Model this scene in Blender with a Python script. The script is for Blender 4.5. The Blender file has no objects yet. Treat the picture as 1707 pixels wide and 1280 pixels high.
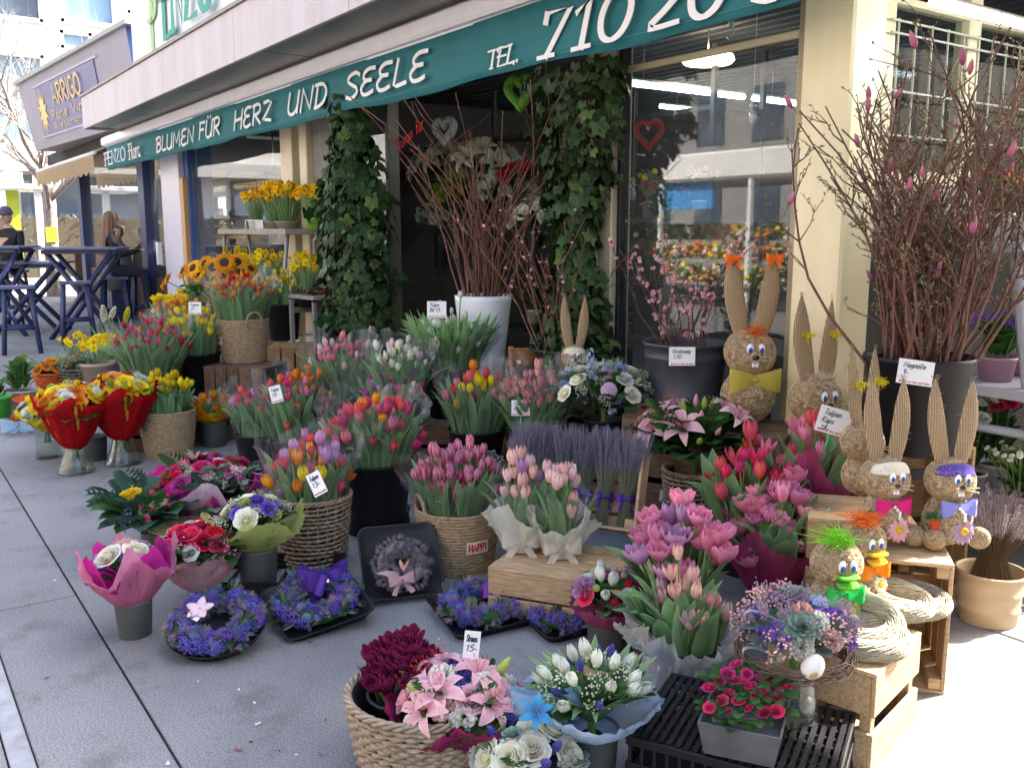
import bpy, bmesh, math, random
from mathutils import Vector, Matrix, Quaternion
random.seed(11)
sc = bpy.context.scene
col = sc.collection
PI = math.pi

# ------------------------------------------------------------------ camera
F_PX, CXP, CYP, HOR, CAM_H = 1530.0, 853.5, 640.0, 385.0, 1.4
PITCH = math.atan((CYP-HOR)/F_PX)
_fw = F_PX*math.cos(PITCH)+(CYP-HOR)*math.sin(PITCH)
AZ = math.atan((CXP+240)/_fw)
FWD = Vector((-math.cos(AZ), math.sin(AZ), 0)); RIGHT = Vector((math.sin(AZ), math.cos(AZ), 0)); UP = Vector((0, 0, 1))
CAM = Vector((0, 0, CAM_H))
cd = bpy.data.cameras.new('camera'); cd.sensor_width = 36; cd.lens = F_PX/1707*36; cd.clip_start = .05; cd.clip_end = 400
co = bpy.data.objects.new('camera', cd); col.objects.link(co)
co.location = CAM; co.rotation_euler = (PI/2-PITCH, 0, math.atan2(-FWD.x, FWD.y)); sc.camera = co

# ------------------------------------------------------------------ light
SUN_EL, SUN_PHI = math.radians(40), math.radians(15)      # phi: from +Y (behind the shop) towards +X
sdir = Vector((math.sin(SUN_PHI)*math.cos(SUN_EL), math.cos(SUN_PHI)*math.cos(SUN_EL), math.sin(SUN_EL)))
w = bpy.data.worlds.new('World'); sc.world = w; w.use_nodes = True
nt = w.node_tree; bgn = nt.nodes['Background']
sky = nt.nodes.new('ShaderNodeTexSky'); sky.sky_type = 'NISHITA'; sky.sun_disc = False
sky.sun_elevation = SUN_EL; sky.sun_rotation = SUN_PHI; sky.air_density = 1.0; sky.dust_density = 4.0; sky.ozone_density = .6
nt.links.new(sky.outputs[0], bgn.inputs[0]); bgn.inputs[1].default_value = .15
sl = bpy.data.lights.new('sun', 'SUN'); sl.energy = 4.5; sl.angle = math.radians(.6); sl.color = (1, .94, .84)
so = bpy.data.objects.new('sun', sl); col.objects.link(so); so.rotation_euler = sdir.to_track_quat('Z', 'Y').to_euler(); so.location = (0, 0, 20)
vs = sc.view_settings; vs.view_transform = 'Standard'; vs.look = 'None'; vs.gamma = 1; vs.use_curve_mapping = False; vs.exposure = 2.42
sc.render.engine = 'CYCLES'
cy = sc.cycles; cy.max_bounces = 8; cy.diffuse_bounces = 4; cy.glossy_bounces = 3; cy.transmission_bounces = 6; cy.transparent_max_bounces = 24
cy.sample_clamp_indirect = 6; cy.use_denoising = True; cy.caustics_reflective = False; cy.caustics_refractive = False

# ------------------------------------------------------------------ pixel helpers (survey of the photograph -> metres)
def ray(px, py):
    a, b = px-CXP, CYP-py
    return FWD*(F_PX*math.cos(PITCH)+b*math.sin(PITCH))+RIGHT*a+UP*(b*math.cos(PITCH)-F_PX*math.sin(PITCH))
def at(px, py, z=0.):
    d = ray(px, py); return CAM+d*((z-CAM_H)/d.z)
def aty(px, py, y):
    d = ray(px, py); return CAM+d*(y/d.y)
def atx(px, py, x):
    d = ray(px, py); return CAM+d*(x/d.x)
def depth(p):
    v = Vector(p)-CAM; return v.dot(FWD)*math.cos(PITCH)-v.z*math.sin(PITCH)
def mpx(px, p): return px*depth(p)/F_PX
def atd(px, py, p):                      # the point under a pixel at the same depth as p
    d = ray(px, py); return CAM+d*(depth(p)/depth(CAM+d))

# ------------------------------------------------------------------ object helpers
def tag(o, label=None, cat=None, group=None, kind=None):
    if label: o['label'] = label
    if cat: o['category'] = cat
    if group: o['group'] = group
    if kind: o['kind'] = kind
    return o
def empty(name, loc, rz=0., label=None, cat=None, group=None, rot=None):
    o = bpy.data.objects.new(name, None); col.objects.link(o); o.location = loc
    o.rotation_euler = rot if rot else (0, 0, rz); o.empty_display_size = .05
    return tag(o, label, cat, group)
def link(name, mesh, parent=None, loc=(0, 0, 0), rot=None, scale=None, quat=None):
    o = bpy.data.objects.new(name, mesh); col.objects.link(o); o.parent = parent; o.location = loc
    if quat is not None: o.rotation_mode = 'QUATERNION'; o.rotation_quaternion = quat
    elif rot is not None: o.rotation_euler = rot
    if scale is not None: o.scale = (scale,)*3 if isinstance(scale, (int, float)) else scale
    return o
def frame_of(d):
    d = Vector(d).normalized(); a = Vector((0, 0, 1)) if abs(d.z) < .9 else Vector((1, 0, 0))
    x = d.cross(a).normalized(); return x, d.cross(x).normalized(), d
FINE = {'buds', 'stems', 'flower_spikes', 'stalks', 'whiskers', 'straw', 'weave', 'stakes', 'coils', 'twig_nest', 'carrot_leaves', 'hair_tuft', 'feather_tuft', 'ear_feather'}   # too fine to pick apart
class MB:
    def __init__(s): s.v = []; s.f = []; s.m = []; s.t = []; s.sm = []
    def add(s, vs, fs, m=0, t=None, sm=True):
        b = len(s.v); s.v += [tuple(v) for v in vs]
        s.t += (t if t else [(0., 0.)]*len(vs))
        for f in fs: s.f.append(tuple(i+b for i in f)); s.m.append(m); s.sm.append(sm)
        return s
    def merge(s, o, M=None, moff=0):
        b = len(s.v); s.v += [tuple(M @ Vector(v)) for v in o.v] if M else o.v; s.t += o.t
        for f, m, k in zip(o.f, o.m, o.sm): s.f.append(tuple(i+b for i in f)); s.m.append(m+moff); s.sm.append(k)
        return s
    def box(s, c, d, R=None, m=0, ch=0.):
        c = Vector(c); h = Vector(d)/2
        if ch <= 0:
            vs = [Vector((x*h.x, y*h.y, z*h.z)) for x in (-1, 1) for y in (-1, 1) for z in (-1, 1)]
            fs = [(0, 1, 3, 2), (4, 6, 7, 5), (0, 4, 5, 1), (2, 3, 7, 6), (0, 2, 6, 4), (1, 5, 7, 3)]
        else:
            bm = bmesh.new(); bmesh.ops.create_cube(bm, size=1)
            for v in bm.verts: v.co = Vector((v.co.x*d[0], v.co.y*d[1], v.co.z*d[2]))
            bmesh.ops.bevel(bm, geom=bm.edges[:], offset=ch, segments=1, affect='EDGES', profile=.5)
            bm.verts.ensure_lookup_table(); bm.verts.index_update()
            vs = [v.co.copy() for v in bm.verts]; fs = [[v.index for v in f.verts] for f in bm.faces]; bm.free()
        if R: vs = [R @ v for v in vs]
        return s.add([v+c for v in vs], fs, m, sm=False)
    def tube(s, pts, r, n=6, m=0, cap=True, t=None):
        pts = [Vector(p) for p in pts]; N = len(pts); rs = r if isinstance(r, (list, tuple)) else [r]*N
        vs = []; fs = []; tt = []
        d0 = (pts[1]-pts[0]).normalized(); x, y, _ = frame_of(d0)
        for i, p in enumerate(pts):
            d = (pts[min(i+1, N-1)]-pts[max(i-1, 0)])
            d = d.normalized() if d.length > 1e-9 else d0
            x = (x-d*x.dot(d)); x = x.normalized() if x.length > 1e-6 else frame_of(d)[0]; y = d.cross(x)
            for k in range(n):
                a = 2*PI*k/n; vs.append(p+(x*math.cos(a)+y*math.sin(a))*rs[i]); tt.append((i/(N-1), k/n))
        for i in range(N-1):
            for k in range(n):
                a = i*n+k; b = i*n+(k+1) % n; fs.append((a, b, b+n, a+n))
        if cap: fs.append(tuple(range(n-1, -1, -1))); fs.append(tuple((N-1)*n+k for k in range(n)))
        return s.add(vs, fs, m, tt)
    def ring(s, pts, r, n=6, m=0):
        pts = [Vector(p) for p in pts]; N = len(pts); vs = []; fs = []
        c = sum(pts, Vector())/N
        for i, p in enumerate(pts):
            d = (pts[(i+1) % N]-pts[i-1]).normalized(); x = (p-c); x = (x-d*x.dot(d)).normalized(); y = d.cross(x)
            for k in range(n):
                a = 2*PI*k/n; vs.append(p+(x*math.cos(a)+y*math.sin(a))*r)
        for i in range(N):
            for k in range(n):
                j = (i+1) % N; fs.append((i*n+k, i*n+(k+1) % n, j*n+(k+1) % n, j*n+k))
        return s.add(vs, fs, m)
    def lathe(s, prof, n=24, c=(0, 0, 0), m=0, wob=None, cap0=True, cap1=False):
        c = Vector(c); vs = []; fs = []; tt = []; N = len(prof)
        for i, (r, z) in enumerate(prof):
            for k in range(n):
                a = 2*PI*k/n; rr = r*(wob(a, i/(N-1)) if wob else 1)
                vs.append(c+Vector((rr*math.cos(a), rr*math.sin(a), z))); tt.append((i/(N-1), k/n))
        for i in range(N-1):
            for k in range(n):
                a = i*n+k; b = i*n+(k+1) % n; fs.append((a, b, b+n, a+n))
        if cap0: fs.append(tuple(range(n-1, -1, -1)))
        if cap1: fs.append(tuple((N-1)*n+k for k in range(n)))
        return s.add(vs, fs, m, tt)
    def grid(s, fn, nu, nv, m=0, wrap=False):
        vs = []; tt = []; fs = []
        for j in range(nv+1):
            for i in range(nu+(0 if wrap else 1)):
                u, v = i/nu, j/nv; vs.append(fn(u, v)); tt.append((v, abs(2*u-1)))
        W = nu if wrap else nu+1
        for j in range(nv):
            for i in range(nu):
                a = j*W+i; b = j*W+(i+1) % W; fs.append((a, b, b+W, a+W))
        return s.add(vs, fs, m, tt)
    def ico(s, c, r, sub=1, m=0, sc_=(1, 1, 1)):
        bm = bmesh.new(); bmesh.ops.create_icosphere(bm, subdivisions=sub, radius=1)
        vs = [Vector(c)+Vector((v.co.x*sc_[0], v.co.y*sc_[1], v.co.z*sc_[2]))*r for v in bm.verts]
        fs = [[v.index for v in f.verts] for f in bm.faces]; bm.free()
        return s.add(vs, fs, m)
    def mesh(s, name, mats):
        me = bpy.data.meshes.new(name); me.from_pydata(s.v, [], s.f)
        for mt in (mats if isinstance(mats, (list, tuple)) else [mats]): me.materials.append(mt)
        me.polygons.foreach_set('material_index', s.m); me.polygons.foreach_set('use_smooth', s.sm)
        at_ = me.attributes.new('t', 'FLOAT_VECTOR', 'POINT')
        fl = []
        for a, b in s.t: fl += (a, b, 0.)
        at_.data.foreach_set('vector', fl); me.update(); return me
    def build(s, name, mats, parent=None, loc=(0, 0, 0), rot=None, scale=None, quat=None):
        o = link(name, s.mesh(name, mats), parent, loc, rot, scale, quat)
        if parent and name in FINE: o['kind'] = 'stuff'
        return o

# ------------------------------------------------------------------ materials
MATS = {}
def newmat(name):
    m = bpy.data.materials.new(name); m.use_nodes = True; n = m.node_tree.nodes; L = m.node_tree.links
    return m, n, L, n['Principled BSDF'], n['Material Output']
def rgb(c): return (c[0], c[1], c[2], 1)
def hexc(h):
    v = [int(h[i:i+2], 16)/255 for i in (0, 2, 4)]
    return tuple(x/12.92 if x <= .04045 else ((x+.055)/1.055)**2.4 for x in v)
def mat(name, c, rough=.6, var=.15, scale=12., bump=0., bscale=60., metal=0., spec=.4, c2=None, stretch=None, rnd=.0, detail=4, emit=0., trans=0.):
    """plain procedural surface: base colour broken up by noise, optional bump, per-object variation"""
    if name in MATS: return MATS[name]
    m, n, L, b, out = newmat(name)
    tc = n.new('ShaderNodeTexCoord'); mp = n.new('ShaderNodeMapping'); L.new(tc.outputs['Object'], mp.inputs[0])
    if stretch: mp.inputs['Scale'].default_value = stretch
    if rnd:
        oq = n.new('ShaderNodeObjectInfo'); vm_ = n.new('ShaderNodeVectorMath'); vm_.operation = 'SCALE'; vm_.inputs[0].default_value = (7, 3, 5); L.new(oq.outputs['Random'], vm_.inputs['Scale']); L.new(vm_.outputs[0], mp.inputs['Location'])
    nz = n.new('ShaderNodeTexNoise'); nz.inputs['Scale'].default_value = scale; nz.inputs['Detail'].default_value = detail
    L.new(mp.outputs[0], nz.inputs['Vector'])
    cr = n.new('ShaderNodeValToRGB'); L.new(nz.outputs['Fac'], cr.inputs[0])
    d = c2 if c2 else tuple(x*(1-var) for x in c); e = c if c2 else tuple(min(1, x*(1+var)) for x in c)
    cr.color_ramp.elements[0].position = .3; cr.color_ramp.elements[1].position = .7
    cr.color_ramp.elements[0].color = rgb(d); cr.color_ramp.elements[1].color = rgb(e)
    o = cr.outputs[0]
    if rnd:
        oi = n.new('ShaderNodeObjectInfo'); hs = n.new('ShaderNodeHueSaturation'); mr = n.new('ShaderNodeMapRange')
        mr.inputs['To Min'].default_value = 1-rnd; mr.inputs['To Max'].default_value = 1+rnd
        L.new(oi.outputs['Random'], mr.inputs['Value']); L.new(mr.outputs[0], hs.inputs['Value']); L.new(o, hs.inputs['Color']); o = hs.outputs[0]
    L.new(o, b.inputs['Base Color']); b.inputs['Roughness'].default_value = rough; b.inputs['Metallic'].default_value = metal
    b.inputs['Specular IOR Level'].default_value = spec
    if bump:
        bz = n.new('ShaderNodeTexNoise'); bz.inputs['Scale'].default_value = bscale; bz.inputs['Detail'].default_value = 3; L.new(mp.outputs[0], bz.inputs['Vector'])
        bp = n.new('ShaderNodeBump'); bp.inputs['Strength'].default_value = bump; bp.inputs['Distance'].default_value = .01
        L.new(bz.outputs['Fac'], bp.inputs['Height']); L.new(bp.outputs[0], b.inputs['Normal'])
    if emit: b.inputs['Emission Color'].default_value = rgb(c); b.inputs['Emission Strength'].default_value = emit
    if trans:
        tr = n.new('ShaderNodeBsdfTranslucent'); L.new(o, tr.inputs[0]); mx = n.new('ShaderNodeMixShader'); mx.inputs[0].default_value = trans
        L.new(b.outputs[0], mx.inputs[1]); L.new(tr.outputs[0], mx.inputs[2]); L.new(mx.outputs[0], out.inputs[0])
    MATS[name] = m; return m
def petal(name, base, tip=None, edge=None, trans=.3, rnd=.20, rough=.62, epow=2.5, hue=.014):
    """petal or leaf tissue: colour runs from base to tip (t.x) and to the rim (t.y), lets some light through"""
    if name in MATS: return MATS[name]
    m, n, L, b, out = newmat(name)
    a = n.new('ShaderNodeAttribute'); a.attribute_name = 't'; sp = n.new('ShaderNodeSeparateXYZ'); L.new(a.outputs['Vector'], sp.inputs[0])
    mx = n.new('ShaderNodeMix'); mx.data_type = 'RGBA'; mx.inputs[6].default_value = rgb(base); mx.inputs[7].default_value = rgb(tip or base)
    L.new(sp.outputs[0], mx.inputs[0]); o = mx.outputs[2]
    if edge:
        pw = n.new('ShaderNodeMath'); pw.operation = 'POWER'; pw.inputs[1].default_value = epow; L.new(sp.outputs[1], pw.inputs[0])
        m2 = n.new('ShaderNodeMix'); m2.data_type = 'RGBA'; m2.inputs[7].default_value = rgb(edge); L.new(pw.outputs[0], m2.inputs[0]); L.new(o, m2.inputs[6]); o = m2.outputs[2]
    # fine veins and blotches
    tc = n.new('ShaderNodeTexCoord'); nz = n.new('ShaderNodeTexNoise'); nz.inputs['Scale'].default_value = 1.; nz.inputs['Detail'].default_value = 5
    oi = n.new('ShaderNodeObjectInfo'); vp = n.new('ShaderNodeMapping'); vp.inputs['Scale'].default_value = (1.6, 11, 1); L.new(a.outputs['Vector'], vp.inputs['Vector']); vo_ = n.new('ShaderNodeVectorMath'); vo_.operation = 'SCALE'; vo_.inputs[0].default_value = (31, 17, 53); L.new(oi.outputs['Random'], vo_.inputs['Scale']); L.new(vo_.outputs[0], vp.inputs['Location']); L.new(vp.outputs[0], nz.inputs['Vector']); hs = n.new('ShaderNodeHueSaturation')
    ad = n.new('ShaderNodeMath'); ad.operation = 'MULTIPLY_ADD'; ad.inputs[1].default_value = 2*rnd; ad.inputs[2].default_value = 1-rnd-.27; L.new(oi.outputs['Random'], ad.inputs[0])
    a2 = n.new('ShaderNodeMath'); a2.operation = 'MULTIPLY_ADD'; a2.inputs[1].default_value = .55; L.new(nz.outputs['Fac'], a2.inputs[0]); L.new(ad.outputs[0], a2.inputs[2])
    h2 = n.new('ShaderNodeMath'); h2.operation = 'MULTIPLY_ADD'; h2.inputs[1].default_value = 2*hue; h2.inputs[2].default_value = .5-hue; L.new(oi.outputs['Random'], h2.inputs[0])
    L.new(a2.outputs[0], hs.inputs['Value']); L.new(h2.outputs[0], hs.inputs['Hue']); L.new(o, hs.inputs['Color']); o = hs.outputs[0]
    L.new(o, b.inputs['Base Color']); b.inputs['Roughness'].default_value = rough; b.inputs['Specular IOR Level'].default_value = .16
    tr = n.new('ShaderNodeBsdfTranslucent'); L.new(o, tr.inputs[0]); ms = n.new('ShaderNodeMixShader'); ms.inputs[0].default_value = trans
    L.new(b.outputs[0], ms.inputs[1]); L.new(tr.outputs[0], ms.inputs[2]); L.new(ms.outputs[0], out.inputs[0])
    MATS[name] = m; return m
def film(name, tint, clear=.75, rough=.12, gloss=.5, noise=True):
    """cellophane, organza, thin glass: mostly see-through sheet with a broken gloss"""
    if name in MATS: return MATS[name]
    m, n, L, b, out = newmat(name); n.remove(b)
    t = n.new('ShaderNodeBsdfTransparent'); t.inputs[0].default_value = rgb(tuple(min(1, .55+.45*x) for x in tint))
    df = n.new('ShaderNodeBsdfDiffuse'); df.inputs[0].default_value = rgb(tint)
    tl = n.new('ShaderNodeBsdfTranslucent'); tl.inputs[0].default_value = rgb(tint)
    dd = n.new('ShaderNodeMixShader'); L.new(df.outputs[0], dd.inputs[1]); L.new(tl.outputs[0], dd.inputs[2])
    g = n.new('ShaderNodeBsdfGlossy'); g.inputs['Roughness'].default_value = rough
    fr = n.new('ShaderNodeLayerWeight'); fr.inputs[0].default_value = .25
    sc_ = n.new('ShaderNodeMath'); sc_.operation = 'MULTIPLY_ADD'; sc_.inputs[1].default_value = gloss; sc_.inputs[2].default_value = .04*gloss*2; L.new(fr.outputs['Facing'], sc_.inputs[0])
    m1 = n.new('ShaderNodeMixShader'); m1.inputs[0].default_value = 1-clear; L.new(t.outputs[0], m1.inputs[1]); L.new(dd.outputs[0], m1.inputs[2])
    m2 = n.new('ShaderNodeMixShader'); L.new(sc_.outputs[0], m2.inputs[0]); L.new(m1.outputs[0], m2.inputs[1]); L.new(g.outputs[0], m2.inputs[2])
    if noise:
        tc = n.new('ShaderNodeTexCoord'); nz = n.new('ShaderNodeTexNoise'); nz.inputs['Scale'].default_value = 25; nz.inputs['Detail'].default_value = 2; L.new(tc.outputs['Object'], nz.inputs['Vector'])
        bp = n.new('ShaderNodeBump'); bp.inputs['Strength'].default_value = .6; bp.inputs['Distance'].default_value = .02; L.new(nz.outputs['Fac'], bp.inputs['Height']); L.new(bp.outputs[0], g.inputs['Normal'])
    L.new(m2.outputs[0], out.inputs[0]); MATS[name] = m; return m

M_black = mat('black plastic', (.010, .010, .013), .48, .3, bump=.05, bscale=8, spec=.28)
M_blackmatt = mat('matt black plastic', (.014, .014, .018), .55, .3)
M_grey = mat('grey plastic vase', (.075, .08, .075), .45, .25, 6)
M_zinc = mat('dark zinc bucket', (.058, .06, .075), .42, .25, 5, metal=.25)
M_white = mat('white enamel', (.76, .77, .80), .3, .04, 4, spec=.5)
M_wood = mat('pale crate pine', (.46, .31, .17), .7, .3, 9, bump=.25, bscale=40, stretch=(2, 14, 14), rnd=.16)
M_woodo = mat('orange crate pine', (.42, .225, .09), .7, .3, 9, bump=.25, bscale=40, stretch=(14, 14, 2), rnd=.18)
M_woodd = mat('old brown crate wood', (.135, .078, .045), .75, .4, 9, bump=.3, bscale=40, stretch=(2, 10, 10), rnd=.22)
M_woodg = mat('weathered grey wood', (.30, .27, .22), .75, .25, 9, bump=.25, bscale=40, stretch=(2, 12, 12), rnd=.12)
M_wicker = mat('wicker', (.30, .21, .135), .65, .35, 40, bump=.3, bscale=120)
M_rope = mat('seagrass rope', (.43, .30, .175), .75, .3, 60, bump=.9, bscale=260)
M_straw = mat('straw', (.30, .22, .14), .8, .4, 6, bump=.4, bscale=30)
M_straw2 = mat('straw fibre', (.50, .37, .22), .7, .45, 5)
M_card = mat('price card', (.80, .80, .79), .55, .03)
M_ink = mat('ink', (.03, .035, .06), .7, .1)
M_red = mat('red print', (.55, .03, .03), .6, .1)
M_stem = petal('stem green', (.10, .20, .045), (.16, .27, .07), trans=.1)
M_leaf = petal('tulip leaf', (.125, .255, .085), (.22, .37, .16), edge=(.29, .41, .24), trans=.36, rough=.42)
M_leaf2 = petal('dark bouquet leaf', (.028, .085, .022), (.055, .13, .035), trans=.22, rough=.4)
M_leaf3 = petal('grey green leaf', (.13, .20, .15), (.20, .27, .21), trans=.2)
M_ivy = petal('ivy leaf', (.026, .055, .018), (.05, .092, .03), edge=(.036, .07, .025), trans=.18, rough=.34, rnd=.35)
M_soil = mat('potting soil', (.03, .02, .013), .9, .4, 60, bump=.8)
# =================================================================== setting
M_ground = mat('asphalt bed', (.035, .035, .036), .9, .3, 30)
def paving_mat():
    m, n, L, b, out = newmat('fine asphalt paving')
    tc = n.new('ShaderNodeTexCoord')
    n1 = n.new('ShaderNodeTexNoise'); n1.inputs['Scale'].default_value = .9; n1.inputs['Detail'].default_value = 5
    n2 = n.new('ShaderNodeTexNoise'); n2.inputs['Scale'].default_value = 160; n2.inputs['Detail'].default_value = 2
    n3 = n.new('ShaderNodeTexVoronoi'); n3.inputs['Scale'].default_value = 260
    for q in (n1, n2, n3): L.new(tc.outputs['Object'], q.inputs['Vector'])
    r1 = n.new('ShaderNodeValToRGB'); r1.color_ramp.elements[0].color = (.165, .160, .163, 1); r1.color_ramp.elements[1].color = (.285, .276, .279, 1); r1.color_ramp.elements[0].position = .3; r1.color_ramp.elements[1].position = .72; L.new(n1.outputs[0], r1.inputs[0])
    mx = n.new('ShaderNodeMix'); mx.data_type = 'RGBA'; mx.blend_type = 'MULTIPLY'; mx.inputs[0].default_value = 1
    r2 = n.new('ShaderNodeValToRGB'); r2.color_ramp.elements[0].color = (.62, .62, .62, 1); r2.color_ramp.elements[1].color = (1.3, 1.3, 1.28, 1); r2.color_ramp.elements[0].position = .3; r2.color_ramp.elements[1].position = .7; L.new(n2.outputs[0], r2.inputs[0])
    L.new(r1.outputs[0], mx.inputs[6]); L.new(r2.outputs[0], mx.inputs[7])
    # oily stains
    n4 = n.new('ShaderNodeTexNoise'); n4.inputs['Scale'].default_value = 4.2; n4.inputs['Detail'].default_value = 6; n4.inputs['Roughness'].default_value = .7; L.new(tc.outputs['Object'], n4.inputs['Vector'])
    r4 = n.new('ShaderNodeValToRGB'); r4.color_ramp.elements[0].position = .52; r4.color_ramp.elements[1].position = .74; r4.color_ramp.elements[0].color = (1, 1, 1, 1); r4.color_ramp.elements[1].color = (.56, .55, .53, 1); L.new(n4.outputs[0], r4.inputs[0])
    m5 = n.new('ShaderNodeMix'); m5.data_type = 'RGBA'; m5.blend_type = 'MULTIPLY'; m5.inputs[0].default_value = 1; L.new(mx.outputs[2], m5.inputs[6]); L.new(r4.outputs[0], m5.inputs[7])
    L.new(m5.outputs[2], b.inputs['Base Color']); b.inputs['Roughness'].default_value = .8
    bp = n.new('ShaderNodeBump'); bp.inputs['Strength'].default_value = .5; bp.inputs['Distance'].default_value = .004; L.new(n2.outputs[0], bp.inputs['Height']); L.new(bp.outputs[0], b.inputs['Normal'])
    return m
M_pave = paving_mat()
g = MB().box((0, 0, -.06), (300, 300, .09)).build('ground', M_ground); tag(g, kind='structure')
pv = empty('pavement', (0, 0, 0)); tag(pv, kind='structure')
def slab(x0, x1, y0, y1, m=None, z=0., name='slab'):
    return MB().box(((x0+x1)/2, (y0+y1)/2, z-.03), (x1-x0, y1-y0, .06), ch=.003).build(name, m or M_pave, pv)
JY, JX = .57, -3.755
slab(-30, JX-.3, JY+.004, 3.16); slab(JX-.294, 6, JY+.004, 3.16); slab(-60, -30.02, -8, 30)
slab(-30, 12, 3.17, 12); slab(6.01, 12, -8, 3.16)
slab(JX+.004, 6, .262, JY-.004); slab(-30, JX-.004, .262, JY-.004)
slab(-30, 6, -8, .195)
M_kerb = mat('pale kerb stone', (.36, .36, .37), .8, .2, 14, bump=.3)
for i in range(24): slab(-16+i*.9, -16+i*.9+.893, .2, .257, M_kerb, .003, 'kerb_stone')
# bits of petal and litter on the asphalt
M_lit = [mat('fallen white petal', (.7, .68, .66), .6), mat('fallen blue petal', (.12, .12, .55), .6), mat('dry leaf scrap', (.3, .1, .06), .7)]
for k, (px, py) in enumerate([(430, 1207), (280, 1273), (397, 1250), (78, 1130), (92, 968)]):
    q = at(px, py, 0); s = random.uniform(.004, .007)
    lb = ['small white petal scrap lying near the paving joint', 'single blue petal lying on the grey paving', 'small reddish dry leaf scrap lying on the paving'][[0, 0, 2, 1, 0, 0, 0, 0][k]]
    o = MB().grid(lambda u, v: ((u-.5)*2*s*(1-.5*v), (v-.5)*3*s, .003+.004*math.sin(u*3)*v), 2, 2).build('fallen_petal', M_lit[[0, 0, 2, 1, 0, 0, 0, 0][k]], None, q, (0, 0, k*1.3))
    tag(o, lb, 'petal', 'petal scraps on the paving')

rl = random.Random(77); ltm = MB()
for k in range(120):
    px, py = (rl.uniform(330, 1150), rl.uniform(880, 1270)) if k % 3 else (rl.uniform(30, 420), rl.uniform(640, 900)); q = at(px, py, .002); s = rl.uniform(.002, .0065); a = rl.uniform(0, 6.28)
    ltm.add([q+Vector((math.cos(a+b)*s*(1.7 if b in (0, PI) else .8), math.sin(a+b)*s*(1.7 if b in (0, PI) else .8), rl.uniform(0, .002))) for b in (0, PI/2, PI, 3*PI/2)], [(0, 1, 2, 3)], m=rl.choice((0, 1, 1, 2, 3, 3)), sm=False)
tag(ltm.build('litter', [M_lit[0], mat('leaf crumb', (.06, .09, .03), .8), M_lit[2], mat('soil crumb', (.04, .03, .022), .9)]), 'crumbs of leaf, soil and petal scattered on the paving', 'litter', kind='stuff')
# ------------------------------------------------------------------- flower shop building
M_cream = mat('cream aluminium frame', (.62, .54, .36), .42, .06, 3, spec=.5)
M_fascia = mat('pinkish grey fascia panel', (.50, .445, .465), .5, .09, 2, stretch=(3, 3, .5))
M_soffit = mat('dark soffit metal', (.022, .019, .017), .3, .35, 1.2)
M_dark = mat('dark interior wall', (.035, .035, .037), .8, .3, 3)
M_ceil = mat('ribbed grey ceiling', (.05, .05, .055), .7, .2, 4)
M_teal = mat('teal awning cloth', (.018, .155, .18), .75, .08, 5, bump=.15, bscale=400)
M_cass = mat('white awning cassette', (.84, .83, .86), .35, .04)
M_letter = mat('white lettering', (.82, .82, .84), .7, .02)
M_glass = film('shop window glass', (.8, .85, .85), clear=.97, rough=.015, gloss=.28, noise=False)
FY, VY = 3.4, 3.0
shop = empty('flower_shop', (-7.6, 3.4, 0), label='low flower shop pavilion with cream frames, pale fascia and open front', cat='building')
O = -Vector((-7.6, 3.4, 0))
def sp_(name, c, d, m, ch=0., parent=None): return MB().box(Vector(c)+O, d, ch=ch).build(name, m, parent or shop)
def bx2(name, x0, x1, y0, y1, z0, z1, m, ch=0., parent=None):
    return sp_(name, ((x0+x1)/2, (y0+y1)/2, (z0+z1)/2), (x1-x0, y1-y0, z1-z0), m, ch, parent)
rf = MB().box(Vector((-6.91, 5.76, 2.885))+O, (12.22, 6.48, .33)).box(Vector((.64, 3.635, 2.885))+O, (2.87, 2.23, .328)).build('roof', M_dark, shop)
fx = [-13.0, -11.17, -9.2, -7.21, -5.2, -3.2, -1.2, .8, 2.05]
for a, b in zip(fx, fx[1:]): bx2('fascia_panel', a+.003, b-.003, 2.49, 2.518, 2.675, 3.06, M_fascia, .002)
bx2('fascia_panel', -13.03, -13.0, 2.495, 4.6, 2.675, 3.06, M_fascia, .002)
bx2('roof_edge', -13.06, 2.07, 2.47, 2.56, 3.062, 3.09, mat('zinc edge strip', (.22, .22, .2), .5, .1, metal=.5))
sx = [-13.0, -11.2, -9.0, -6.8, -4.6, -2.4, -.2, 2.0]
for a, b in zip(sx, sx[1:]): bx2('soffit_panel', a+.004, b-.004, 2.52, 3.38, 2.695, 2.716, M_soffit, .003)
bx2('header_beam', -8.6, -2.38, 3.38, 3.5, 2.42, 2.712, M_cream, .006)
bx2('awning_cassette', -14.25, -2.28, 2.94, 3.12, 2.575, 2.693, M_cass, .02)
for x, ww in [(-8.45, .28), (-8.05, .16)]: bx2('post', x-ww/2, x+ww/2, 3.36, 3.5, .0, 2.42, M_cream, .008)
bx2('wall_panel', -7.97, -7.55, 3.42, 3.47, .0, 2.42, mat('grey wall panel', (.20, .19, .175), .7, .1), .004)
bx2('door_frame', -6.47, -6.42, 3.37, 3.47, 0, 2.42, mat('thin dark frame', (.10, .085, .06), .4, .1), .004)
for x, ww in [(-3.985, .09), (-3.88, .10)]: bx2('post', x-ww/2, x+ww/2, 3.34+(.02 if x > -3.9 else 0), 3.5, 0, 2.42, M_cream, .006)
bx2('post', -3.815, -3.79, 3.385, 3.45, 0, 2.42, M_blackmatt, .003)
bx2('post', -2.655, -2.615, 3.37, 3.45, 0, 2.42, mat('tan frame edge', (.34, .27, .17), .4, .1), .004)
cc = bx2('corner_column', -2.612, -2.36, 3.34, 3.56, 0, 2.712, mat('cream column sheet', (.80, .71, .46), .4, .10, 3, stretch=(2, 2, .5)), .012)
bx2('transom', -3.79, -2.656, 3.375, 3.40, 2.215, 2.25, M_cream, .006)
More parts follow.
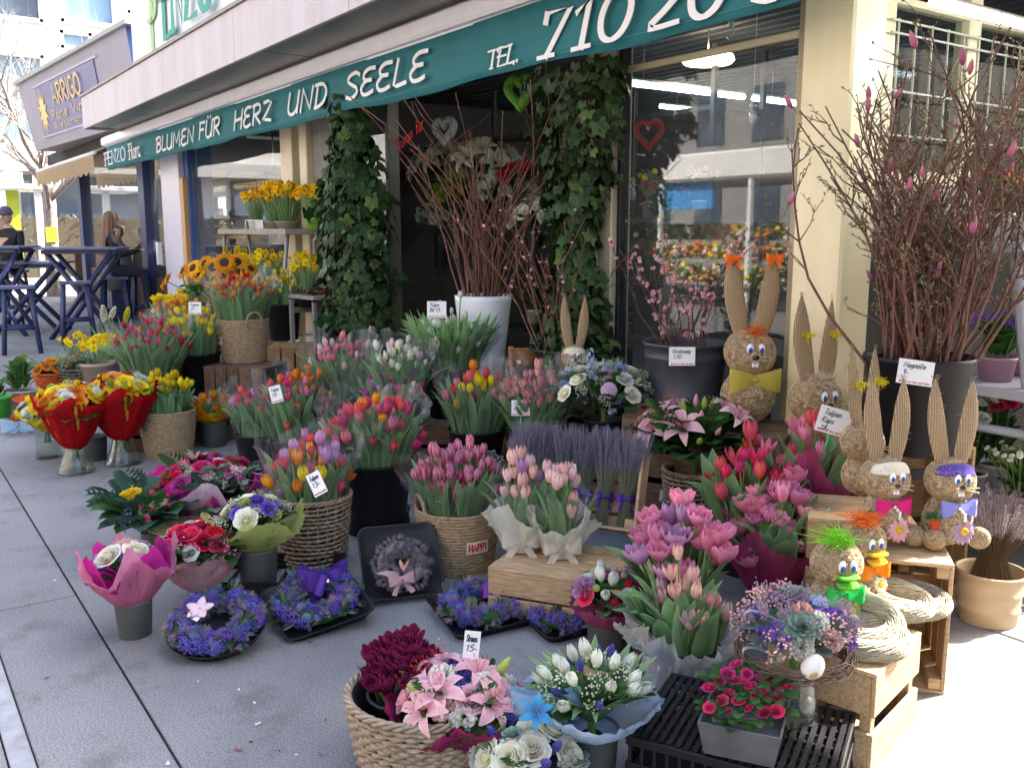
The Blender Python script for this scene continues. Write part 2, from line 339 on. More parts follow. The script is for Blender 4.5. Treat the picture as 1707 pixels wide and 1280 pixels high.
bx2('window_pane', -7.96, -6.47, 3.425, 3.431, .02, 2.42, M_glass)
bx2('window_pane', -3.79, -2.655, 3.425, 3.431, .02, 2.42, M_glass)
bx2('inner_post', -3.42, -3.36, 4.4, 4.46, 0, 2.70, M_cream, .005)
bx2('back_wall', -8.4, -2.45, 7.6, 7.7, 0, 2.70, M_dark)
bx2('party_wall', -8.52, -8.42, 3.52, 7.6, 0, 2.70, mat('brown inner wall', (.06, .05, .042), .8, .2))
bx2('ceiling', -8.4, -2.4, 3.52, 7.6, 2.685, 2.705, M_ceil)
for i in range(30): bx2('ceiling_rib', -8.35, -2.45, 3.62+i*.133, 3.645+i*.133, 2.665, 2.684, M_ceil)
# end wall with barred windows, facing the side path
ex = -2.38
bx2('end_wall_panel', ex-.06, ex, 3.561, 9, .0, 1.40, mat('dark plinth wall', (.05, .045, .042), .8, .2), .004)
bx2('end_wall_panel', ex-.061, ex+.001, 3.561, 9, 1.40, 1.60, mat('pinkish parapet panel', (.42, .33, .31), .7, .08), .004)
for y in (3.60, 4.27, 4.97, 5.8): bx2('window_frame', ex-.07, ex+.004, y-.05, y+.05, 1.62, 2.72, M_cream, .005)
bx2('window_frame', ex-.07, ex+.006, 3.561, 9, 2.34, 2.37, M_cream, .005)
bx2('window_frame', ex-.071, ex+.007, 3.561, 9, 1.60, 1.66, M_cream, .005)
bx2('window_pane', ex-.04, ex-.034, 3.6, 9, 1.66, 2.34, film('dim end glass', (.5, .55, .55), clear=.98, rough=.05, gloss=.03, noise=False))
M_steel = mat('brushed steel', (.5, .5, .47), .3, .1, metal=.9)
M_bar = mat('dull grille bar', (.36, .33, .26), .5, .15)
for z in (2.26, 2.21, 1.98, 1.80): bx2('grille_bar', ex+.03, ex+.038, 3.57, 6.2, z-.004, z+.004, M_bar)
for i in range(18): bx2('grille_bar', ex+.028, ex+.036, 3.62+i*.125, 3.625+i*.125, 1.79, 2.27, M_bar)
bx2('end_soffit', -2.35, 1.9, 2.55, 4.7, 2.690, 2.712, mat('cream soffit', (.45, .40, .31), .6, .05))
# lit tubes and lamps
def lamp_mat(name, c, s):
    m, n, L, b, out = newmat(name); b.inputs['Base Color'].default_value = rgb(c); b.inputs['Emission Color'].default_value = rgb(c); b.inputs['Emission Strength'].default_value = s; MATS[name] = m; return m
M_tube = lamp_mat('fluorescent tube', (.8, .95, 1), 9); M_warm = lamp_mat('warm lamp', (1, .86, .6), 3.)
def strip(name, p, q, r, m, label, group=None):
    p, q = Vector(p), Vector(q); e = empty(name, p, label=label, cat='lamp', group=group)
    MB().tube([(0, 0, 0), q-p], r, 8).build('tube', m, e)
    d = (q-p).normalized(); MB().tube([(0, 0, r*1.2), q-p+Vector((0, 0, r*1.2))], r*.9, 4).build('housing', M_card, e)
    MB().tube([(0, .2, r*1.6), (0, .2, 2.69-p.z)], .004, 4).build('hanger', M_steel, e); return e
for k, (x, z, y0, y1) in enumerate([(-4.5, 2.32, 4.0, 5.15), (-4.5, 2.32, 5.25, 6.4), (-6.2, 2.5, 6.0, 6.9)]):
    strip('ceiling_lamp', (x, y0, z), (x, y1, z), .018, M_tube, 'white fluorescent strip lamp hanging inside the flower shop', 'strip lamps in the shop')
e = strip('canopy_lamp', (-1.95, 3.2, 2.20), (-1.95, 4.6, 2.20), .016, M_tube, 'long fluorescent lamp under the canopy above the barred window')
e = empty('round_lamp', aty(1180, 107, 4.6), label='round warm ceiling lamp behind the big shop window', cat='lamp')
MB().lathe([(.02, .06), (.16, .05), (.17, .02), (.15, 0), (0.001, -.012)], 24, cap0=False).build('lamp_shade', M_warm, e); MB().tube([(0, 0, .05), (0, 0, .3)], .006, 5).build('hanger', M_steel, e)
# roof sign
sg = empty('roof_sign', (-9.0, 2.9, 3.09), label='white shop sign with green letters standing on the roof edge', cat='sign')
MB().box((-.2, 0, .55), (5.2, .08, 1.1), ch=.005).build('sign_board', mat('white sign board', (.78, .78, .79), .5, .03), sg)
MB().box((-2.82, .4, .55), (.03, .8, 1.05)).build('side_panel', mat('white sign side', (.72, .70, .70), .5, .05), sg)
# valance
vx0, vx1 = -14.2, -2.30
va = empty('shop_awning', (vx0, VY, 2.41), label='green retracted shop awning with white lettering on its valance', cat='awning')
def vfn(u, v):
    x = u*(vx1-vx0); return (x, .006*math.sin(x*2.3)+.016*(1-v)*math.sin(x*4.1+1)*math.sin(x*1.3), -.16+.32*v-(.009*math.sin(x*3)+.004*math.sin(x*7.7))*(1-v))
vm = MB().grid(vfn, 160, 4).mesh('valance', M_teal)
vo = link('valance', vm, va); vo.modifiers.new('thick', 'SOLIDIFY').thickness = .003
MB().box(((vx1-vx0)/2, .02, .16), (vx1-vx0, .04, .012)).build('front_rail', M_cass, va)
br = MB().box((vx1-vx0-.02, .13, .02), (.07, .3, .05), ch=.008).tube([(vx1-vx0-.05, .02, .0), (vx1-vx0+.05, .02, .0)], .028, 12).build('bracket', M_steel, va)
M_thread = mat('pale seam thread', (.12, .35, .30), .8)
MB().tube([(u*(vx1-vx0)/60, -.013, -.128) for u in range(61)], .0012, 4).build('seam', M_thread, va)

# ---- stroke lettering: polylines in a unit-high box, drawn as ribbons with square ends
GL = {
 'A': (.62, [[(0, 0), (.31, 1), (.62, 0)], [(.12, .36), (.5, .36)]]), 'B': (.55, [[(.04, 0), (.08, 1)], [(-.06, .92), (.3, 1), (.5, .86), (.42, .62), (.12, .54)], [(.12, .54), (.46, .46), (.52, .2), (.34, .02), (.04, 0)]]),
 'C': (.55, [[(.52, .85), (.35, 1), (.12, .88), (.02, .5), (.12, .12), (.35, 0), (.53, .14)]]), 'D': (.56, [[(.06, 0), (.1, 1)], [(-.02, .98), (.36, .95), (.55, .62), (.46, .2), (.2, .02), (.02, 0)]]),
 'E': (.5, [[(.48, .97), (.2, .98), (.04, .8), (.12, .58), (.38, .54)], [(.16, .54), (.0, .3), (.1, .04), (.3, 0), (.5, .08)]]), 'é': (.46, [[(0, .98), (.46, .98)], [(.04, 1), (0, 0), (.46, .02)], [(.02, .52), (.38, .52)]]), 'e': (.38, [[(.02, .3), (.36, .34), (.3, .56), (.14, .58), (.02, .3), (.1, .03), (.24, 0), (.38, .1)]]),
 'F': (.46, [[(.02, 1), (0, 0)], [(-.02, .98), (.46, .98)], [(.02, .54), (.38, .56)]]), 'G': (.58, [[(.52, .85), (.35, 1), (.12, .88), (.02, .5), (.12, .12), (.35, 0), (.55, .14), (.55, .45), (.36, .45)]]),
 'H': (.56, [[(.04, 1), (0, 0)], [(.56, 1), (.52, 0)], [(.02, .48), (.54, .54)]]), 'I': (.1, [[(.05, 0), (.05, 1)]]), 'L': (.42, [[(.06, 1), (.0, .05), (.12, 0), (.44, .06)]]),
 'M': (.74, [[(0, 0), (.1, 1), (.36, .28), (.64, 1), (.72, 0)]]), 'N': (.58, [[(0, 0), (.06, 1), (.5, .04), (.58, 1)]]), 'O': (.6, [[(.3, 1), (.08, .86), (0, .5), (.08, .14), (.3, 0), (.52, .14), (.6, .5), (.52, .86), (.3, 1)]]),
 'P': (.5, [[(.04, 0), (.06, 1)], [(.0, .96), (.32, 1), (.5, .8), (.42, .54), (.06, .46)]]), 'R': (.54, [[(.04, 0), (.06, 1)], [(-.04, .94), (.3, 1), (.48, .84), (.4, .56), (.08, .48)], [(.16, .48), (.54, 0)]]),
 'S': (.5, [[(.52, .88), (.36, 1), (.12, .94), (.04, .74), (.24, .54), (.44, .38), (.46, .14), (.26, 0), (.02, .1)]]), 'T': (.56, [[(0, .98), (.56, .98)], [(.28, .98), (.28, 0)]]),
 'U': (.56, [[(.04, 1), (0, .3), (.12, .03), (.34, .02), (.5, .28), (.56, 1)], [(.54, .9), (.52, 0)]]), 'V': (.56, [[(0, 1), (.28, 0), (.56, 1)]]), 'Y': (.54, [[(0, 1), (.28, .48), (.54, 1)], [(.28, .48), (.26, 0)]]),
 'Z': (.54, [[(.02, .95), (.28, 1), (.52, .92), (.3, .5), (0, .06), (.24, .1), (.56, .02)]]), 'ž': (.52, [[(.02, .98), (.5, .98), (.0, .02), (.52, .02)]]), 'z': (.38, [[(.02, .58), (.36, .58), (0, .02), (.38, .02)]]),
 'K': (.52, [[(.02, 1), (.0, 0)], [(.5, 1), (.04, .5), (.52, 0)]]), 'W': (.8, [[(0, 1), (.2, 0), (.4, .8), (.6, 0), (.8, 1)]]),
 'o': (.42, [[(.21, .6), (.04, .5), (0, .3), (.06, .08), (.21, 0), (.36, .08), (.42, .3), (.36, .5), (.21, .6)]]), 'l': (.16, [[(.02, 1), (.04, .08), (.14, 0)]]), 'r': (.34, [[(.04, .6), (.04, 0)], [(.04, .42), (.18, .58), (.34, .56)]]),
 'a': (.4, [[(.36, .5), (.2, .6), (.04, .46), (0, .2), (.1, 0), (.26, .06), (.36, .3), (.38, .58), (.36, .08), (.44, 0)]]), 'u': (.42, [[(.02, .6), (.02, .15), (.14, 0), (.3, .08), (.38, .6), (.38, 0)]]), 'm': (.62, [[(.02, .6), (.02, 0)], [(.02, .42), (.16, .6), (.28, .5), (.28, 0)], [(.28, .42), (.44, .6), (.58, .5), (.58, 0)]]),
 'n': (.42, [[(.02, .6), (.02, 0)], [(.02, .42), (.2, .6), (.36, .5), (.38, 0)]]), 'p': (.42, [[(.04, .6), (.0, -.35)], [(.04, .45), (.2, .6), (.38, .42), (.3, .08), (.04, .04)]]), 'i': (.14, [[(.06, .6), (.06, 0)], [(.06, .82), (.07, .88)]]), 'g': (.42, [[(.36, .5), (.18, .6), (.02, .35), (.14, .05), (.34, .2), (.38, .58), (.34, -.25), (.04, -.3)]]),
 'v': (.38, [[(0, .6), (.18, 0), (.38, .6)]]), 'd': (.42, [[(.36, .5), (.18, .6), (.0, .3), (.12, 0), (.34, .12), (.38, 1), (.38, 0)]]), 's': (.34, [[(.32, .52), (.14, .6), (.04, .44), (.28, .2), (.2, 0), (0, .06)]]), 'f': (.3, [[(.34, .95), (.2, 1), (.12, .8), (.1, 0)], [(0, .58), (.28, .6)]]), 'b': (.42, [[(.04, 1), (.02, 0)], [(.04, .4), (.22, .6), (.4, .36), (.28, .02), (.02, .06)]]),
 'h': (.42, [[(.02, 1), (.02, 0)], [(.02, .42), (.2, .6), (.36, .5), (.38, 0)]]), 'c': (.36, [[(.34, .5), (.18, .6), (.02, .4), (.04, .1), (.2, 0), (.36, .1)]]), 't': (.3, [[(.12, .9), (.1, .1), (.2, 0), (.3, .06)], [(0, .6), (.28, .6)]]), 'w': (.6, [[(0, .6), (.14, 0), (.3, .5), (.44, 0), (.6, .6)]]), 'k': (.4, [[(.02, 1), (0, 0)], [(.36, .6), (.04, .25), (.4, 0)]]), 'q': (.42, [[(.38, .58), (.38, -.35)], [(.36, .5), (.18, .6), (.02, .3), (.12, .03), (.36, .15)]]),
 '7': (.5, [[(.0, .96), (.5, .96), (.14, 0)]]), '1': (.4, [[(.02, .78), (.24, .98), (.24, .0)]]), '0': (.54, [[(.27, 1), (.08, .86), (0, .5), (.08, .14), (.27, 0), (.46, .14), (.54, .5), (.46, .86), (.27, 1)]]), '2': (.5, [[(.02, .78), (.12, .96), (.3, 1), (.46, .86), (.44, .62), (.24, .34), (.0, .04), (.5, .04)]]),
 '3': (.46, [[(.04, .9), (.24, 1), (.44, .84), (.36, .6), (.16, .53)], [(.16, .53), (.44, .44), (.46, .16), (.26, 0), (.02, .1)]]), '4': (.5, [[(.36, 0), (.36, 1), (0, .3), (.5, .3)]]), '5': (.46, [[(.44, .98), (.1, .98), (.06, .56), (.3, .6), (.46, .36), (.34, .04), (.02, .06)]]), '8': (.48, [[(.24, 1), (.06, .8), (.24, .54), (.46, .26), (.24, 0), (.02, .26), (.24, .54), (.42, .8), (.24, 1)]]), '9': (.44, [[(.4, .8), (.2, 1), (.02, .76), (.14, .5), (.36, .6), (.4, .82), (.34, 0)]]),
 '.': (.12, [[(.04, 0), (.05, .09)]]), ',': (.12, [[(.06, .08), (.0, -.12)]]), '-': (.34, [[(0, .36), (.34, .36)]]), ' ': (.34, [])}
def glyphs(text, x0, x1, h, wt, slant=0., serif=False, contrast=1., z=0.):
    """ribbons in the XZ plane (front towards -Y) filling x0..x1, height h"""
    mb = MB(); gap = .16; ly = 0; tot = sum(GL[c][0]+gap for c in (text.replace('Ü', 'U')))-gap; k = (x1-x0)/(tot*1.0); x = x0
    for ch in text:
        c = 'U' if ch == 'Ü' else ch; wd, st = GL[c]; st = list(st)
        if ch == 'Ü': st += [[(.14, 1.14), (.15, 1.24)], [(.38, 1.14), (.39, 1.24)]]
        segs = []
        for pl in st:
            if len(pl) > 2:                          # smooth the curve of a stroke
                sm = []
                for i in range(len(pl)-1):
                    p0, p1, p2, p3 = [Vector(pl[max(0, min(len(pl)-1, i+j))]+(0,)) for j in (-1, 0, 1, 2)]
                    sharp = c in 'EéMNZžzAVWKTHLFY7414' and not (c == 'E')
                    for q in range(4 if not sharp else 1):
                        t = q/4; sm.append(p1 if sharp else .5*((2*p1)+(-p0+p2)*t+(2*p0-5*p1+4*p2-p3)*t*t+(-p0+3*p1-3*p2+p3)*t**3))
                sm.append(Vector(pl[-1]+(0,))); pl = [(p.x, p.y) for p in sm]
            segs.append(pl)
            if serif and c in 'PENZFélraTL71žM':
                for e_ in (pl[0], pl[-1]):
                    if c in '7ž' and e_ != pl[-1] or c in 'TL' and e_[0] > .3: segs.append([(e_[0], e_[1]-.14), (e_[0], e_[1])]) if c != '7' else segs.append([(e_[0], e_[1]-.2), (e_[0], e_[1])])
                    elif c in '17': segs.append([(e_[0]-.17, e_[1]), (e_[0]+.17, e_[1])]) if e_ == pl[-1] else None
                    elif c not in 'ža': segs.append([(e_[0]-.1, e_[1]), (e_[0]+.1, e_[1])])
        for pl in segs:
            P = [Vector((x+(px+slant*py)*k, 0, z+py*h)) for px, py in pl]; vs = []; fs = []
            for i, p in enumerate(P):
                d = (P[min(i+1, len(P)-1)]-P[max(i-1, 0)]); d = d.normalized() if d.length > 1e-9 else Vector((1, 0, 0))
                wv = wt*(contrast+(1-contrast)*abs(d.z)) ; nrm = Vector((-d.z, 0, d.x))*wv/2
                if i == 0: p = p-d*wt*.25
                if i == len(P)-1: p = p+d*wt*.25
                vs += [p+nrm, p-nrm]
            for i in range(len(P)-1): fs.append((2*i, 2*i+1, 2*i+3, 2*i+2))
            ly += 1; mb.add([v-Vector((0, wt*.035*ly, 0)) for v in vs], fs, 0, sm=False)
        x += (wd+gap)*k
    return mb
def vtext(name, text, pxl, pxr, yb, h, wt, **kw):
    a = aty(pxl, yb, VY).x-vx0; b = aty(pxr, yb, VY).x-vx0
    o = glyphs(text, a, b, h, wt, **kw).build(name, M_letter, va, (0, -.024, 0)); o.modifiers.new('thick', 'SOLIDIFY').thickness = .004; return o
vtext('lettering', 'PéNžO', 178, 215, 270, .17, .030, serif=True, contrast=.5, z=-.10)
vtext('lettering', 'Flora', 219, 240, 262, .19, .028, serif=True, contrast=.55, z=-.10)
vtext('lettering', 'BLUMEN', 264, 328, 250, .16, .026, slant=.12, z=-.10)
vtext('lettering', 'FÜR', 336, 371, 230, .16, .026, slant=.15, z=-.085)
vtext('lettering', 'HERZ', 394, 457, 210, .165, .026, slant=.15, z=-.085)
vtext('lettering', 'UND', 484, 548, 190, .165, .026, slant=.15, z=-.08)
vtext('lettering', 'SEELE', 580, 714, 150, .165, .026, slant=.15, z=-.08)
vtext('lettering', 'TéL.', 818, 872, 110, .095, .017, slant=.18, serif=True, contrast=.6, z=-.12)
vtext('lettering', '710', 906, 1050, 90, .215, .043, slant=.18, serif=True, contrast=.5, z=-.13)
vtext('lettering', '20', 1088, 1205, 60, .215, .043, slant=.18, contrast=.5, z=-.13)
vtext('lettering', '3', 1258, 1316, 20, .215, .043, slant=.18, contrast=.5, z=-.13)
# the roof sign's lettering
for tx, m_, x0, x1, z, h in [('P', mat('pale green letter', (.35, .55, .25), .6, .05), -1.9, -1.66, .22, .75), ('éNžO', mat('green letter', (.03, .33, .25), .6, .05), -1.35, .4, .30, .75)]:
    o = glyphs(tx, x0, x1, h, .13, serif=True, contrast=.45).build('lettering', m_, sg, (0, -.046, z)); o.modifiers.new('t', 'SOLIDIFY').thickness = .004
o = glyphs('Blumen Boutique', -1.9, .6, .13, .014).build('lettering', M_ink, sg, (0, -.046, .06))

# ------------------------------------------------------------------- neighbouring cafe
M_navy = mat('blue painted wood', (.035, .048, .125), .45, .2, 8, bump=.1); M_blue = mat('bright blue panel', (.05, .12, .33), .5, .1, 4)
M_mauve = mat('mauve grey sign cladding', (.30, .28, .33), .6, .05, 3)
cafe = empty('cafe', (-13.2, 3.4, 0), label='blue framed glass cafe pavilion beside the flower shop', cat='building')
O2 = -Vector((-13.2, 3.4, 0))
def cx(name, x0, x1, y0, y1, z0, z1, m, ch=.004): return MB().box(Vector(((x0+x1)/2, (y0+y1)/2, (z0+z1)/2))+O2, (x1-x0, y1-y0, z1-z0), ch=ch).build(name, m, cafe)
cx('post', -12.72, -11.9, 3.33, 3.40, 0, 2.68, mat('pale lavender post', (.66, .64, .72), .35, .04))
cx('post', -12.71, -11.74, 3.402, 3.70, 0, 2.68, M_blue); cx('wood_strip', -11.898, -11.76, 3.335, 3.40, 0, 2.05, mat('bare pine strip', (.55, .33, .16), .6, .15, 8, stretch=(14, 14, 2)))
for x in (-13.85, -18.3): cx('post', x-.16, x+.16, 3.34, 3.5, 0, 2.68, M_navy)
cx('door_handle', -12.95, -12.85, 3.27, 3.33, .95, 1.25, M_card)
cx('window_pane', -18.2, -13.98, 3.43, 3.437, .1, 2.68, film('cafe glass', (.8, .85, .88), clear=.9, rough=.02, gloss=.9, noise=False)); cx('window_pane', -13.7, -12.72, 3.43, 3.437, .1, 2.68, MATS['cafe glass'])
cx('window_pane', -11.74, -8.6, 3.45, 3.456, .9, 2.68, M_glass)
cx('dado_wall', -18.2, -12.72, 3.42, 3.5, 0, .75, mat('dark red cafe dado', (.10, .05, .045), .6, .2)); cx('dado_wall', -11.74, -8.6, 3.42, 3.5, 0, .9, M_woodd)
cx('roof', -21, -13.25, 3.3, 9, 2.70, 2.9, M_dark); cx('floor', -20, -8.6, 3.5, 9, .001, .02, M_dark)
# the sign box leans out over the pavement
sgn = empty('cafe_sign', (-16.4, 3.0, 2.86), label='mauve sign box of the cafe with a blue panel and gold letters', cat='sign', rot=(0, 0, math.radians(4)))
mb = MB(); bb = [(-3.0, .08, 0), (3.1, .08, 0), (3.15, -.08, 1.18), (-3.25, -.08, 1.18), (-3.0, .6, 0), (3.1, .6, 0), (3.15, .6, 1.18), (-3.25, .6, 1.18)]
mb.add(bb, [(0, 1, 2, 3), (4, 7, 6, 5), (0, 3, 7, 4), (0, 4, 5, 1), (3, 2, 6, 7)], 0, sm=False); mb.add([bb[1], bb[5], bb[6], bb[2]], [(0, 1, 2, 3)], 1, sm=False)
mb.build('sign_box', [M_mauve, M_blue], sgn)
MB().box((0, .28, 1.21), (6.7, .85, .06)).build('cap', mat('sign cap edge', (.30, .31, .30), .5, .1), sgn)
SGA = math.atan2(.16, 1.18); RS = Matrix.Rotation(SGA, 3, 'X')
def onsign(x, t, off=.0): return Vector((x, .08-.16*t-.01-off, 1.18*t))
MB().box(onsign(-.25, .5), (3.6, .02, .80), RS).build('sign_panel', mat('periwinkle panel', (.15, .15, .28), .5, .05), sgn)
M_gold = mat('gold letter', (.62, .42, .16), .5, .1)
for tx, x0, x1, t, h in [('ARRIGO', -1.0, .75, .52, .3), ('Pane Vino', -1.25, .9, .33, .15), ('Ristorante', -1.25, .9, .21, .09)]:
    o = glyphs(tx, x0, x1, h, h*.17).build('lettering', M_gold, sgn, onsign(0, t, .02), (SGA, 0, 0))
stp = [(.30*(1 if i % 2 else .45)*math.cos(i*PI/12), 0, .42*(1 if i % 2 else .5)*math.sin(i*PI/12)) for i in range(24)]
MB().add([(0, 0, 0)]+stp, [(0, i+1, (i+1) % 24+1) for i in range(24)], sm=False).build('sun_emblem', mat('yellow emblem', (.75, .55, .15), .5, .1), sgn, onsign(-1.75, .48, .02), (SGA, 0, 0))
for z, zz in ((.02, .03), (.93, .94)): MB().box(onsign(-.25, .15 if z < .5 else .86), (3.9, .02, .03), RS).build('moulding', mat('pale moulding', (.45, .42, .5), .5), sgn)
# cafe awning with a scalloped edge
M_beige = mat('beige awning cloth', (.62, .45, .27), .8, .05, 4, trans=.45)
aw = empty('cafe_awning', (-17.2, 2.9, 2.45), label='beige scalloped awning under the cafe sign', cat='awning')
def awf(u, v):
    x = -2.6+5.2*u
    return (x, .5-.5*min(1, v*2), .3-.25*min(1, v*2)) if v < .52 else (x, 0, .05-(.24+.05*abs(math.sin(u*PI*13)))*(v-.5)*2)
link('cloth', MB().grid(awf, 104, 8).mesh('cloth', M_beige), aw); MB().tube([(-2.6, .02, .06), (2.6, .02, .06)], .03, 8).build('front_rail', M_cass, aw)
# yellow awning on the far side, seen through the bar
aw2 = empty('bar_awning', (-20.6, 7.05, 2.36), label='yellow scalloped awning hanging outside behind the bar', cat='awning', rot=(0, 0, PI/2))
link('cloth', MB().grid(lambda u, v: (-1.25+2.5*u, -.9*max(0, v-.4), .32*v-.07*abs(math.sin(u*PI*9))*(v < .3)), 112, 6).mesh('cloth', mat('yellow awning cloth', (.75, .5, .13), .8, .05, trans=.6)), aw2); MB().tube([(-1.25, 0, .06), (1.25, 0, .06)], .02, 6).build('front_rail', M_cass, aw2)
# bar interior, seen through the side window
bar = empty('bar_counter', (-12.1, 4.15, 0), label='wooden bar counter with two pine boards behind the cafe window', cat='counter')
MB().box((0, 0, .5), (3.0, .6, 1.0)).build('base', M_woodd, bar); MB().box((0, -.05, 1.03), (3.2, .75, .05), ch=.006).build('worktop', mat('honey pine board', (.55, .30, .12), .5, .2, 6, stretch=(1, 10, 10)), bar); MB().box((0, -.34, 1.33), (3.2, .25, .045), ch=.006).build('upper_board', MATS['honey pine board'], bar)
for x in (-1.5, 1.5): MB().box((x, -.3, 1.18), (.05, .2, .26)).build('bracket', M_woodd, bar)
cm = empty('coffee_machine', (-11.3, 3.85, 1.355), label='dark coffee machine on the bar board', cat='coffee machine')
MB().box((0, 0, .2), (.55, .4, .05), ch=.015).build('top', M_black, cm); MB().box((0, .1, .1), (.5, .2, .18), ch=.01).build('body', M_steel, cm); MB().box((0, -.05, .012), (.5, .36, .024)).build('drip_tray', M_black, cm)
for x in (-.15, .12): MB().tube([(x, -.1, .17), (x, -.1, .1)], .03, 8).tube([(x, -.1, .12), (x, -.24, .1)], .012, 6).build('brew_head', M_steel, cm)
gd = empty('coffee_grinder', (-12.2, 3.85, 1.355), label='coffee grinder with a metal hopper on the bar board', cat='grinder')
MB().lathe([(.07, 0), (.07, .05), (.04, .08), (.05, .16), (.08, .2)], 14).build('body', M_black, gd); MB().lathe([(.06, .2), (.11, .24), (.11, .33)], 14, cap1=True).build('hopper', M_steel, gd)
rk = empty('glass_rack', (-12.0, 4.1, 1.95), label='rack of hanging wine glasses above the bar counter', cat='rack')
MB().box((0, 0, .1), (3.0, .4, .04)).build('board', M_woodd, rk)
M_clear = film('clear glassware', (.85, .88, .9), clear=.8, rough=.03, gloss=.8, noise=False)
gm = MB().lathe([(.03, .08), (.004, .075), (.004, .0), (.03, -.03), (.036, -.09)], 8, cap0=False).mesh('wine_glass', M_clear)
for i in range(44): link('wine_glass', gm, rk, (-1.45+(i % 22)*.135, -.1+.2*(i//22), 0))
for x in (-1.3, 1.3): MB().tube([(x, 0, .12), (x, 0, .75)], .01, 5).build('hanger', M_steel, rk)
for y, z in ((6.6, 2.35), ): cx('header', -11.7, -8.7, 8.0, 8.1, 2.25, 2.7, M_woodd)
cx('end_wall', -20.1, -20.0, 3.5, 9, 0, 1.1, M_woodd); cx('end_post', -20.1, -20.0, 4.9, 5.2, 1.1, 2.7, M_woodd); cx('end_post', -20.1, -20.0, 6.6, 6.75, 1.1, 2.7, M_woodd); cx('back_wall', -20.0, -11.8, 8.0, 8.1, 0, 2.7, M_dark); cx('back_wall', -9.3, -8.6, 8.0, 8.1, 0, 2.7, M_dark); cx('back_dado', -11.8, -9.3, 8.0, 8.1, 0, 1.1, M_woodd); cx('teal_panel', -16.2, -16.1, 4.55, 5.15, 1.25, 2.0, mat('teal glass panel', (.12, .3, .34), .4, .1))
cx('ceiling', -11.8, -8.58, 3.5, 8, 2.66, 2.69, M_woodd)

# ------------------------------------------------------------------- buildings further off
M_plaster = mat('white render', (.74, .73, .72), .8, .05, 1.5); M_wglass = mat('blue window glass', (.16, .28, .40), .12, .3, .8, spec=.8); M_wdark = mat('dark window glass', (.05, .07, .10), .1, .3, .8, spec=.8)
BX = -34.
hb = empty('office_building', (BX, 8, 0), label='white office building with wide blue windows across the square', cat='building')
MB().box((-4.2, 0, 8), (8, 44, 16)).build('wall', M_plaster, hb)
MB().box((.05, 0, 3.55), (.5, 44, .5)).build('ledge', M_plaster, hb)
def far_window(x0, y0, x1, y1, m, name='window', parent=None):
    a, b = atx(x0, y1, BX), atx(x1, y0, BX); c = (a+b)/2-Vector((BX, 8, 0)); d = Vector((.06, abs(b.y-a.y), abs(b.z-a.z)))
    wdw = MB().box(Vector((-.19, c.y, c.z)), d).build(name, m, parent or hb)
    mb = MB()
    for s in (-1, 1): mb.box((-.1, c.y+s*d.y/2, c.z), (.25, .12, d.z+.1)); mb.box((-.1, c.y, c.z+s*d.z/2), (.25, d.y+.1, .12))
    mb.build('frame', M_plaster, wdw); return wdw
for r in [(-80, -60, 62, 18), (104, -60, 185, 34), (-80, 95, 70, 232), (104, 58, 150, 78), (215, -60, 330, 20), (110, 130, 200, 235)]: far_window(*r, M_wglass if r[1] > -30 else M_wdark if r[0] < 0 else M_wglass)
for i in range(5): 
    o = MB().box((-.16, -15+i*7, 1.7), (.1, 5, 3.0)).build('shop_window', M_wdark, hb)
# rows behind and across the street: they light and mirror in the glass
M_fac = [mat('cream house front', (.30, .27, .22), .85, .08, 2), mat('grey house front', (.24, .24, .24), .85, .08, 2), mat('rose house front', (.28, .22, .19), .85, .08, 2)]
winm = MB().box((0, 0, 0), (1.2, .1, 1.7)).mesh('window', M_wdark)
for k in range(4):
    e = empty('town_house', (-36+k*15, -17, 0), label=['cream town house across the street', 'grey town house across the street with plain front', 'rose town house across the street', 'tall cream town house across the street'][k], cat='building')
    hh = [13, 15, 12, 16][k]; MB().box((0, -4, hh/2), (14.8, 8, hh)).build('wall', M_fac[k % 3], e); MB().box((0, -4, hh+.2), (15.1, 8.6, .4)).build('cornice', M_plaster, e)
    for i in range(6):
        for j in range(int(hh//3)): link('window', winm, e, (-6+i*2.4, .0, 2+j*3.1))
# a market stall across the way (mirrored in the shop windows) and an unseen dark block added to dim the end wall's glass
ms = empty('market_stall', (-12, -6.5, 0), label='white roofed flower stall across the way', cat='stall')
MB().box((0, -.6, 2.55), (7, 2.6, .5), ch=.05).build('roof', M_plaster, ms); MB().box((-1, .45, 2.05), (2.2, .04, .5)).build('blue_sheet', mat('blue tarpaulin', (.05, .25, .6), .5), ms)
for x in (-3.3, -1.1, 1.1, 3.3): MB().box((x, .6, 1.2), (.08, .08, 2.4)).build('post', M_plaster, ms)
for k, (z, y) in enumerate([(.45, .5), (.85, .1), (1.2, -.4)]):
    MB().box((0, y, z), (6.6, .5, .06)).build('shelf', M_woodg, ms); mb = MB(); rs = random.Random(k)
    for i in range(420): q = Vector((rs.uniform(-3.2, 3.2), y+rs.uniform(-.25, .25), z+.06+rs.random()*.25)); mb.ico(q, rs.uniform(.04, .07), 1, m=rs.choice((0, 0, 1, 2, 3)))
    o = mb.build('flower_mass', [mat('stall leaf', (.07, .16, .04), .7), mat('stall yellow', (.7, .5, .03), .7), mat('stall orange', (.65, .2, .03), .7), mat('stall white', (.6, .6, .55), .7)], ms); o['kind'] = 'stuff'
dblk = empty('added_dark_block', (7.5, 7, 0), label='unseen dark block added opposite the end wall to dim its glass', cat='building')
MB().box((0, 0, 1.7), (6, 14, 3.4)).build('wall', mat('dark block brown', (.06, .045, .035), .8, .3, 3), dblk); MB().box((0, 0, 3.5), (6.6, 14.6, .2)).build('roof', M_dark, dblk)
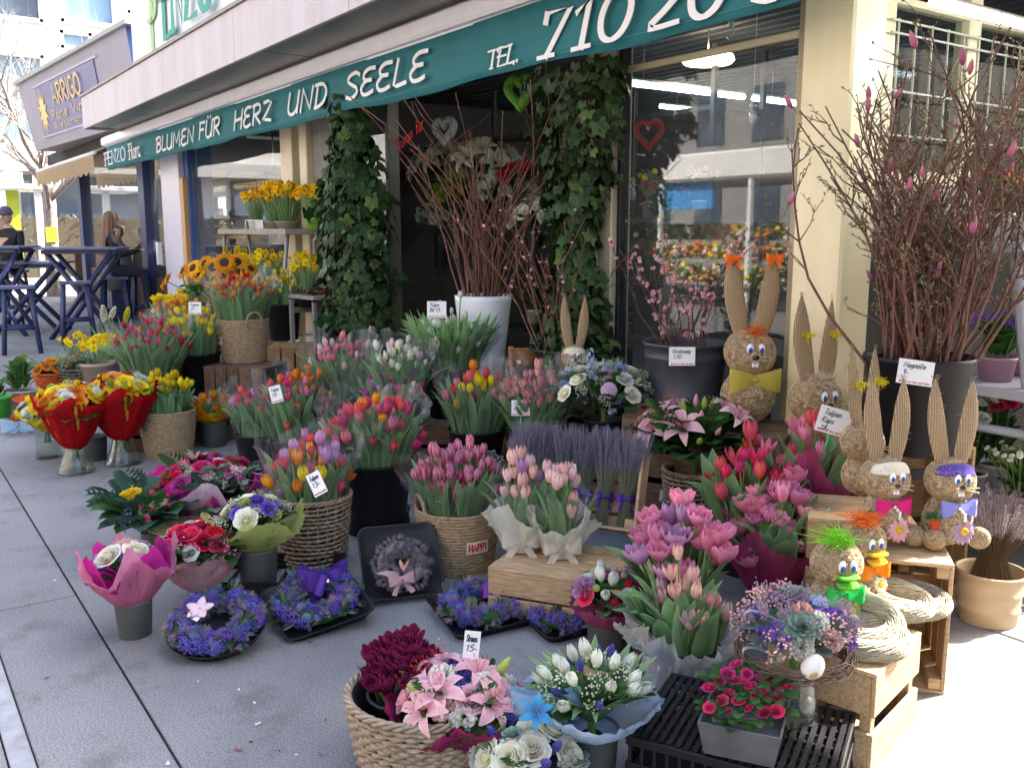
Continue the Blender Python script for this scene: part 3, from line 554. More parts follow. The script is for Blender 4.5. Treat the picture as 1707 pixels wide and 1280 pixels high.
for i in range(5): MB().box((-3.03, -5.5+i*2.7, 1.8), (.08, 1.6, 1.4)).build('window', M_wdark, dblk)
# kiosk and bare tree on the square
kx = -23.
ko = atx(-20, 450, kx); ko.z = 0
kk = empty('kiosk', ko, label='white roofed shelter with a lime green panel on the square', cat='kiosk')
p = lambda px, py: atx(px, py, kx)-ko
a, b = p(0, 312), p(75, 312)
MB().box(((a+b)/2+Vector((-.6, -.6, 0))), (1.6, abs(b.y-a.y)+1.4, .12), ch=.02).build('roof', M_plaster, kk)
for px in (-40, 69): q = p(px, 400); MB().box((q.x, q.y, 1.3), (.12, .14, 2.6)).build('post', M_plaster, kk)
q0, q1 = p(14, 330), p(40, 380); MB().box(((q0.x-.4), (q0.y+q1.y)/2, 1.75), (.05, abs(q1.y-q0.y), 1.9)).build('lime_panel', mat('lime panel', (.45, .55, .06), .5, .05), kk)
q0, q1 = p(40, 335), p(66, 470); MB().box(((q0.x-.3), (q0.y+q1.y)/2, 1.35), (.04, abs(q1.y-q0.y), 2.3)).build('glass_panel', M_glass, kk)
q = p(22, 298); MB().box((q.x-.3, q.y, q.z), (.3, .42, .3), ch=.02).build('sign_cube', mat('white yellow sign cube', (.8, .75, .5), .5, .1), kk)
def bare_tree(name, label, base, h, r, seed, spread=1.):
    rnd = random.Random(seed); e = empty(name, base, label=label, cat='tree'); M_bark = mat('grey bark', (.30, .26, .24), .9, .35, 20, bump=.5)
    MB().tube([(0, 0, -.05), (.03, 0, h*.2), (-.02, .04, h*.38), (.05, .02, h*.5)], [r*1.25, r, r*.9, r*.75], 10).build('trunk', M_bark, e)
    mb = MB()
    def grow(p, d, L, rr, lv):
        pts = [p]; dd = d.copy(); 
        for i in range(4):
            dd = (dd+Vector((rnd.gauss(0, .12), rnd.gauss(0, .12), .05))).normalized(); pts.append(pts[-1]+dd*L/4)
        mb.tube(pts, [rr*(1-.17*i) for i in range(5)], 5 if lv < 2 else 3, cap=False)
        if lv < 4:
            for i in range(4 if lv < 2 else 3):
                j = rnd.randint(1, 4); a = rnd.uniform(0, 2*PI); nd = (dd*.75+Vector((math.cos(a), math.sin(a), rnd.uniform(-.1, .5)))*.62*spread).normalized()
                grow(pts[j], nd, L*rnd.uniform(.55, .78), rr*.5, lv+1)
    for i in range(6):
        a = i*PI/3+rnd.uniform(-.3, .3); grow(Vector((.02, .02, h*(.36+.028*i))), Vector((math.cos(a)*.7*spread, math.sin(a)*.7*spread, .75)).normalized(), h*.33, r*.5, 0)
    o = mb.build('crown', M_bark, e); return e
tb = at(88, 462, .2); tb = atx(88, 440, -22.); tb.z = 0
tt = bare_tree('bare_tree', 'bare pale street tree with a yellow notice beside the cafe', tb, 5.2, .14, 5, 1.1)
MB().box((.16, 0, 1.32), (.02, .22, .32)).build('notice', mat('yellow notice', (.75, .6, .05), .6), tt)
b2 = atx(-60, 450, -27.); b2.z = 0; bare_tree('bare_tree', 'bare tree with fine twigs in front of the office windows', b2, 7.5, .16, 9, 1.2)
hd = empty('hedge', atx(60, 440, -31.5).xy.to_3d(), label='dull brown clipped hedge at the foot of the office building', cat='hedge')
rr_ = random.Random(3); mb = MB()
for i in range(3200):
    q = Vector((rr_.uniform(-.4, .4), rr_.uniform(-9, 9), rr_.uniform(0, 1.9))); mb.add([q+Vector((rr_.gauss(0, .05), rr_.gauss(0, .05), rr_.gauss(0, .05))) for _ in range(3)], [(0, 1, 2)], sm=False)
mb.build('leaves', mat('dull hedge leaf', (.10, .085, .05), .8, .3), hd); MB().box((0, 0, .9), (.5, 17.6, 1.8)).build('twig_core', mat('hedge twigs', (.07, .055, .035), .9, .4, 20), hd)
# =================================================================== flower and goods builders
R_ = random.Random(7)
def petal_grid(mb, ang, half, h, rfn, wfn, zfn=None, nu=2, nv=5, m=0, z0=0., twist=0.):
    def fn(u, v):
        uu = 2*u-1; a = ang+uu*half*wfn(v)+twist*v; r = rfn(v)*(1-.10*uu*uu)
        z = z0+(zfn(v) if zfn else h*v)-h*.06*uu*uu*v
        return Vector((r*math.cos(a), r*math.sin(a), z))
    mb.grid(fn, nu, nv, m)
TUL = {}
def tulip_mesh(kind, mt, stem=.2):
    k = (kind, mt.name, stem)
    if k in TUL: return TUL[k]
    mb = MB(); h = .058; rr = random.Random(hash(kind) % 97 if not isinstance(kind, int) else kind)
    if kind in (0, 1, 2):                       # closed / egg / slightly open
        R = [.0195, .022, .024][kind]; end = [.80, .74, .60][kind]
        for i in range(6):
            inn = i % 2; s = .86 if inn else 1
            rf = lambda v, s=s: max(.003, R*s*math.sin(PI*(.12+end*v))**.85*(1 if v < .95 else .96))
            petal_grid(mb, i*PI/3+.1*rr.random(), .66, h, rf, lambda v: (math.sin(PI*min(1, .18+.82*v))**.6 if v < .999 else .06), lambda v, s=inn: h*(v*(1+.06*s)), 2, 5)
    elif kind == 3:                              # open, pointed lily-flowered
        for i in range(6):
            petal_grid(mb, i*PI/3, .5, h, lambda v: .006+.022*math.sin(PI*.62*v)+.010*v*v, lambda v: max(.05, math.sin(PI*min(1, .2+.8*v))**.7), lambda v: h*1.1*v, 2, 5)
    elif kind == 4:                              # double, peony-like
        for l, (n, rr0, hh) in enumerate([(5, .012, .046), (6, .020, .05), (7, .030, .05)]):
            for i in range(n):
                sc_ = rr.uniform(.88, 1.1)
                petal_grid(mb, i*2*PI/n+l*.5+rr.uniform(-.15, .15), .62, hh, lambda v, a=rr0, s=sc_: (.004+a*math.sin(PI*(.1+.55*v))*s+a*.35*v*v*l*.5), lambda v: math.sin(PI*min(1, .2+.68*v))**.6 if v < .99 else .34, lambda v, s=sc_, H=hh: H*s*v, 2, 4)
    mb.tube([(0, 0, .004), (.002, .001, -stem*.5), (0, 0, -stem)], [.0036, .0034, .0034], 5, m=1)
    TUL[k] = mb.mesh('tulip', [mt, M_stem]); return TUL[k]
LEAF = {}
def strap_leaf(i, mt=None, L=.2, W=.021):
    mt = mt or M_leaf; k = ('s', i, mt.name, L, W)
    if k in LEAF: return LEAF[k]
    rr = random.Random(i*7+1); bend = [.08, .22, .4, .7, .15][i % 5]; tw = rr.uniform(-.5, .5)
    def fn(u, v):
        uu = 2*u-1; wv = W*(math.sin(PI*(.16+.80*v**.9))**.8)*(1 if v < .97 else .3)
        a = bend*v*v; x = L*.55*math.sin(a)*v if True else 0; z = L*v*math.cos(a*.75)
        f = .45*abs(uu)*wv
        y = uu*wv; c, s = math.cos(tw*v), math.sin(tw*v)
        return Vector((x-f*.8+.0+s*y*.6, y*c, z+f*.2))
    LEAF[k] = MB().grid(fn, 2, 6).mesh('leaf', mt); return LEAF[k]
def broad_leaf(i, mt, L=.09, W=.028, curl=.5):
    k = ('b', i, mt.name, L, W)
    if k in LEAF: return LEAF[k]
    rr = random.Random(i)
    def fn(u, v):
        uu = 2*u-1; wv = W*max(.02, math.sin(PI*min(1, v*.96+.04))**.75)
        return Vector((L*v*math.cos(curl*v), uu*wv*(1+.05*math.sin(v*9)), L*.75*v*math.sin(curl*(1-v))+abs(uu)*wv*.25))
    LEAF[k] = MB().grid(fn, 2, 5).mesh('leaf', mt); return LEAF[k]
def fern_leaf(mt, L=.14, n=9, w=.05):
    k = ('f', mt.name, L, n, w)
    if k in LEAF: return LEAF[k]
    mb = MB().tube([(L*i/4, 0, .03*math.sin(i*.7)) for i in range(5)], .0012, 3)
    for i in range(n):
        for s in (-1, 1):
            x = L*(.12+.88*i/n); l = w*math.sin(PI*(.15+.8*i/n)); z = .03*math.sin(4*x/L*.7)
            mb.add([(x, 0, z), (x+l*.45, s*l*.55, z+.008), (x+l*.75, s*l, z), (x+l*.28, s*l*.75, z-.002)], [(0, 1, 2, 3)], t=[(0, 0), (.5, .5), (1, 1), (.5, .5)])
    LEAF[k] = mb.mesh('leaf', mt); return LEAF[k]
FLW = {}
def flower_mesh(kind, mt, m2=None):
    k = (kind, mt.name, m2.name if m2 else '')
    if k in FLW: return FLW[k]
    mb = MB(); rr = random.Random(kind)
    if kind in ('rose', 'ranunculus'):
        lay = [(3, .010, .030), (4, .016, .031), (5, .023, .030), (5, .030, .026), (6, .037, .021)] if kind == 'rose' else [(4, .007, .020), (6, .013, .026), (7, .019, .028), (8, .024, .027), (8, .029, .022), (8, .032, .015)]
        for l, (n, r0, hh) in enumerate(lay):
            for i in range(n):
                f_ = rr.uniform(.92, 1.06); op = [.0, .1, .25, .55, .85, 1.][l]*.012
                petal_grid(mb, i*2*PI/n+l*.7+rr.uniform(-.2, .2), (PI/n)*1.35, hh, lambda v, a=r0*f_, o=op: .003+a*math.sin(PI*.5*min(1, v*1.5))**.7+o*v*v*v*2, lambda v: math.sin(PI*min(1, .25+.55*v))**.5, lambda v, H=hh*f_, o=op: H*v-o*.7*v**4, 3, 4)
        mb.lathe([(.004, 0), (.009, .01), (.008, lay[0][2]*.8)], 8)
        if kind == 'rose': mb.v = [(x*.60, y*.60, z*.66) for x, y, z in mb.v]
    elif kind in ('gerbera', 'daisy', 'sunflower', 'aster'):
        n, R, r0, wd = {'gerbera': (22, .046, .012, .0062), 'daisy': (13, .030, .008, .0062), 'sunflower': (24, .062, .024, .0105), 'aster': (26, .017, .003, .0022)}[kind]
        for l in range(2):
            for i in range(n):
                a = 2*PI*(i+l*.5)/n+rr.uniform(-.06, .06); RR = R*rr.uniform(.86, 1.05)*(1-.14*l); lift = rr.uniform(-.06, .18)+.12*l
                ca, sa = math.cos(a), math.sin(a)
                def fn(u, v):
                    uu = (2*u-1)*wd*max(.12, math.sin(PI*(.22+.72*v)))
                    r = r0*.8+(RR-r0*.8)*v; return Vector((ca*r-sa*uu, sa*r+ca*uu, .004*l+(RR)*lift*v-(RR*.22)*v*v-abs(uu)*.3))
                mb.grid(fn, 2, 3)
        mb.lathe([(r0*1.15, -.002), (r0*1.12, .004), (r0*.75, .009), (r0*.3, .008), (.0008, .006)], 14, m=1)
        mb.tube([(0, 0, -.002), (0, 0, -.14)], .003, 5, m=2)
        FLW[k] = mb.mesh(kind, [mt, m2 or mt, M_stem]); return FLW[k]
    elif kind == 'lily':
        for i in range(6):
            a = i*PI/3; inn = i % 2; L = .085
            def fn(u, v):
                uu = 2*u-1; wv = (.020 if inn else .014)*math.sin(PI*(.1+.88*v))**.8; r = .006+L*(v*.72)+.006*v*v; z = L*(.72*v-.62*v*v*v)
                x = r; y = uu*wv; return Vector((x*math.cos(a)-y*math.sin(a), x*math.sin(a)+y*math.cos(a), z+abs(uu)*wv*.55*(1-v)+.002*inn))
            mb.grid(fn, 2, 6)
        for i in range(6):
            a = i*PI/3+.5; mb.tube([(0, 0, .0), (.01*math.cos(a), .01*math.sin(a), .03), (.022*math.cos(a), .022*math.sin(a), .055)], .0006, 3, m=1); mb.box((.022*math.cos(a), .022*math.sin(a), .056), (.005, .002, .002), m=1)
        mb.tube([(0, 0, 0), (0, 0, -.1)], .003, 5, m=2); FLW[k] = mb.mesh('lily', [mt, m2 or M_red, M_stem]); return FLW[k]
    elif kind == 'daffodil':
        for i in range(6):
            a = i*PI/3; L = .027
            def fn(u, v):
                uu = 2*u-1; wv = .0105*math.sin(PI*(.12+.84*v))**.8; y = uu*wv; x = .004+L*v; return Vector((x*math.cos(a)-y*math.sin(a), x*math.sin(a)+y*math.cos(a), -.004*v+abs(uu)*.003))
            mb.grid(fn, 2, 3)
        mb.lathe([(.004, 0), (.008, .004), (.0095, .013), (.013, .019)], 10, m=1, wob=lambda a, t: 1+.12*t*math.sin(a*6), cap0=False)
        mb.tube([(0, 0, 0), (-.001, 0, -.01)], .003, 5, m=2); FLW[k] = mb.mesh('daffodil', [mt, m2 or mt, M_stem]); return FLW[k]
    elif kind == 'carnation':
        for i in range(46):
            th = rr.uniform(0, 2*PI); ph = math.acos(rr.uniform(.0, 1)); d = Vector((math.sin(ph)*math.cos(th), math.sin(ph)*math.sin(th), math.cos(ph))); x, y, _ = frame_of(d); s = .013; tw = rr.uniform(0, PI); x, y = x*math.cos(tw)+y*math.sin(tw), y*math.cos(tw)-x*math.sin(tw)
            b = d*.007; mb.add([b, b+d*.016+x*s*.6+y*.004, b+d*.021+x*s*.25-y*.004, b+d*.022-x*s*.2+y*.004, b+d*.016-x*s*.6-y*.003], [(0, 1, 2), (0, 2, 3), (0, 3, 4)], t=[(0, 0), (1, 1), (1, .8), (1, .8), (1, 1)])
    elif kind == 'statice':                      # a tuft of tiny papery florets
        for i in range(70):
            th = rr.uniform(0, 2*PI); ph = math.acos(rr.uniform(-.1, 1)); r = .024*rr.uniform(.55, 1.05); d = Vector((math.sin(ph)*math.cos(th), math.sin(ph)*math.sin(th), math.cos(ph)*.8)); x, y, _ = frame_of(d+Vector((rr.gauss(0, .3), rr.gauss(0, .3), 0))); s = rr.uniform(.003, .0052); c = d*r
            mb.add([c+x*s, c+y*s, c-x*s, c-y*s, c+d*s*.8], [(0, 1, 4), (1, 2, 4), (2, 3, 4), (3, 0, 4)], t=[(1, 1)]*4+[(0, 0)], sm=False)
    elif kind == 'gyp':                          # baby's breath: threads with pin-head blooms
        for i in range(34):
            th = rr.uniform(0, 2*PI); ph = math.acos(rr.uniform(.1, 1)); r = rr.uniform(.02, .045); d = Vector((math.sin(ph)*math.cos(th), math.sin(ph)*math.sin(th), math.cos(ph)))*r
            mb.tube([(0, 0, -.01), d], .0004, 3, m=1, cap=False); mb.ico(d, rr.uniform(.0022, .0036), 1)
        FLW[k] = mb.mesh('sprig', [mt, M_leaf3]); return FLW[k]
    elif kind == 'heather':                      # dry sprigs: thin stems beaded with grains
        for i in range(16):
            th = rr.uniform(0, 2*PI); tl = rr.uniform(.1, .9); L = rr.uniform(.03, .06); d = Vector((math.sin(tl)*math.cos(th), math.sin(tl)*math.sin(th), math.cos(tl)))
            mb.tube([(0, 0, -.01), d*L], .0006, 3, m=1, cap=False)
            for j in range(9):
                q = d*L*(.3+.7*j/8)+Vector((rr.gauss(0, .0028), rr.gauss(0, .0028), rr.gauss(0, .0028))); s = .0022; x, y, z = frame_of(d); mb.add([q+x*s, q+y*s, q-x*s-y*s, q+z*s*1.6], [(0, 1, 3), (1, 2, 3), (2, 0, 3)], t=[(.5, .5)]*4, sm=False)
        FLW[k] = mb.mesh('sprig', [mt, m2 or M_leaf3]); return FLW[k]
    elif kind == 'ball':                         # button chrysanthemum / thistle
        for i in range(90):
            z = 1-2*(i+.5)/90*.7; th = i*2.39996; s_ = math.sqrt(max(0, 1-z*z)); d = Vector((s_*math.cos(th), s_*math.sin(th), z)); x, y, _ = frame_of(d); c = d*.0135; s = .0028
            mb.add([c-x*s-y*s, c+x*s-y*s, c+x*s*.8+y*s+d*.003, c-x*s*.8+y*s+d*.003], [(0, 1, 2, 3)], t=[(0, .3)]*2+[(1, 1)]*2, sm=False)
        mb.ico((0, 0, 0), .0128, 2)
    elif kind == 'grape':                        # muscari spike
        for i in range(46):
            z = .045*i/46; r = .009*math.sin(PI*(.18+.78*i/46)); a = i*2.4; mb.ico((r*math.cos(a), r*math.sin(a), z), .0042, 1)
    elif kind == 'bud':
        mb.lathe([(.003, 0), (.010, .012), (.0125, .026), (.009, .046), (.002, .064)], 8, wob=lambda a, t: 1+.1*math.sin(3*a)); FLW[k] = mb.mesh('bud', [mt]); return FLW[k]
    elif kind == 'blossom':
        for i in range(5):
            a = i*2*PI/5; c, s = math.cos(a), math.sin(a); mb.add([(0, 0, 0), (.005*c-.004*s, .005*s+.004*c, .002), (.009*c, .009*s, .003), (.005*c+.004*s, .005*s-.004*c, .002)], [(0, 1, 2, 3)], t=[(0, 0), (.6, 1), (1, 1), (.6, 1)])
    elif kind == 'delphinium':
        for i in range(30):
            z = .17*i/30; a = i*2.4; sz = .017*(1-.6*i/30); d = Vector((math.cos(a), math.sin(a), .25)).normalized(); x, y, _ = frame_of(d); c = d*.018*(1.1-.6*i/30)+Vector((0, 0, z))
            for q in range(5):
                b = q*2*PI/5; e = x*math.cos(b)+y*math.sin(b); g_ = x*math.cos(b+.6)+y*math.sin(b+.6); h_ = x*math.cos(b-.6)+y*math.sin(b-.6)
                mb.add([c, c+g_*sz*.7, c+e*sz+d*.004, c+h_*sz*.7], [(0, 1, 2, 3)], t=[(0, 0), (.6, .6), (1, 1), (.6, .6)])
        mb.tube([(0, 0, -.08), (0, 0, .17)], .002, 4, m=1); FLW[k] = mb.mesh('delphinium', [mt, M_stem]); return FLW[k]
    elif kind == 'hyacinth':
        for i in range(46):
            z = .11*i/46; a = i*2.4; sz = .010; d = Vector((math.cos(a), math.sin(a), .1)).normalized(); x, y, _ = frame_of(d); c = d*.022*math.sin(PI*(.25+.65*i/46))+Vector((0, 0, z))
            for q in range(5):
                b = q*2*PI/5; e = x*math.cos(b)+y*math.sin(b); g_ = x*math.cos(b+.5)+y*math.sin(b+.5); h_ = x*math.cos(b-.5)+y*math.sin(b-.5)
                mb.add([c-d*.004, c+g_*sz*.5, c+e*sz-d*.002, c+h_*sz*.5], [(0, 1, 2, 3)], t=[(0, 0), (.6, .6), (1, 1), (.6, .6)])
        mb.tube([(0, 0, -.1), (0, 0, .1)], .006, 6, m=1); FLW[k] = mb.mesh('hyacinth', [mt, M_stem]); return FLW[k]
    elif kind == 'succulent':
        for i in range(34):
            a = i*2.4; L = .012+.026*i/34; tl = 1.35*(1-i/34)
            def fn(u, v):
                uu = 2*u-1; wv = .011*(i/34+.35)*math.sin(PI*(.15+.78*v)); r = L*v*math.cos(tl)+.003; y = uu*wv; z = L*v*math.sin(tl)+.012*(1-i/34)+abs(uu)*wv*.3
                return Vector((r*math.cos(a)-y*math.sin(a), r*math.sin(a)+y*math.cos(a), z))
            mb.grid(fn, 2, 3)
    if kind not in ('statice', 'ball', 'blossom', 'succulent'): mb.tube([(0, 0, .002), (0, 0, -.07)], .0025, 5, m=1)
    FLW[k] = mb.mesh(kind, [mt, M_stem]); return FLW[k]

# ---- petal colours
C = {}
def pc(n, *a, **k): C[n] = petal(n+' petal', *a, **k)
pc('red', (.45, .012, .02), (.55, .02, .035)); pc('coral', (.66, .07, .10), (.74, .12, .14)); pc('pink', (.72, .16, .26), (.76, .25, .34)); pc('palepink', (.75, .42, .44), (.80, .52, .50), edge=(.82, .62, .58))
pc('blush', (.76, .50, .42), (.80, .52, .44), edge=(.80, .36, .34)); pc('magenta', (.42, .03, .17), (.50, .08, .26)); pc('lilac', (.50, .22, .45), (.60, .36, .56)); pc('yellow', (.78, .55, .01), (.82, .62, .02)); pc('orange', (.70, .15, .012), (.78, .30, .03)); pc('orangered', (.66, .07, .012), (.75, .30, .03), edge=(.80, .42, .05))
pc('white', (.66, .70, .50), (.80, .80, .74)); pc('cream', (.78, .74, .50), (.82, .80, .66)); pc('redwhite', (.72, .50, .46), (.62, .05, .07), edge=(.80, .66, .62), epow=3); pc('winewhite', (.48, .015, .07), (.58, .05, .12), edge=(.80, .66, .68), epow=4); pc('pinkwhite', (.50, .03, .13), (.66, .20, .32), edge=(.80, .66, .70), epow=4)
pc('doublepink', (.72, .15, .30), (.76, .27, .44), edge=(.82, .54, .64), epow=4); pc('wine', (.085, .006, .028), (.165, .012, .055), edge=(.23, .02, .08)); pc('hotpink', (.62, .03, .14), (.72, .06, .20)); pc('crimson', (.42, .008, .03), (.58, .02, .07)); pc('violet', (.14, .06, .42), (.22, .12, .55)); pc('blue', (.10, .09, .38), (.16, .14, .50)); pc('skyblue', (.36, .46, .78), (.46, .56, .84), edge=(.58, .64, .86)); pc('paleviolet', (.34, .22, .45), (.44, .32, .55)); pc('lav', (.21, .18, .29), (.29, .25, .38)); pc('greygrain', (.30, .24, .27), (.40, .32, .34)); pc('lilypink', (.74, .34, .40), (.78, .46, .50), edge=(.80, .56, .58)); pc('gerbpink', (.76, .36, .42), (.80, .50, .54)); pc('daffy', (.82, .55, .01), (.84, .62, .02)); pc('daffo', (.82, .50, .008), (.84, .56, .012)); pc('sunf', (.78, .30, .005), (.82, .42, .01)); pc('lime', (.40, .48, .08), (.48, .55, .14)); pc('thistle', (.13, .19, .26), (.20, .27, .36)); pc('skyorchid', (.05, .25, .62), (.10, .38, .72)); pc('succ', (.16, .24, .18), (.24, .33, .27)); pc('babyred', (.30, .05, .06), (.4, .1, .1)); pc('mauve', (.46, .30, .44), (.55, .40, .52)); pc('peach', (.78, .42, .26), (.80, .5, .34))
M_disc = mat('brown flower disc', (.05, .022, .010), .9, .4, 200, bump=.8); M_discy = mat('yellow flower disc', (.65, .42, .03), .9, .3, 200, bump=.6); M_discp = mat('pale disc', (.55, .45, .25), .9, .2, 200)

def orient(d, roll=0.): return Vector(d).to_track_quat('Z', 'Y') @ Quaternion((0, 0, 1), roll)
def leaf_quat(d, az):            # blade grows along local +Z, bends to local +X
    q = Vector(d).to_track_quat('Z', 'Y'); x = q @ Vector((1, 0, 0)); o = Vector((math.cos(az), math.sin(az), 0)); y = q @ Vector((0, 1, 0))
    return q @ Quaternion((0, 0, 1), math.atan2(o.dot(y), o.dot(x)))

# ---- containers
def bucket(label, c, rt, h, mt=None, name='flower_bucket', taper=.78, group=None, cat='bucket', rim=True, bands=()):
    e = empty(name, c, label=label, cat=cat, group=group); rb = rt*taper
    prof = [(rb*.97, 0), (rb, .004)]
    for b in bands: zz = h*b; r = rb+(rt-rb)*b; prof += [(r, zz-.006), (r+.004, zz), (r, zz+.006)]
    prof += [(rt*.985, h*.94)]
    prof += [(rt+.006, h*.955), (rt+.008, h*.985), (rt+.004, h), (rt-.002, h), (rt-.004, h*.93)] if rim else [(rt, h), (rt-.004, h)]
    prof += [(rb+.0, .012), (.001, .01)]
    MB().lathe(prof, 40).build('shell', mt or M_black, e); return e
def price_card(px, py, ref, w, h, text, yaw=None, tilt=.0, pole=.0, label='', roll=0., dz=0.):
    """a small printed card on a green stick; ref gives the depth"""
    c = atd(px, py, ref); yaw = math.atan2(-RIGHT.x*0+RIGHT.y, RIGHT.x) if yaw is None else yaw
    e = empty('price_card', c, label=label, cat='price card', rot=(tilt, roll, yaw))
    MB().box((0, 0, 0), (w, .002, h)).build('card', M_card, e)
    for i, tx in enumerate(text):
        hh = h*.20; glyphs(tx, -w*.36, -w*.36+min(w*.66, len(tx)*hh*.55), hh, hh*.15, slant=.25).build('writing', M_ink, e, (0, -.0022, h*.18-i*h*.30))
    glyphs('Blumen mit Herz und Seele'.replace('mit', 'fur'), -w*.42, w*.42, h*.055, h*.02).build('print', M_red, e, (0, -.0022, -h*.43))
    if pole: MB().tube([(0, .003, -h*.3), (0, .003, -h*.5-pole)], .0035, 6).build('stick', mat('green plastic stick', (.04, .45, .12), .4), e)
    return e
def wrap(mb, r0, r1, z0, z1, waves=7, amp=.18, zamp=.14, seed=0, nu=84, nv=10, a0=0., arc=2*PI, flare=1.4, corners=4):
    rr = random.Random(seed); p1, p2, p3 = [rr.uniform(0, 6.28) for _ in range(3)]
    def fn(u, v):
        a = a0+arc*u; zz = z0+(z1-z0)*v*(1+zamp*v*(math.cos(corners*a+p3)*.8+.35*math.sin(corners*2*a+p1)))
        r = r0+(r1-r0)*v**flare; r *= 1+amp*(.35+.65*v)*(.6*math.sin(waves*a+p1+1.5*v)+.4*math.sin((waves*2+1)*a+p2-2*v))
        r *= 1+.022*v*(math.sin(23*a+p2+9*v)+math.sin(37*a+p3-14*v))+rr.gauss(0, .011)*min(1, 3*v); zz += rr.gauss(0, .004)*v
        return Vector((r*math.cos(a), r*math.sin(a), zz))
    mb.grid(fn, nu, nv); return mb
M_cello = film('cellophane', (.86, .88, .90), clear=.965, rough=.06, gloss=.30)
BASE_OFF = 0
def tulips(label, top, R, H, cols, n, leaves=None, spread=1.25, kinds=(0, 1, 1, 2), cello=False, size=1., name='tulip_bunch', lean=(0, 0), leafmat=None, seed=None, drop=.3, group=None, hi=0., cellohi=1.2, leafw=.018, cello_r=1.5, zj=.034, leafup=1.04):
    """a bucketful of tulips; top = centre of the rim, H = height of the blooms above it"""
    rr = random.Random(seed if seed is not None else hash(label) % 100000 if False else sum(map(ord, label))); e = empty(name, Vector(top)-Vector((0, 0, .16)), label=label, cat='tulips', group=group); O3 = Vector((0, 0, .16))
    spread *= .92; n = int(n*1.2); leafup *= .93; RR = R*spread; lv = int(n*2.1) if leaves is None else int(leaves*1.1)
    for i in range(n):
        q = math.sqrt((i+.5)/n); a = i*2.39996+rr.uniform(-.25, .25); r = RR*q*rr.uniform(.92, 1.05)
        p = Vector((r*math.cos(a)+lean[0]*H, r*math.sin(a)+lean[1]*H, H*(1-drop*q*q)+rr.gauss(0, zj)+hi*rr.random()))+O3
        b = Vector((r*.45*math.cos(a), r*.45*math.sin(a), -.1))+O3; d = (p-b).normalized()+Vector((rr.gauss(0, .10), rr.gauss(0, .10), 0))
        mt = C[rr.choice(cols)]; L = min(.24, (p-b).length)
        link('tulip', tulip_mesh(rr.choice(kinds), mt, .2), e, p, quat=orient(d, rr.uniform(0, 6.28)), scale=.92*size*rr.uniform(.72, 1.16))
    for i in range(lv):
        q = math.sqrt(rr.random()) if i > lv*.4 else rr.uniform(.78, 1.02); a = rr.uniform(0, 2*PI); r = R*.86*q
        b = Vector((r*math.cos(a), r*math.sin(a), -.04))+O3; L = (H*leafup*rr.uniform(.6, 1.12)+.04); d = Vector((math.cos(a)*.24*q*spread+rr.gauss(0, .09), math.sin(a)*.24*q*spread+rr.gauss(0, .09), 1))
        s = L/.2; link('leaf', strap_leaf(rr.randint(0, 4), leafmat, W=leafw), e, b, quat=leaf_quat(d, a+rr.gauss(0, .5)), scale=(s, min(1.25, .6+.4*s), s))
    if cello:
        mb = wrap(MB(), R*.92, R*cello_r, -.02, H*cellohi, 9, .10, .16, int(sum(map(ord, label))) % 50, flare=1.); mb.build('wrapper', M_cello, e, O3)
    return e
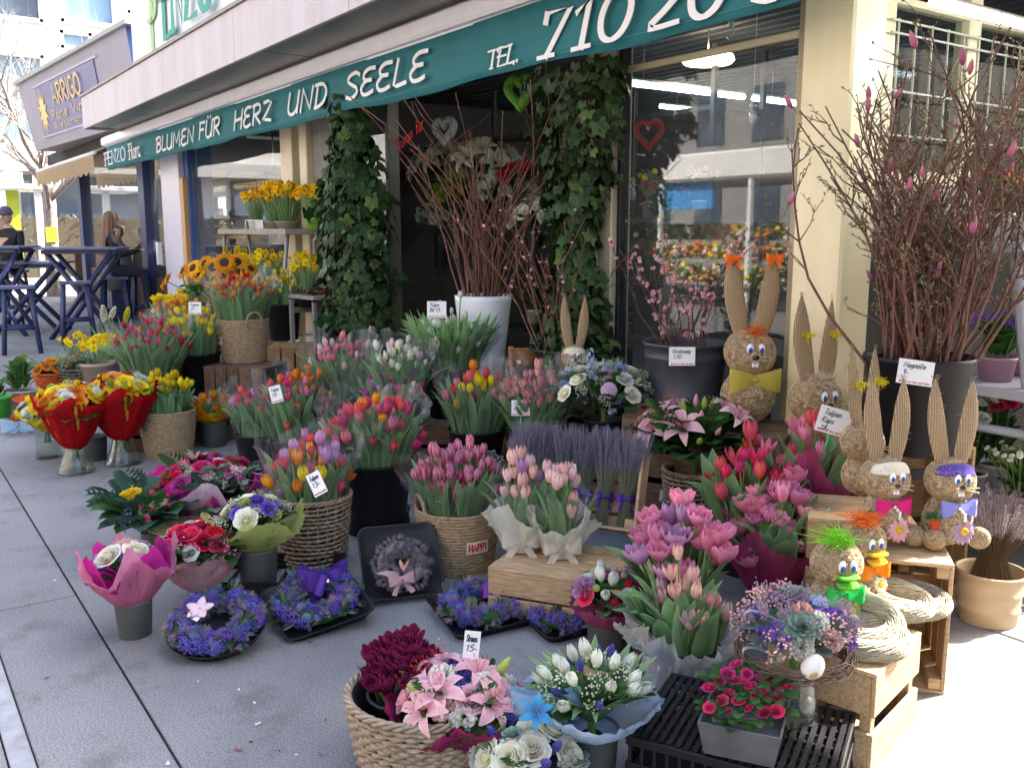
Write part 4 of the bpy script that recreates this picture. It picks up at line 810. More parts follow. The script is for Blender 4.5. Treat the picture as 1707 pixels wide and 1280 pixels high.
def bouquet(label, neck, R, items, greens=26, wrapm=None, wrapz=(-.02, .16), wrapr=None, dome=.75, name='bouquet', tilt=(0, 0), gmats=None, cat='bouquet', waves=5, amp=.15, zamp=.22, group=None, gR=1.1, gL=.12, stems=.1, corners=4, gtype=None, wrap2=None, arc=2*PI, a0=0., flare=1.2, seed=None, top=0.):
    """flowers set over a dome above the neck of a vase, greens between, paper round them"""
    rr = random.Random(seed if seed is not None else sum(map(ord, label))); e = empty(name, neck, label=label, cat=cat, group=group, rot=(tilt[0], tilt[1], 0))
    lst = [it for it in items for _ in range(it[2])]; big = [l for l in lst if l[3] >= .95]; small = [l for l in lst if l[3] < .95]; rr.shuffle(big); rr.shuffle(small); lst = []
    N = len(big)+len(small)
    seq = big[:]; step = max(1, len(seq)//max(1, len(small))) if seq else 1
    for i, s_ in enumerate(small): seq.insert(min(len(seq), int((i+.5)*N/max(1, len(small)))), s_)
    zc = R*.25+top
    for i, (kind, mt, _, s, *m2) in enumerate(seq):
        q = (i+.5)/N; ct = 1-q*dome; st = math.sqrt(max(0, 1-ct*ct)); a = i*2.39996+rr.uniform(-.2, .2)
        d = Vector((st*math.cos(a), st*math.sin(a), ct)); p = Vector((0, 0, zc))+Vector((d.x*R, d.y*R, d.z*R*.72))*rr.uniform(.94, 1.06)
        if s < .95: p += d*.010
        mesh = tulip_mesh(int(kind[1]), C[mt], .12) if kind in ('t0', 't1', 't2', 't3', 't4') else flower_mesh(kind, C[mt], m2[0] if m2 else None)
        link({'t0': 'tulip', 't1': 'tulip', 't2': 'tulip', 't3': 'tulip', 't4': 'tulip', 'gyp': 'sprig', 'heather': 'sprig', 'ball': 'button_flower', 'grape': 'grape_hyacinth'}.get(kind, kind), mesh, e, p, quat=orient(d+Vector((0, 0, .25))+Vector((rr.gauss(0, .08), rr.gauss(0, .08), 0)), rr.uniform(0, 6.28)), scale=s*rr.uniform(.9, 1.1))
    gm = gmats or [M_leaf2]
    for i in range(greens):
        a = i*2.39996+rr.uniform(-.3, .3); ct = rr.uniform(-.05, .75); st = math.sqrt(1-ct*ct); d = Vector((st*math.cos(a), st*math.sin(a), ct*.8+.1)); p = Vector((0, 0, zc*.6))+d*R*.45
        g_ = rr.choice(gm); s = gR*R/.1*rr.uniform(.7, 1.1); ty = gtype or ('broad' if rr.random() < .7 else 'fern')
        q = d.to_track_quat('X', 'Z')
        if ty == 'broad': link('leaf', broad_leaf(i % 4, g_), e, p, quat=q, scale=s*.95)
        elif ty == 'fern': link('leaf', fern_leaf(g_), e, p, quat=q, scale=s*.62)
        else: link('leaf', strap_leaf(i % 5), e, p*.5, quat=leaf_quat(d+Vector((0, 0, .8)), a), scale=(s*.8,)*3)
    if wrapm: 
        wrapz = (wrapz[0], min(wrapz[1], top+R*.50))
        wrap(MB(), .028, wrapr or R*1.25, wrapz[0], wrapz[1], waves, amp, zamp, N+greens, corners=corners, arc=arc, a0=a0, flare=flare).build('wrapper', wrapm, e)
        if wrap2: wrap(MB(), .03, (wrapr or R*1.25)*.9, wrapz[0], wrapz[1]*1.04, waves+1, amp, zamp, N+5, corners=corners, arc=arc, a0=a0+.4, flare=flare).build('wrapper', wrap2, e)
    mb = MB()
    for i in range(9):
        a = i*.7; mb.tube([(.012*math.cos(a), .012*math.sin(a), .05), (.02*math.cos(a+2), .02*math.sin(a+2), -stems)], .0028, 5)
    mb.build('stems', M_stem, e)
    return e
def glass_vase(label, c, rb, rt, h, waist=None, name='glass_vase', group=None):
    e = empty(name, c, label=label, cat='vase', group=group); M_vg = film('vase glass', (.80, .86, .84), clear=.99, rough=.02, gloss=.34, noise=False)
    prof = [(rb, 0), (rb, .006)]; w_ = waist or (rb+rt)/2
    for i in range(1, 8): t = i/8; prof.append((rb*(1-t)**2+2*w_*t*(1-t)+rt*t*t, .006+(h-.006)*t))
    prof += [(rt, h), (rt-.003, h)]
    for i in range(7, 0, -1): t = i/8; prof.append((rb*(1-t)**2+2*w_*t*(1-t)+rt*t*t-.004, .006+(h-.006)*t))
    prof.append((rb-.006, .012))
    MB().lathe(prof, 28).build('glass', M_vg, e); MB().lathe([(rb-.006, .012), (rb*.45+w_*.5-.006, h*.42), (.001, h*.42)], 20).build('water', film('vase water', (.70, .78, .66), clear=.97, rough=.02, gloss=.2, noise=False), e); return e
def grey_vase(label, c, r, h, group='grey plastic vases', mt=None):
    return bucket(label, c, r, h, mt or M_grey, 'grey_vase', .86, group, 'vase', rim=False)
def paper(name, c, tr=.35, rough=.6): return mat(name, c, rough, .10, 14, trans=min(.55, tr+.1), bump=.9, bscale=24, spec=.2)
def crate(label, M, L, W, H, mt, nside=3, nend=3, nbot=4, th=.012, post=.035, name='wooden_crate', gap=.25, top_slats=0, group=None, open_faces=()):
    """slatted box; M places its local frame (origin at the centre of its bottom, x long, z towards its mouth)"""
    e = bpy.data.objects.new(name, None); col.objects.link(e); e.matrix_world = M; tag(e, label, 'crate', group)
    rr = random.Random(sum(map(ord, label)))
    def sl_(c, d, nm='slat'): return MB().box((0, 0, 0), d, ch=.0018).build(nm, mt, e, c, (rr.gauss(0, .004), rr.gauss(0, .004), rr.gauss(0, .004)))
    for sx in (-1, 1):
        for sy in (-1, 1): sl_((sx*(L/2-th-post/2), sy*(W/2-th-post/2), H/2), (post, post, H*.985), 'corner_post')
    hs = H/(nside+gap*(nside-1))
    for i in range(nside):
        z = hs/2+i*hs*(1+gap)
        for sy in (-1, 1):
            if ('y', sy) not in open_faces: sl_((0, sy*(W/2-th/2), z), (L, th, hs))
    he = H/(nend+gap*(nend-1))
    for i in range(nend):
        z = he/2+i*he*(1+gap)
        for sx in (-1, 1):
            if ('x', sx) not in open_faces: sl_((sx*(L/2-th/2), 0, z), (th, W-2*th-.002, he))
    wb = (W-2*th)/(nbot+.3*(nbot-1))
    for i in range(nbot): sl_((0, -W/2+th+wb/2+i*wb*1.3, th/2-.001), (L-2*th-.002, wb, th))
    for i in range(top_slats):
        wt_ = W/(top_slats+.12*(top_slats-1)); sl_((0, -W/2+wt_/2+i*wt_*1.12, H+th/2+.001), (L, wt_, th))
    return e
def place(c, rz=0., rx=0., ry=0.): return Matrix.Translation(Vector(c)) @ Matrix.Rotation(rz, 4, 'Z') @ Matrix.Rotation(ry, 4, 'Y') @ Matrix.Rotation(rx, 4, 'X')
def wicker(label, c, rt, h, mt=None, taper=.82, rows=20, stakes=24, oval=1., handle=False, name='wicker_basket', rz=0., tr=.0066, liner=True):
    mt = mt or M_wicker; e = empty(name, c, rz, label, 'basket'); rb = rt*taper; mb = MB()
    N = stakes*2
    for j in range(rows):
        t = (j+.5)/rows; r = rb+(rt-rb)*t**.9; z = .01+(h-.02)*t; pts = []
        for i in range(N*2):
            a = 2*PI*i/(N*2); rr_ = r+.0052*math.cos(stakes*a+PI*(j % 2)); pts.append((rr_*oval*math.cos(a), rr_*math.sin(a), z+.0025*math.sin(3*a+j)))
        mb.ring(pts, tr if j % 3 else tr*1.12, 5)
    mb.build('weave', mt, e); mb = MB()
    for i in range(stakes):
        a = 2*PI*i/stakes; mb.tube([(rb*oval*math.cos(a), rb*math.sin(a), 0), (rt*oval*math.cos(a), rt*math.sin(a), h+.004)], .0034, 5)
    mb.build('stakes', mt, e); mb = MB()
    for k in range(3):
        mb.ring([((rt+.007*math.cos(14*a+k*2.1))*oval*math.cos(a), (rt+.007*math.cos(14*a+k*2.1))*math.sin(a), h+.004+.007*math.sin(14*a+k*2.1)) for a in [2*PI*i/110 for i in range(110)]], .0062, 5)
    mb.build('rim', mt, e)
    if liner:
        o = MB().lathe([(rb-.012, .01), (rt-.012, h-.004), (rt-.016, h-.004), (rb-.018, .02), (.001, .02)], 36).build('liner', M_blackmatt, e); o.scale = (oval, 1, 1)
    return e
def rope_basket(label, c, rt, h, taper=.8, handles=(0,), name='rope_basket', happy=None, rz=0., bulge=.03, hs=.09):
    e = empty(name, c, rz, label, 'basket'); mb = MB(); n = max(12, int(h/.0125)); rb = rt*taper
    for j in range(n):
        t = j/(n-1); r = rb+(rt-rb)*t+bulge*rt*math.sin(PI*t); z = h*t
        mb.ring([(r*(1+.006*math.sin(5*a+j))*math.cos(a), r*(1+.006*math.sin(5*a+j))*math.sin(a), z+.0012*math.sin(9*a+j*2)) for a in [2*PI*i/60 for i in range(60)]], h/n*.60, 6)
    mb.build('coils', M_rope, e)
    MB().lathe([(rb, 0), (rt-.012, h-.012), (rt-.018, h-.012), (rb-.01, .01), (.001, .01)], 30).build('liner', M_blackmatt, e)
    for a in handles:
        pts = []; 
        for i in range(15):
            t = PI*i/14; aa = a+.34*math.cos(t); pts.append((rt*math.cos(aa)*1.01, rt*math.sin(aa)*1.01, h-.03+hs*math.sin(t)**.8 if 0 < i < 14 else h-.045))
        MB().tube(pts, .0085, 7).build('handle', M_rope, e)
    if happy is not None:
        z = h*.52; t = .52; r = rb+(rt-rb)*t+bulge*rt*math.sin(PI*t)+.011; W_ = .1; hh = .05
        def fn(u, v): a = happy+(u-.5)*W_/r; return Vector(((r+.002)*math.cos(a), (r+.002)*math.sin(a), z+(v-.5)*hh))
        lb = MB().grid(fn, 6, 2).build('label_patch', mat('beige label cloth', (.62, .55, .46), .8, .06), e)
        gl = glyphs('HAPPY', -W_*.40, W_*.40, hh*.6, .0066, contrast=.9); mb = MB()
        vs = [Vector(((r+.0045)*math.cos(happy+v[0]/r), (r+.0045)*math.sin(happy+v[0]/r), z-hh*.3+v[2])) for v in gl.v]; mb.add(vs, gl.f, sm=False); mb.build('print', M_red, lb)
    return e
def tray_mat(): return M_black
def square_tray(label, M, s=.30, d=.03, r=.04, name='plastic_tray', group=None, oval=False):
    e = bpy.data.objects.new(name, None); col.objects.link(e); e.matrix_world = M; tag(e, label, 'tray', group)
    def ringp(half, z):
        pts = []
        if oval: return [Vector((half*math.cos(2*PI*i/40), half*math.sin(2*PI*i/40), z)) for i in range(40)]
        for q in range(4):
            cx_, cy_ = [(1, 1), (-1, 1), (-1, -1), (1, -1)][q]
            for i in range(6): a = q*PI/2+i*PI/10; pts.append(Vector((cx_*(half-r)+r*math.cos(a), cy_*(half-r)+r*math.sin(a), z)))
        return pts
    rings = [ringp(s/2*.9, 0), ringp(s/2*.97, d*.85), ringp(s/2*.985, d*.9), ringp(s/2, d*.92), ringp(s/2*1.01, d), ringp(s/2*.99, d*1.02), ringp(s/2*.955, d*.95), ringp(s/2*.87, d*.25)]
    n = len(rings[0]); vs = [p for q in rings for p in q]; fs = []
    for j in range(len(rings)-1):
        for i in range(n): fs.append((j*n+i, j*n+(i+1) % n, (j+1)*n+(i+1) % n, (j+1)*n+i))
    fs.append(tuple((len(rings)-1)*n+i for i in range(n))); fs.append(tuple(range(n-1, -1, -1)))
    mb = MB().add(vs, fs); mb.build('shell', M_black, e); return e
def wreath(label, M, R=.115, r=.038, mix=(), name='wreath', n=150, core=None, extra=None, group=None, squash=.8, sprigs=0):
    e = bpy.data.objects.new(name, None); col.objects.link(e); e.matrix_world = M; tag(e, label, 'wreath', group); rr = random.Random(sum(map(ord, label)))
    MB().ring([(R*math.cos(2*PI*i/40), R*math.sin(2*PI*i/40), r*.7) for i in range(40)], r*.72, 10).build('core', core or M_leaf2, e)
    for i in range(n):
        a = 2*PI*i/n*7.03+rr.uniform(-.1, .1); b = rr.uniform(-.55, PI+.55); d = Vector((math.cos(a)*math.cos(b), math.sin(a)*math.cos(b), max(-.2, math.sin(b)))); p = Vector((R*math.cos(a), R*math.sin(a), r*.7))+Vector((d.x*r, d.y*r, d.z*r*squash))*rr.uniform(.75, 1.)
        kind, mt, wgt, s, *m2 = rr.choices(mix, [m_[2] for m_ in mix])[0]
        if kind == 'fern': link('leaf', fern_leaf(mt), e, p, quat=(d+Vector((rr.gauss(0, .4), rr.gauss(0, .4), .1))).to_track_quat('X', 'Z'), scale=s)
        else: link({'gyp': 'sprig', 'heather': 'sprig', 'ball': 'thistle'}.get(kind, kind), flower_mesh(kind, C[mt], m2[0] if m2 else None), e, p, quat=orient(d, rr.uniform(0, 6)), scale=s*rr.uniform(.75, 1.2))
    return e
def bow(parent, loc, mt, s=.05, name='bow', rot=(0, 0, 0), tails=True, loops=2):
    mb = MB()
    for k in range(loops):
        sg = 1 if k % 2 == 0 else -1; lift = .25*(k//2)
        def fn(u, v):
            a = 2*PI*v; x = sg*s*(.5-.5*math.cos(a)); y = s*.30*math.sin(a)*(.4+.6*(1-math.cos(a))/2); wv = (.30+.70*math.sin(a/2)**2); return Vector((x*math.cos(lift*2), y-lift*s*.3, (u-.5)*s*.95*wv+lift*s+.05*s*math.sin(9*u+a)))
        mb.grid(fn, 4, 14)
    if tails:
        for sg in (-1, 1): mb.grid(lambda u, v: Vector((sg*s*(.1+.65*v)+(u-.5)*s*.35, -.1*s+.12*s*math.sin(4*v), -s*(.15+1.0*v)+.15*s*(u-.5)*sg)), 3, 6)
    mb.ico((0, -.02*s, 0), s*.16, 1); return mb.build(name, mt, parent, loc, rot)
FACE = math.atan2(RIGHT.y, RIGHT.x)            # yaw that turns local -Y towards the street corner where one stands
ANG_L, ANG_F = FACE+PI, FACE-PI/2               # directions left of and towards the onlooker
# ------------------------------------------------------------------- straw animals
_rb = random.Random(21)
def straw_ball_mesh():
    mb = MB().ico((0, 0, 0), .985, 3)
    for i in range(230):
        ax = Vector((_rb.gauss(0, 1), _rb.gauss(0, 1), _rb.gauss(0, 1))); x, y, _ = frame_of(ax); k = _rb.uniform(-.6, .6); rr = math.sqrt(1-k*k); a0 = _rb.uniform(0, 6.28); L = _rb.uniform(1.2, 4.)
        mb.tube([(x*math.cos(a0+L*j/12)*rr+y*math.sin(a0+L*j/12)*rr+ax.normalized()*k)*_rb.uniform(.995, 1.03) for j in range(13)], .017, 3, m=1, cap=False)
    return mb.mesh('straw_ball', [M_straw, M_straw2])
BALL = straw_ball_mesh()
def burlap():
    m, n, L, b, out = newmat('burlap'); tc = n.new('ShaderNodeTexCoord'); hs = []
    for ax in ('X', 'Z'):
        wv = n.new('ShaderNodeTexWave'); wv.bands_direction = ax; wv.inputs['Scale'].default_value = 42; wv.inputs['Distortion'].default_value = 1.2; wv.inputs['Detail Scale'].default_value = 2; L.new(tc.outputs['Object'], wv.inputs['Vector']); hs.append(wv)
    ml = n.new('ShaderNodeMath'); ml.operation = 'MAXIMUM'; L.new(hs[0].outputs['Fac'], ml.inputs[0]); L.new(hs[1].outputs['Fac'], ml.inputs[1])
    cr = n.new('ShaderNodeValToRGB'); cr.color_ramp.elements[0].color = (.21, .14, .075, 1); cr.color_ramp.elements[1].color = (.46, .33, .19, 1); cr.color_ramp.elements[0].position = .4; L.new(ml.outputs[0], cr.inputs[0]); L.new(cr.outputs[0], b.inputs['Base Color']); b.inputs['Roughness'].default_value = .9
    bp = n.new('ShaderNodeBump'); bp.inputs['Strength'].default_value = .7; bp.inputs['Distance'].default_value = .004; L.new(ml.outputs[0], bp.inputs['Height']); L.new(bp.outputs[0], b.inputs['Normal']); return m
M_burlap = burlap()
M_eyew = mat('white eye plastic', (.82, .82, .82), .2, .02); M_eyeb = mat('blue eye disc', (.02, .08, .30), .2, .1); M_nose = mat('black nose', (.01, .01, .012), .15, .1, spec=.6)
def ear(parent, base, tip, W, name='ear', bend=0., T=.25):
    base, tip = Vector(base), Vector(tip); d = tip-base; L = d.length; x = Vector((1, 0, 0)); x = (x-d.normalized()*x.dot(d.normalized())).normalized(); y = d.normalized().cross(x)
    def fn(u, v):
        a = 2*PI*u; wv = W*(.55+.45*math.sin(PI*min(1, .15+.75*v)))*(1-v**5*.82); return base+d*v+x*(math.cos(a)*wv+bend*math.sin(PI*v)*W)+y*math.sin(a)*wv*T
    mb = MB().grid(fn, 14, 14, wrap=True)
    for i in range(46):
        v = _rb.uniform(.02, .98); q = fn(_rb.random(), v); mb.tube([q, q+x*_rb.gauss(0, W*.28)+d*_rb.uniform(-.02, .06)+y*_rb.gauss(0, W*.15)], .0007, 3, cap=False)
    for i in range(9):
        a = _rb.uniform(0, 6.28); q = tip+x*math.cos(a)*W*.15; mb.tube([q-d*.03, q+d*.05+x*_rb.gauss(0, W*.2)+y*_rb.gauss(0, W*.1)], .0008, 3)
    return mb.build(name, M_burlap, parent)
def tuft(parent, loc, mt, L, n=70, dirv=(0, 0, 1), spread=.6, name='feather_tuft', base=.012, curl=.3):
    mb = MB(); d0 = Vector(dirv).normalized(); rr = random.Random(int(L*10000)+n)
    for i in range(n):
        d = (d0+Vector((rr.gauss(0, spread), rr.gauss(0, spread), rr.gauss(0, spread)))).normalized(); b = Vector((rr.gauss(0, base), rr.gauss(0, base), 0)); l = L*rr.uniform(.5, 1.1); m_ = b+d*l*.5; e = b+d*l+Vector((rr.gauss(0, curl), rr.gauss(0, curl), -curl*.5))*l
        mb.tube([b, m_, e], [.0016, .0013, .0005], 3, cap=False)
    return mb.build(name, mt, parent, loc)
def eyes(parent, c, r, gap, m=1):
    for s in (-1, 1):
        e = MB().ico((0, 0, 0), r, 2, sc_=(.78, .35, 1.15)).build('eye', M_eyew, parent, Vector(c)+Vector((s*gap, 0, 0)))
        MB().ico((0, 0, 0), r*.58, 2, sc_=(.85, .3, 1.15)).build('pupil', M_eyeb, e, (0, -r*.26, -r*.35))
def felt(n, c): return mat('felt '+n, c, .9, .08, 60, bump=.3, bscale=200)
def daisy(parent, loc, mt, s, rot=(PI/2, 0, 0)): return link('cloth_daisy', flower_mesh('daisy', mt, M_discy), parent, loc, rot, s)
def rabbit(label, base, r, earL, style, yaw=None, earsp=.9, bodyscale=1.25, lean=0.):
    yaw = FACE if yaw is None else yaw; e = empty('straw_rabbit', base, label=label, cat='rabbit', rot=(0, lean, yaw)); rb = r*bodyscale; zh = rb*1.72+r*.80
    link('body', BALL, e, (0, 0, rb*.92), (.3, .2, 1), (rb, rb*.85, rb*.98)); link('head', BALL, e, (0, 0, zh), (1, .5, 0), (r*1.04, r*.95, r))
    fy = -r*.9
    for s in (-1, 1):
        ear(e, (s*r*.36, .0, zh+r*.72), (s*r*(.36+earsp*.5), .02, zh+r*.72+earL*(1 if s < 0 else .97)), r*.42, bend=s*.30, T=.42)
    eyes(e, (0, fy-.004, zh+r*.28), r*.19, r*.23)
    MB().ico((0, 0, 0), r*.13, 2, sc_=(1.2, .8, .85)).build('nose', M_nose, e, (0, fy-r*.08, zh-r*.06))
    mb = MB()
    for s in (-1, 1):
        for k in (-.12, .1): mb.tube([(0, fy-r*.04, zh-r*.12), (s*r*.55, fy-.03, zh-r*.1+k*r)], r*.02, 3)
    mb.build('whiskers', mat('pale straw whisker', (.6, .48, .3), .7), e)
    for s in (-1, 1): MB().box((0, 0, 0), (r*.13, r*.06, r*.26), ch=r*.015).build('tooth', M_eyew, e, (s*r*.075, fy-r*.01, zh-r*.34))
    if style.get('cap'):
        cm_ = style['cap']
        def fn(u, v):
            a = PI*(1.12+.76*u); el = .36+.62*v*(.6+.4*math.sin(PI*u)); return Vector((1.05*r*math.cos(a)*math.cos(el)*1.02, 1.02*r*math.sin(a)*math.cos(el), zh+1.07*r*math.sin(el)))
        o = MB().grid(fn, 12, 6).build('cap', cm_, e); o.modifiers.new('t', 'SOLIDIFY').thickness = .004
    if style.get('hair'): tuft(e, (0, -r*.35, zh+r*.75), style['hair'], r*.75, 130, (0, -.5, .6), .75)
    if style.get('bow'): bow(e, (0, fy+.006, zh-r*1.0), style['bow'], r*.80, rot=(0, 0, 0), tails=style.get('tails', True))
    if style.get('pearls'):
        for k in range(5): MB().ico((0, 0, 0), r*.075, 1).build('pearl', M_eyew, e, (r*(-.15+.12*k if k < 3 else .1), fy-r*.25, zh-r*(.95+.13*k)))
    if style.get('carrot'):
        cq = MB().tube([(0, 0, 0), (.0, 0, r*.45), (.0, 0, r*.9)], [r*.03, r*.17, r*.22], 8).build('carrot', felt('carrot red', (.55, .05, .02)), e, (-r*.86, -rb*.70, rb*.45), (0, -.28, 0))
        tuft(cq, (0, 0, r*.88), felt('carrot green', (.03, .16, .05)), r*.4, 60, (0, 0, 1), .45, 'carrot_leaves', r*.12)
    if style.get('daisy'): daisy(e, (r*.12, -rb*.92, rb*.72), style['daisy'], r*.62/.030, (PI/2-.2, 0, .1))
    if style.get('feet', True):
        for s in (-1, 1): link('foot', BALL, e, (s*r*1.0, -rb*.72, r*.44), (s, 1, 0), r*.46)
    if style.get('ear_ribbon'):
        for s in (-1, 1):
            q = Vector((s*r*(.36+earsp*.5)*.98, -.012, zh+r*.72+earL*.93)); bow(e, q, style['ear_ribbon'], r*.36, 'ear_ribbon', tails=True)
    if style.get('ear_feather'):
        for s in (-1, 1): tuft(e, (s*r*(.36+earsp*.3), -r*.15, zh+r*.72+earL*.55), style['ear_feather'], r*.42, 60, (.2*s, -.3, .2), .6, 'ear_feather')
    if style.get('scarf'): bow(e, (0, fy-.01, zh-r*.98), style['scarf'], r*1.05, 'organza_bow', tails=False)
    return e
def duck(label, base, r, hairm, bowm, billm, wingm, daisym, yaw=None):
    yaw = FACE if yaw is None else yaw; e = empty('straw_duck', base, label=label, cat='duck', rot=(0, 0, yaw)); rb = r*1.12; zh = rb*1.7+r*.75
    link('body', BALL, e, (0, 0, rb*.95), (.2, .6, 1), (rb, rb*.88, rb)); link('head', BALL, e, (0, 0, zh), (1, .2, .4), (r, r*.95, r))
    tuft(e, (0, -r*.15, zh+r*.85), hairm, r*1.0, 170, (-.45, -.25, .75), .40, 'hair_tuft', r*.22, .45)
    eyes(e, (0, -r*.93, zh+r*.18), r*.22, r*.22)
    def bill(u, v): a = (u-.5)*1.5; return Vector((math.sin(a)*r*.62, -r*.9-math.cos(a)*r*.42*v, -r*.06*math.cos(a*1.5)*v))
    for k, dz in ((0, -.28), (1, -.40)):
        o = MB().grid(bill, 8, 3).build('bill', billm, e, (0, 0, zh+r*dz), ((.15 if k else -.05), 0, 0)); o.modifiers.new('t', 'SOLIDIFY').thickness = r*.09
    bow(e, (0, -r*.92, zh-r*.98), bowm, r*.78)
    for s in (-1, 1):
        o = MB().grid(lambda u, v: Vector(((u-.5)*r*.6*(1-.3*v), 0, -r*.85*v)), 3, 3).build('wing', wingm, e, (s*rb*.88, -rb*.45, rb*1.45), (.15, -s*.3, s*.5)); o.modifiers.new('t', 'SOLIDIFY').thickness = .004
        o = MB().lathe([(.001, 0), (r*.42, .0), (r*.45, r*.05), (.001, r*.08)], 12).build('foot', billm, e, (s*r*.5, -rb*.85, .0)); o.scale = (.8, 1.3, 1)
    daisy(e, (r*.25, -rb*.9, rb*.95), daisym, r*.5/.03, (PI/2-.2, 0, .1)); return e

# ------------------------------------------------------------------- branches and ivy
M_twig = mat('red brown twig', (.15, .062, .042), .6, .35, 30, bump=.4, rnd=.25); M_twigg = mat('grey brown twig', (.135, .060, .043), .65, .35, 30, bump=.4, rnd=.25); M_twigd = mat('dark wine twig', (.085, .035, .032), .6, .35, 30, rnd=.2)
C['budg'] = petal('green bud', (.22, .25, .05), (.36, .33, .10)); C['magn'] = petal('magnolia bud', (.34, .05, .14), (.62, .26, .36), rough=.4); C['blos'] = petal('cherry blossom', (.74, .30, .38), (.80, .50, .54)); C['magg'] = petal('woolly green bud', (.26, .24, .12), (.34, .32, .17))
def branches(label, top, R, n, H, spread, mt, bud=None, nb=6, side=2, thick=.006, cat='branches', seed=1, name='branch_bunch', flower=None, nf=0, curve=.08, minh=.6, tangle=0., kids=1., lean=(0, 0), bsc=1.):
    rr = random.Random(seed); e = empty(name, Vector(top)-Vector((0, 0, .2)), label=label, cat=cat); O3 = Vector((0, 0, .2)); tips = []
    for i in range(n):
        q = math.sqrt((i+.5)/n); a = i*2.39996; b = Vector((R*.7*q*math.cos(a+.8), R*.7*q*math.sin(a+.8), -.15))+O3; h = H*rr.uniform(minh, 1); sp = spread*q*rr.uniform(.75, 1.15)
        tip = Vector((math.cos(a)*sp*h+lean[0]*h, math.sin(a)*sp*h+lean[1]*h, h))+O3; pts = []
        c1 = Vector((rr.gauss(0, curve), rr.gauss(0, curve), 0))*h
        for j in range(8): t = j/7; p = b.lerp(tip, t)+c1*math.sin(PI*t)-Vector((math.cos(a), math.sin(a), 0))*sp*h*.22*math.sin(PI*t)+Vector((rr.gauss(0, .006), rr.gauss(0, .006), 0)); pts.append(p)
        mb = MB(); mb.tube(pts, [thick*(1-.085*j) for j in range(8)], 6); wood = [pts]
        def twig(p, d, L, r, lv):
            tp = [p]; dd = d
            for k in range(4): dd = (dd+Vector((rr.gauss(0, .16+tangle), rr.gauss(0, .16+tangle), rr.gauss(.06, .08)))).normalized(); tp.append(tp[-1]+dd*L/4)
            mb.tube(tp, [r*(1-.16*k) for k in range(5)], 4); wood.append(tp)
            if lv > 0:
                for _ in range(2): twig(tp[rr.randint(1, 3)], (dd+Vector((rr.gauss(0, .6), rr.gauss(0, .6), .2))).normalized(), L*.6, r*.65, lv-1)
        for k in range(int(side*rr.uniform(.6, 1.5)+.5)):
            j = rr.randint(2, 6); d = (pts[j]-pts[j-1]).normalized(); aa = rr.uniform(0, 6.28); twig(pts[j], (d+Vector((math.cos(aa), math.sin(aa), .1))*.75).normalized(), h*rr.uniform(.14, .34)*kids, thick*.5, 1 if tangle else 0)
        br_ = mb.build('branch', mt, e); tips.append(pts[-1])
        if bud:
            bm_ = MB()
            for tp in wood:
                for k in range(nb):
                    t = rr.uniform(.3, 1)*(len(tp)-1); j = min(int(t), len(tp)-2); p = tp[j].lerp(tp[j+1], t-j); d = (tp[j+1]-tp[j]).normalized()+Vector((rr.gauss(0, .7), rr.gauss(0, .7), rr.gauss(0, .3))); d.normalize(); s = rr.uniform(.5, 1.2)*bsc
                    x, y, _ = frame_of(d); r = .0026*s; L = .011*s; vs = [p]+[p+d*L*.45+(x*math.cos(c*2.1)+y*math.sin(c*2.1))*r for c in range(3)]+[p+d*L]; bm_.add(vs, [(0, 1, 2), (0, 2, 3), (0, 3, 1), (4, 2, 1), (4, 3, 2), (4, 1, 3)], t=[(0, 0)]+[(.5, .5)]*3+[(1, 1)])
            bm_.build('buds', bud, br_)
        if flower:
            for tp in wood:
                for k in range(nf if nf >= 1 else int(rr.random() < nf)):
                    j = rr.randint(len(tp)//2, len(tp)-2); p = tp[j].lerp(tp[j+1], rr.random())
                    for _ in range(3 if flower[0] == 'blossom' else 1):
                        d = Vector((rr.gauss(0, 1), rr.gauss(0, 1), rr.gauss(.4, .6))).normalized()
                        if flower[0] == 'bud': p = tp[-1]; d = ((tp[-1]-tp[-2]).normalized()*.7+Vector((rr.gauss(0, .15), rr.gauss(0, .15), .8))).normalized()
                        link(flower[0], flower_mesh(flower[0], flower[1]), e, p+d*.006, quat=orient(d), scale=flower[2]*rr.uniform(.7, 1.25))
    return e
def ivy_leaf_mesh(i):
    rr = random.Random(i); out_ = []
    for k, (a, r) in enumerate([(-180, .12), (-142, .52), (-112, .58), (-82, .48), (-50, .74), (-24, .58), (0, .92), (24, .58), (50, .74), (82, .48), (112, .58), (142, .52)]):
        a = math.radians(a); out_.append(Vector((r*math.cos(a), r*math.sin(a), .10*r*rr.uniform(-1, 1)-.18*r*r)))
    return MB().add([(0, 0, .03)]+out_, [(0, k+1, (k+1) % 12+1) for k in range(12)], t=[(.2, 0)]+[(.8, 1)]*12, sm=False).mesh('leaf', M_ivy)
IVY = [ivy_leaf_mesh(i) for i in range(4)]; IVYY = ivy_leaf_mesh(7); IVYY.materials[0] = petal('young ivy leaf', (.07, .12, .03), (.12, .18, .05), trans=.25, rnd=.3)
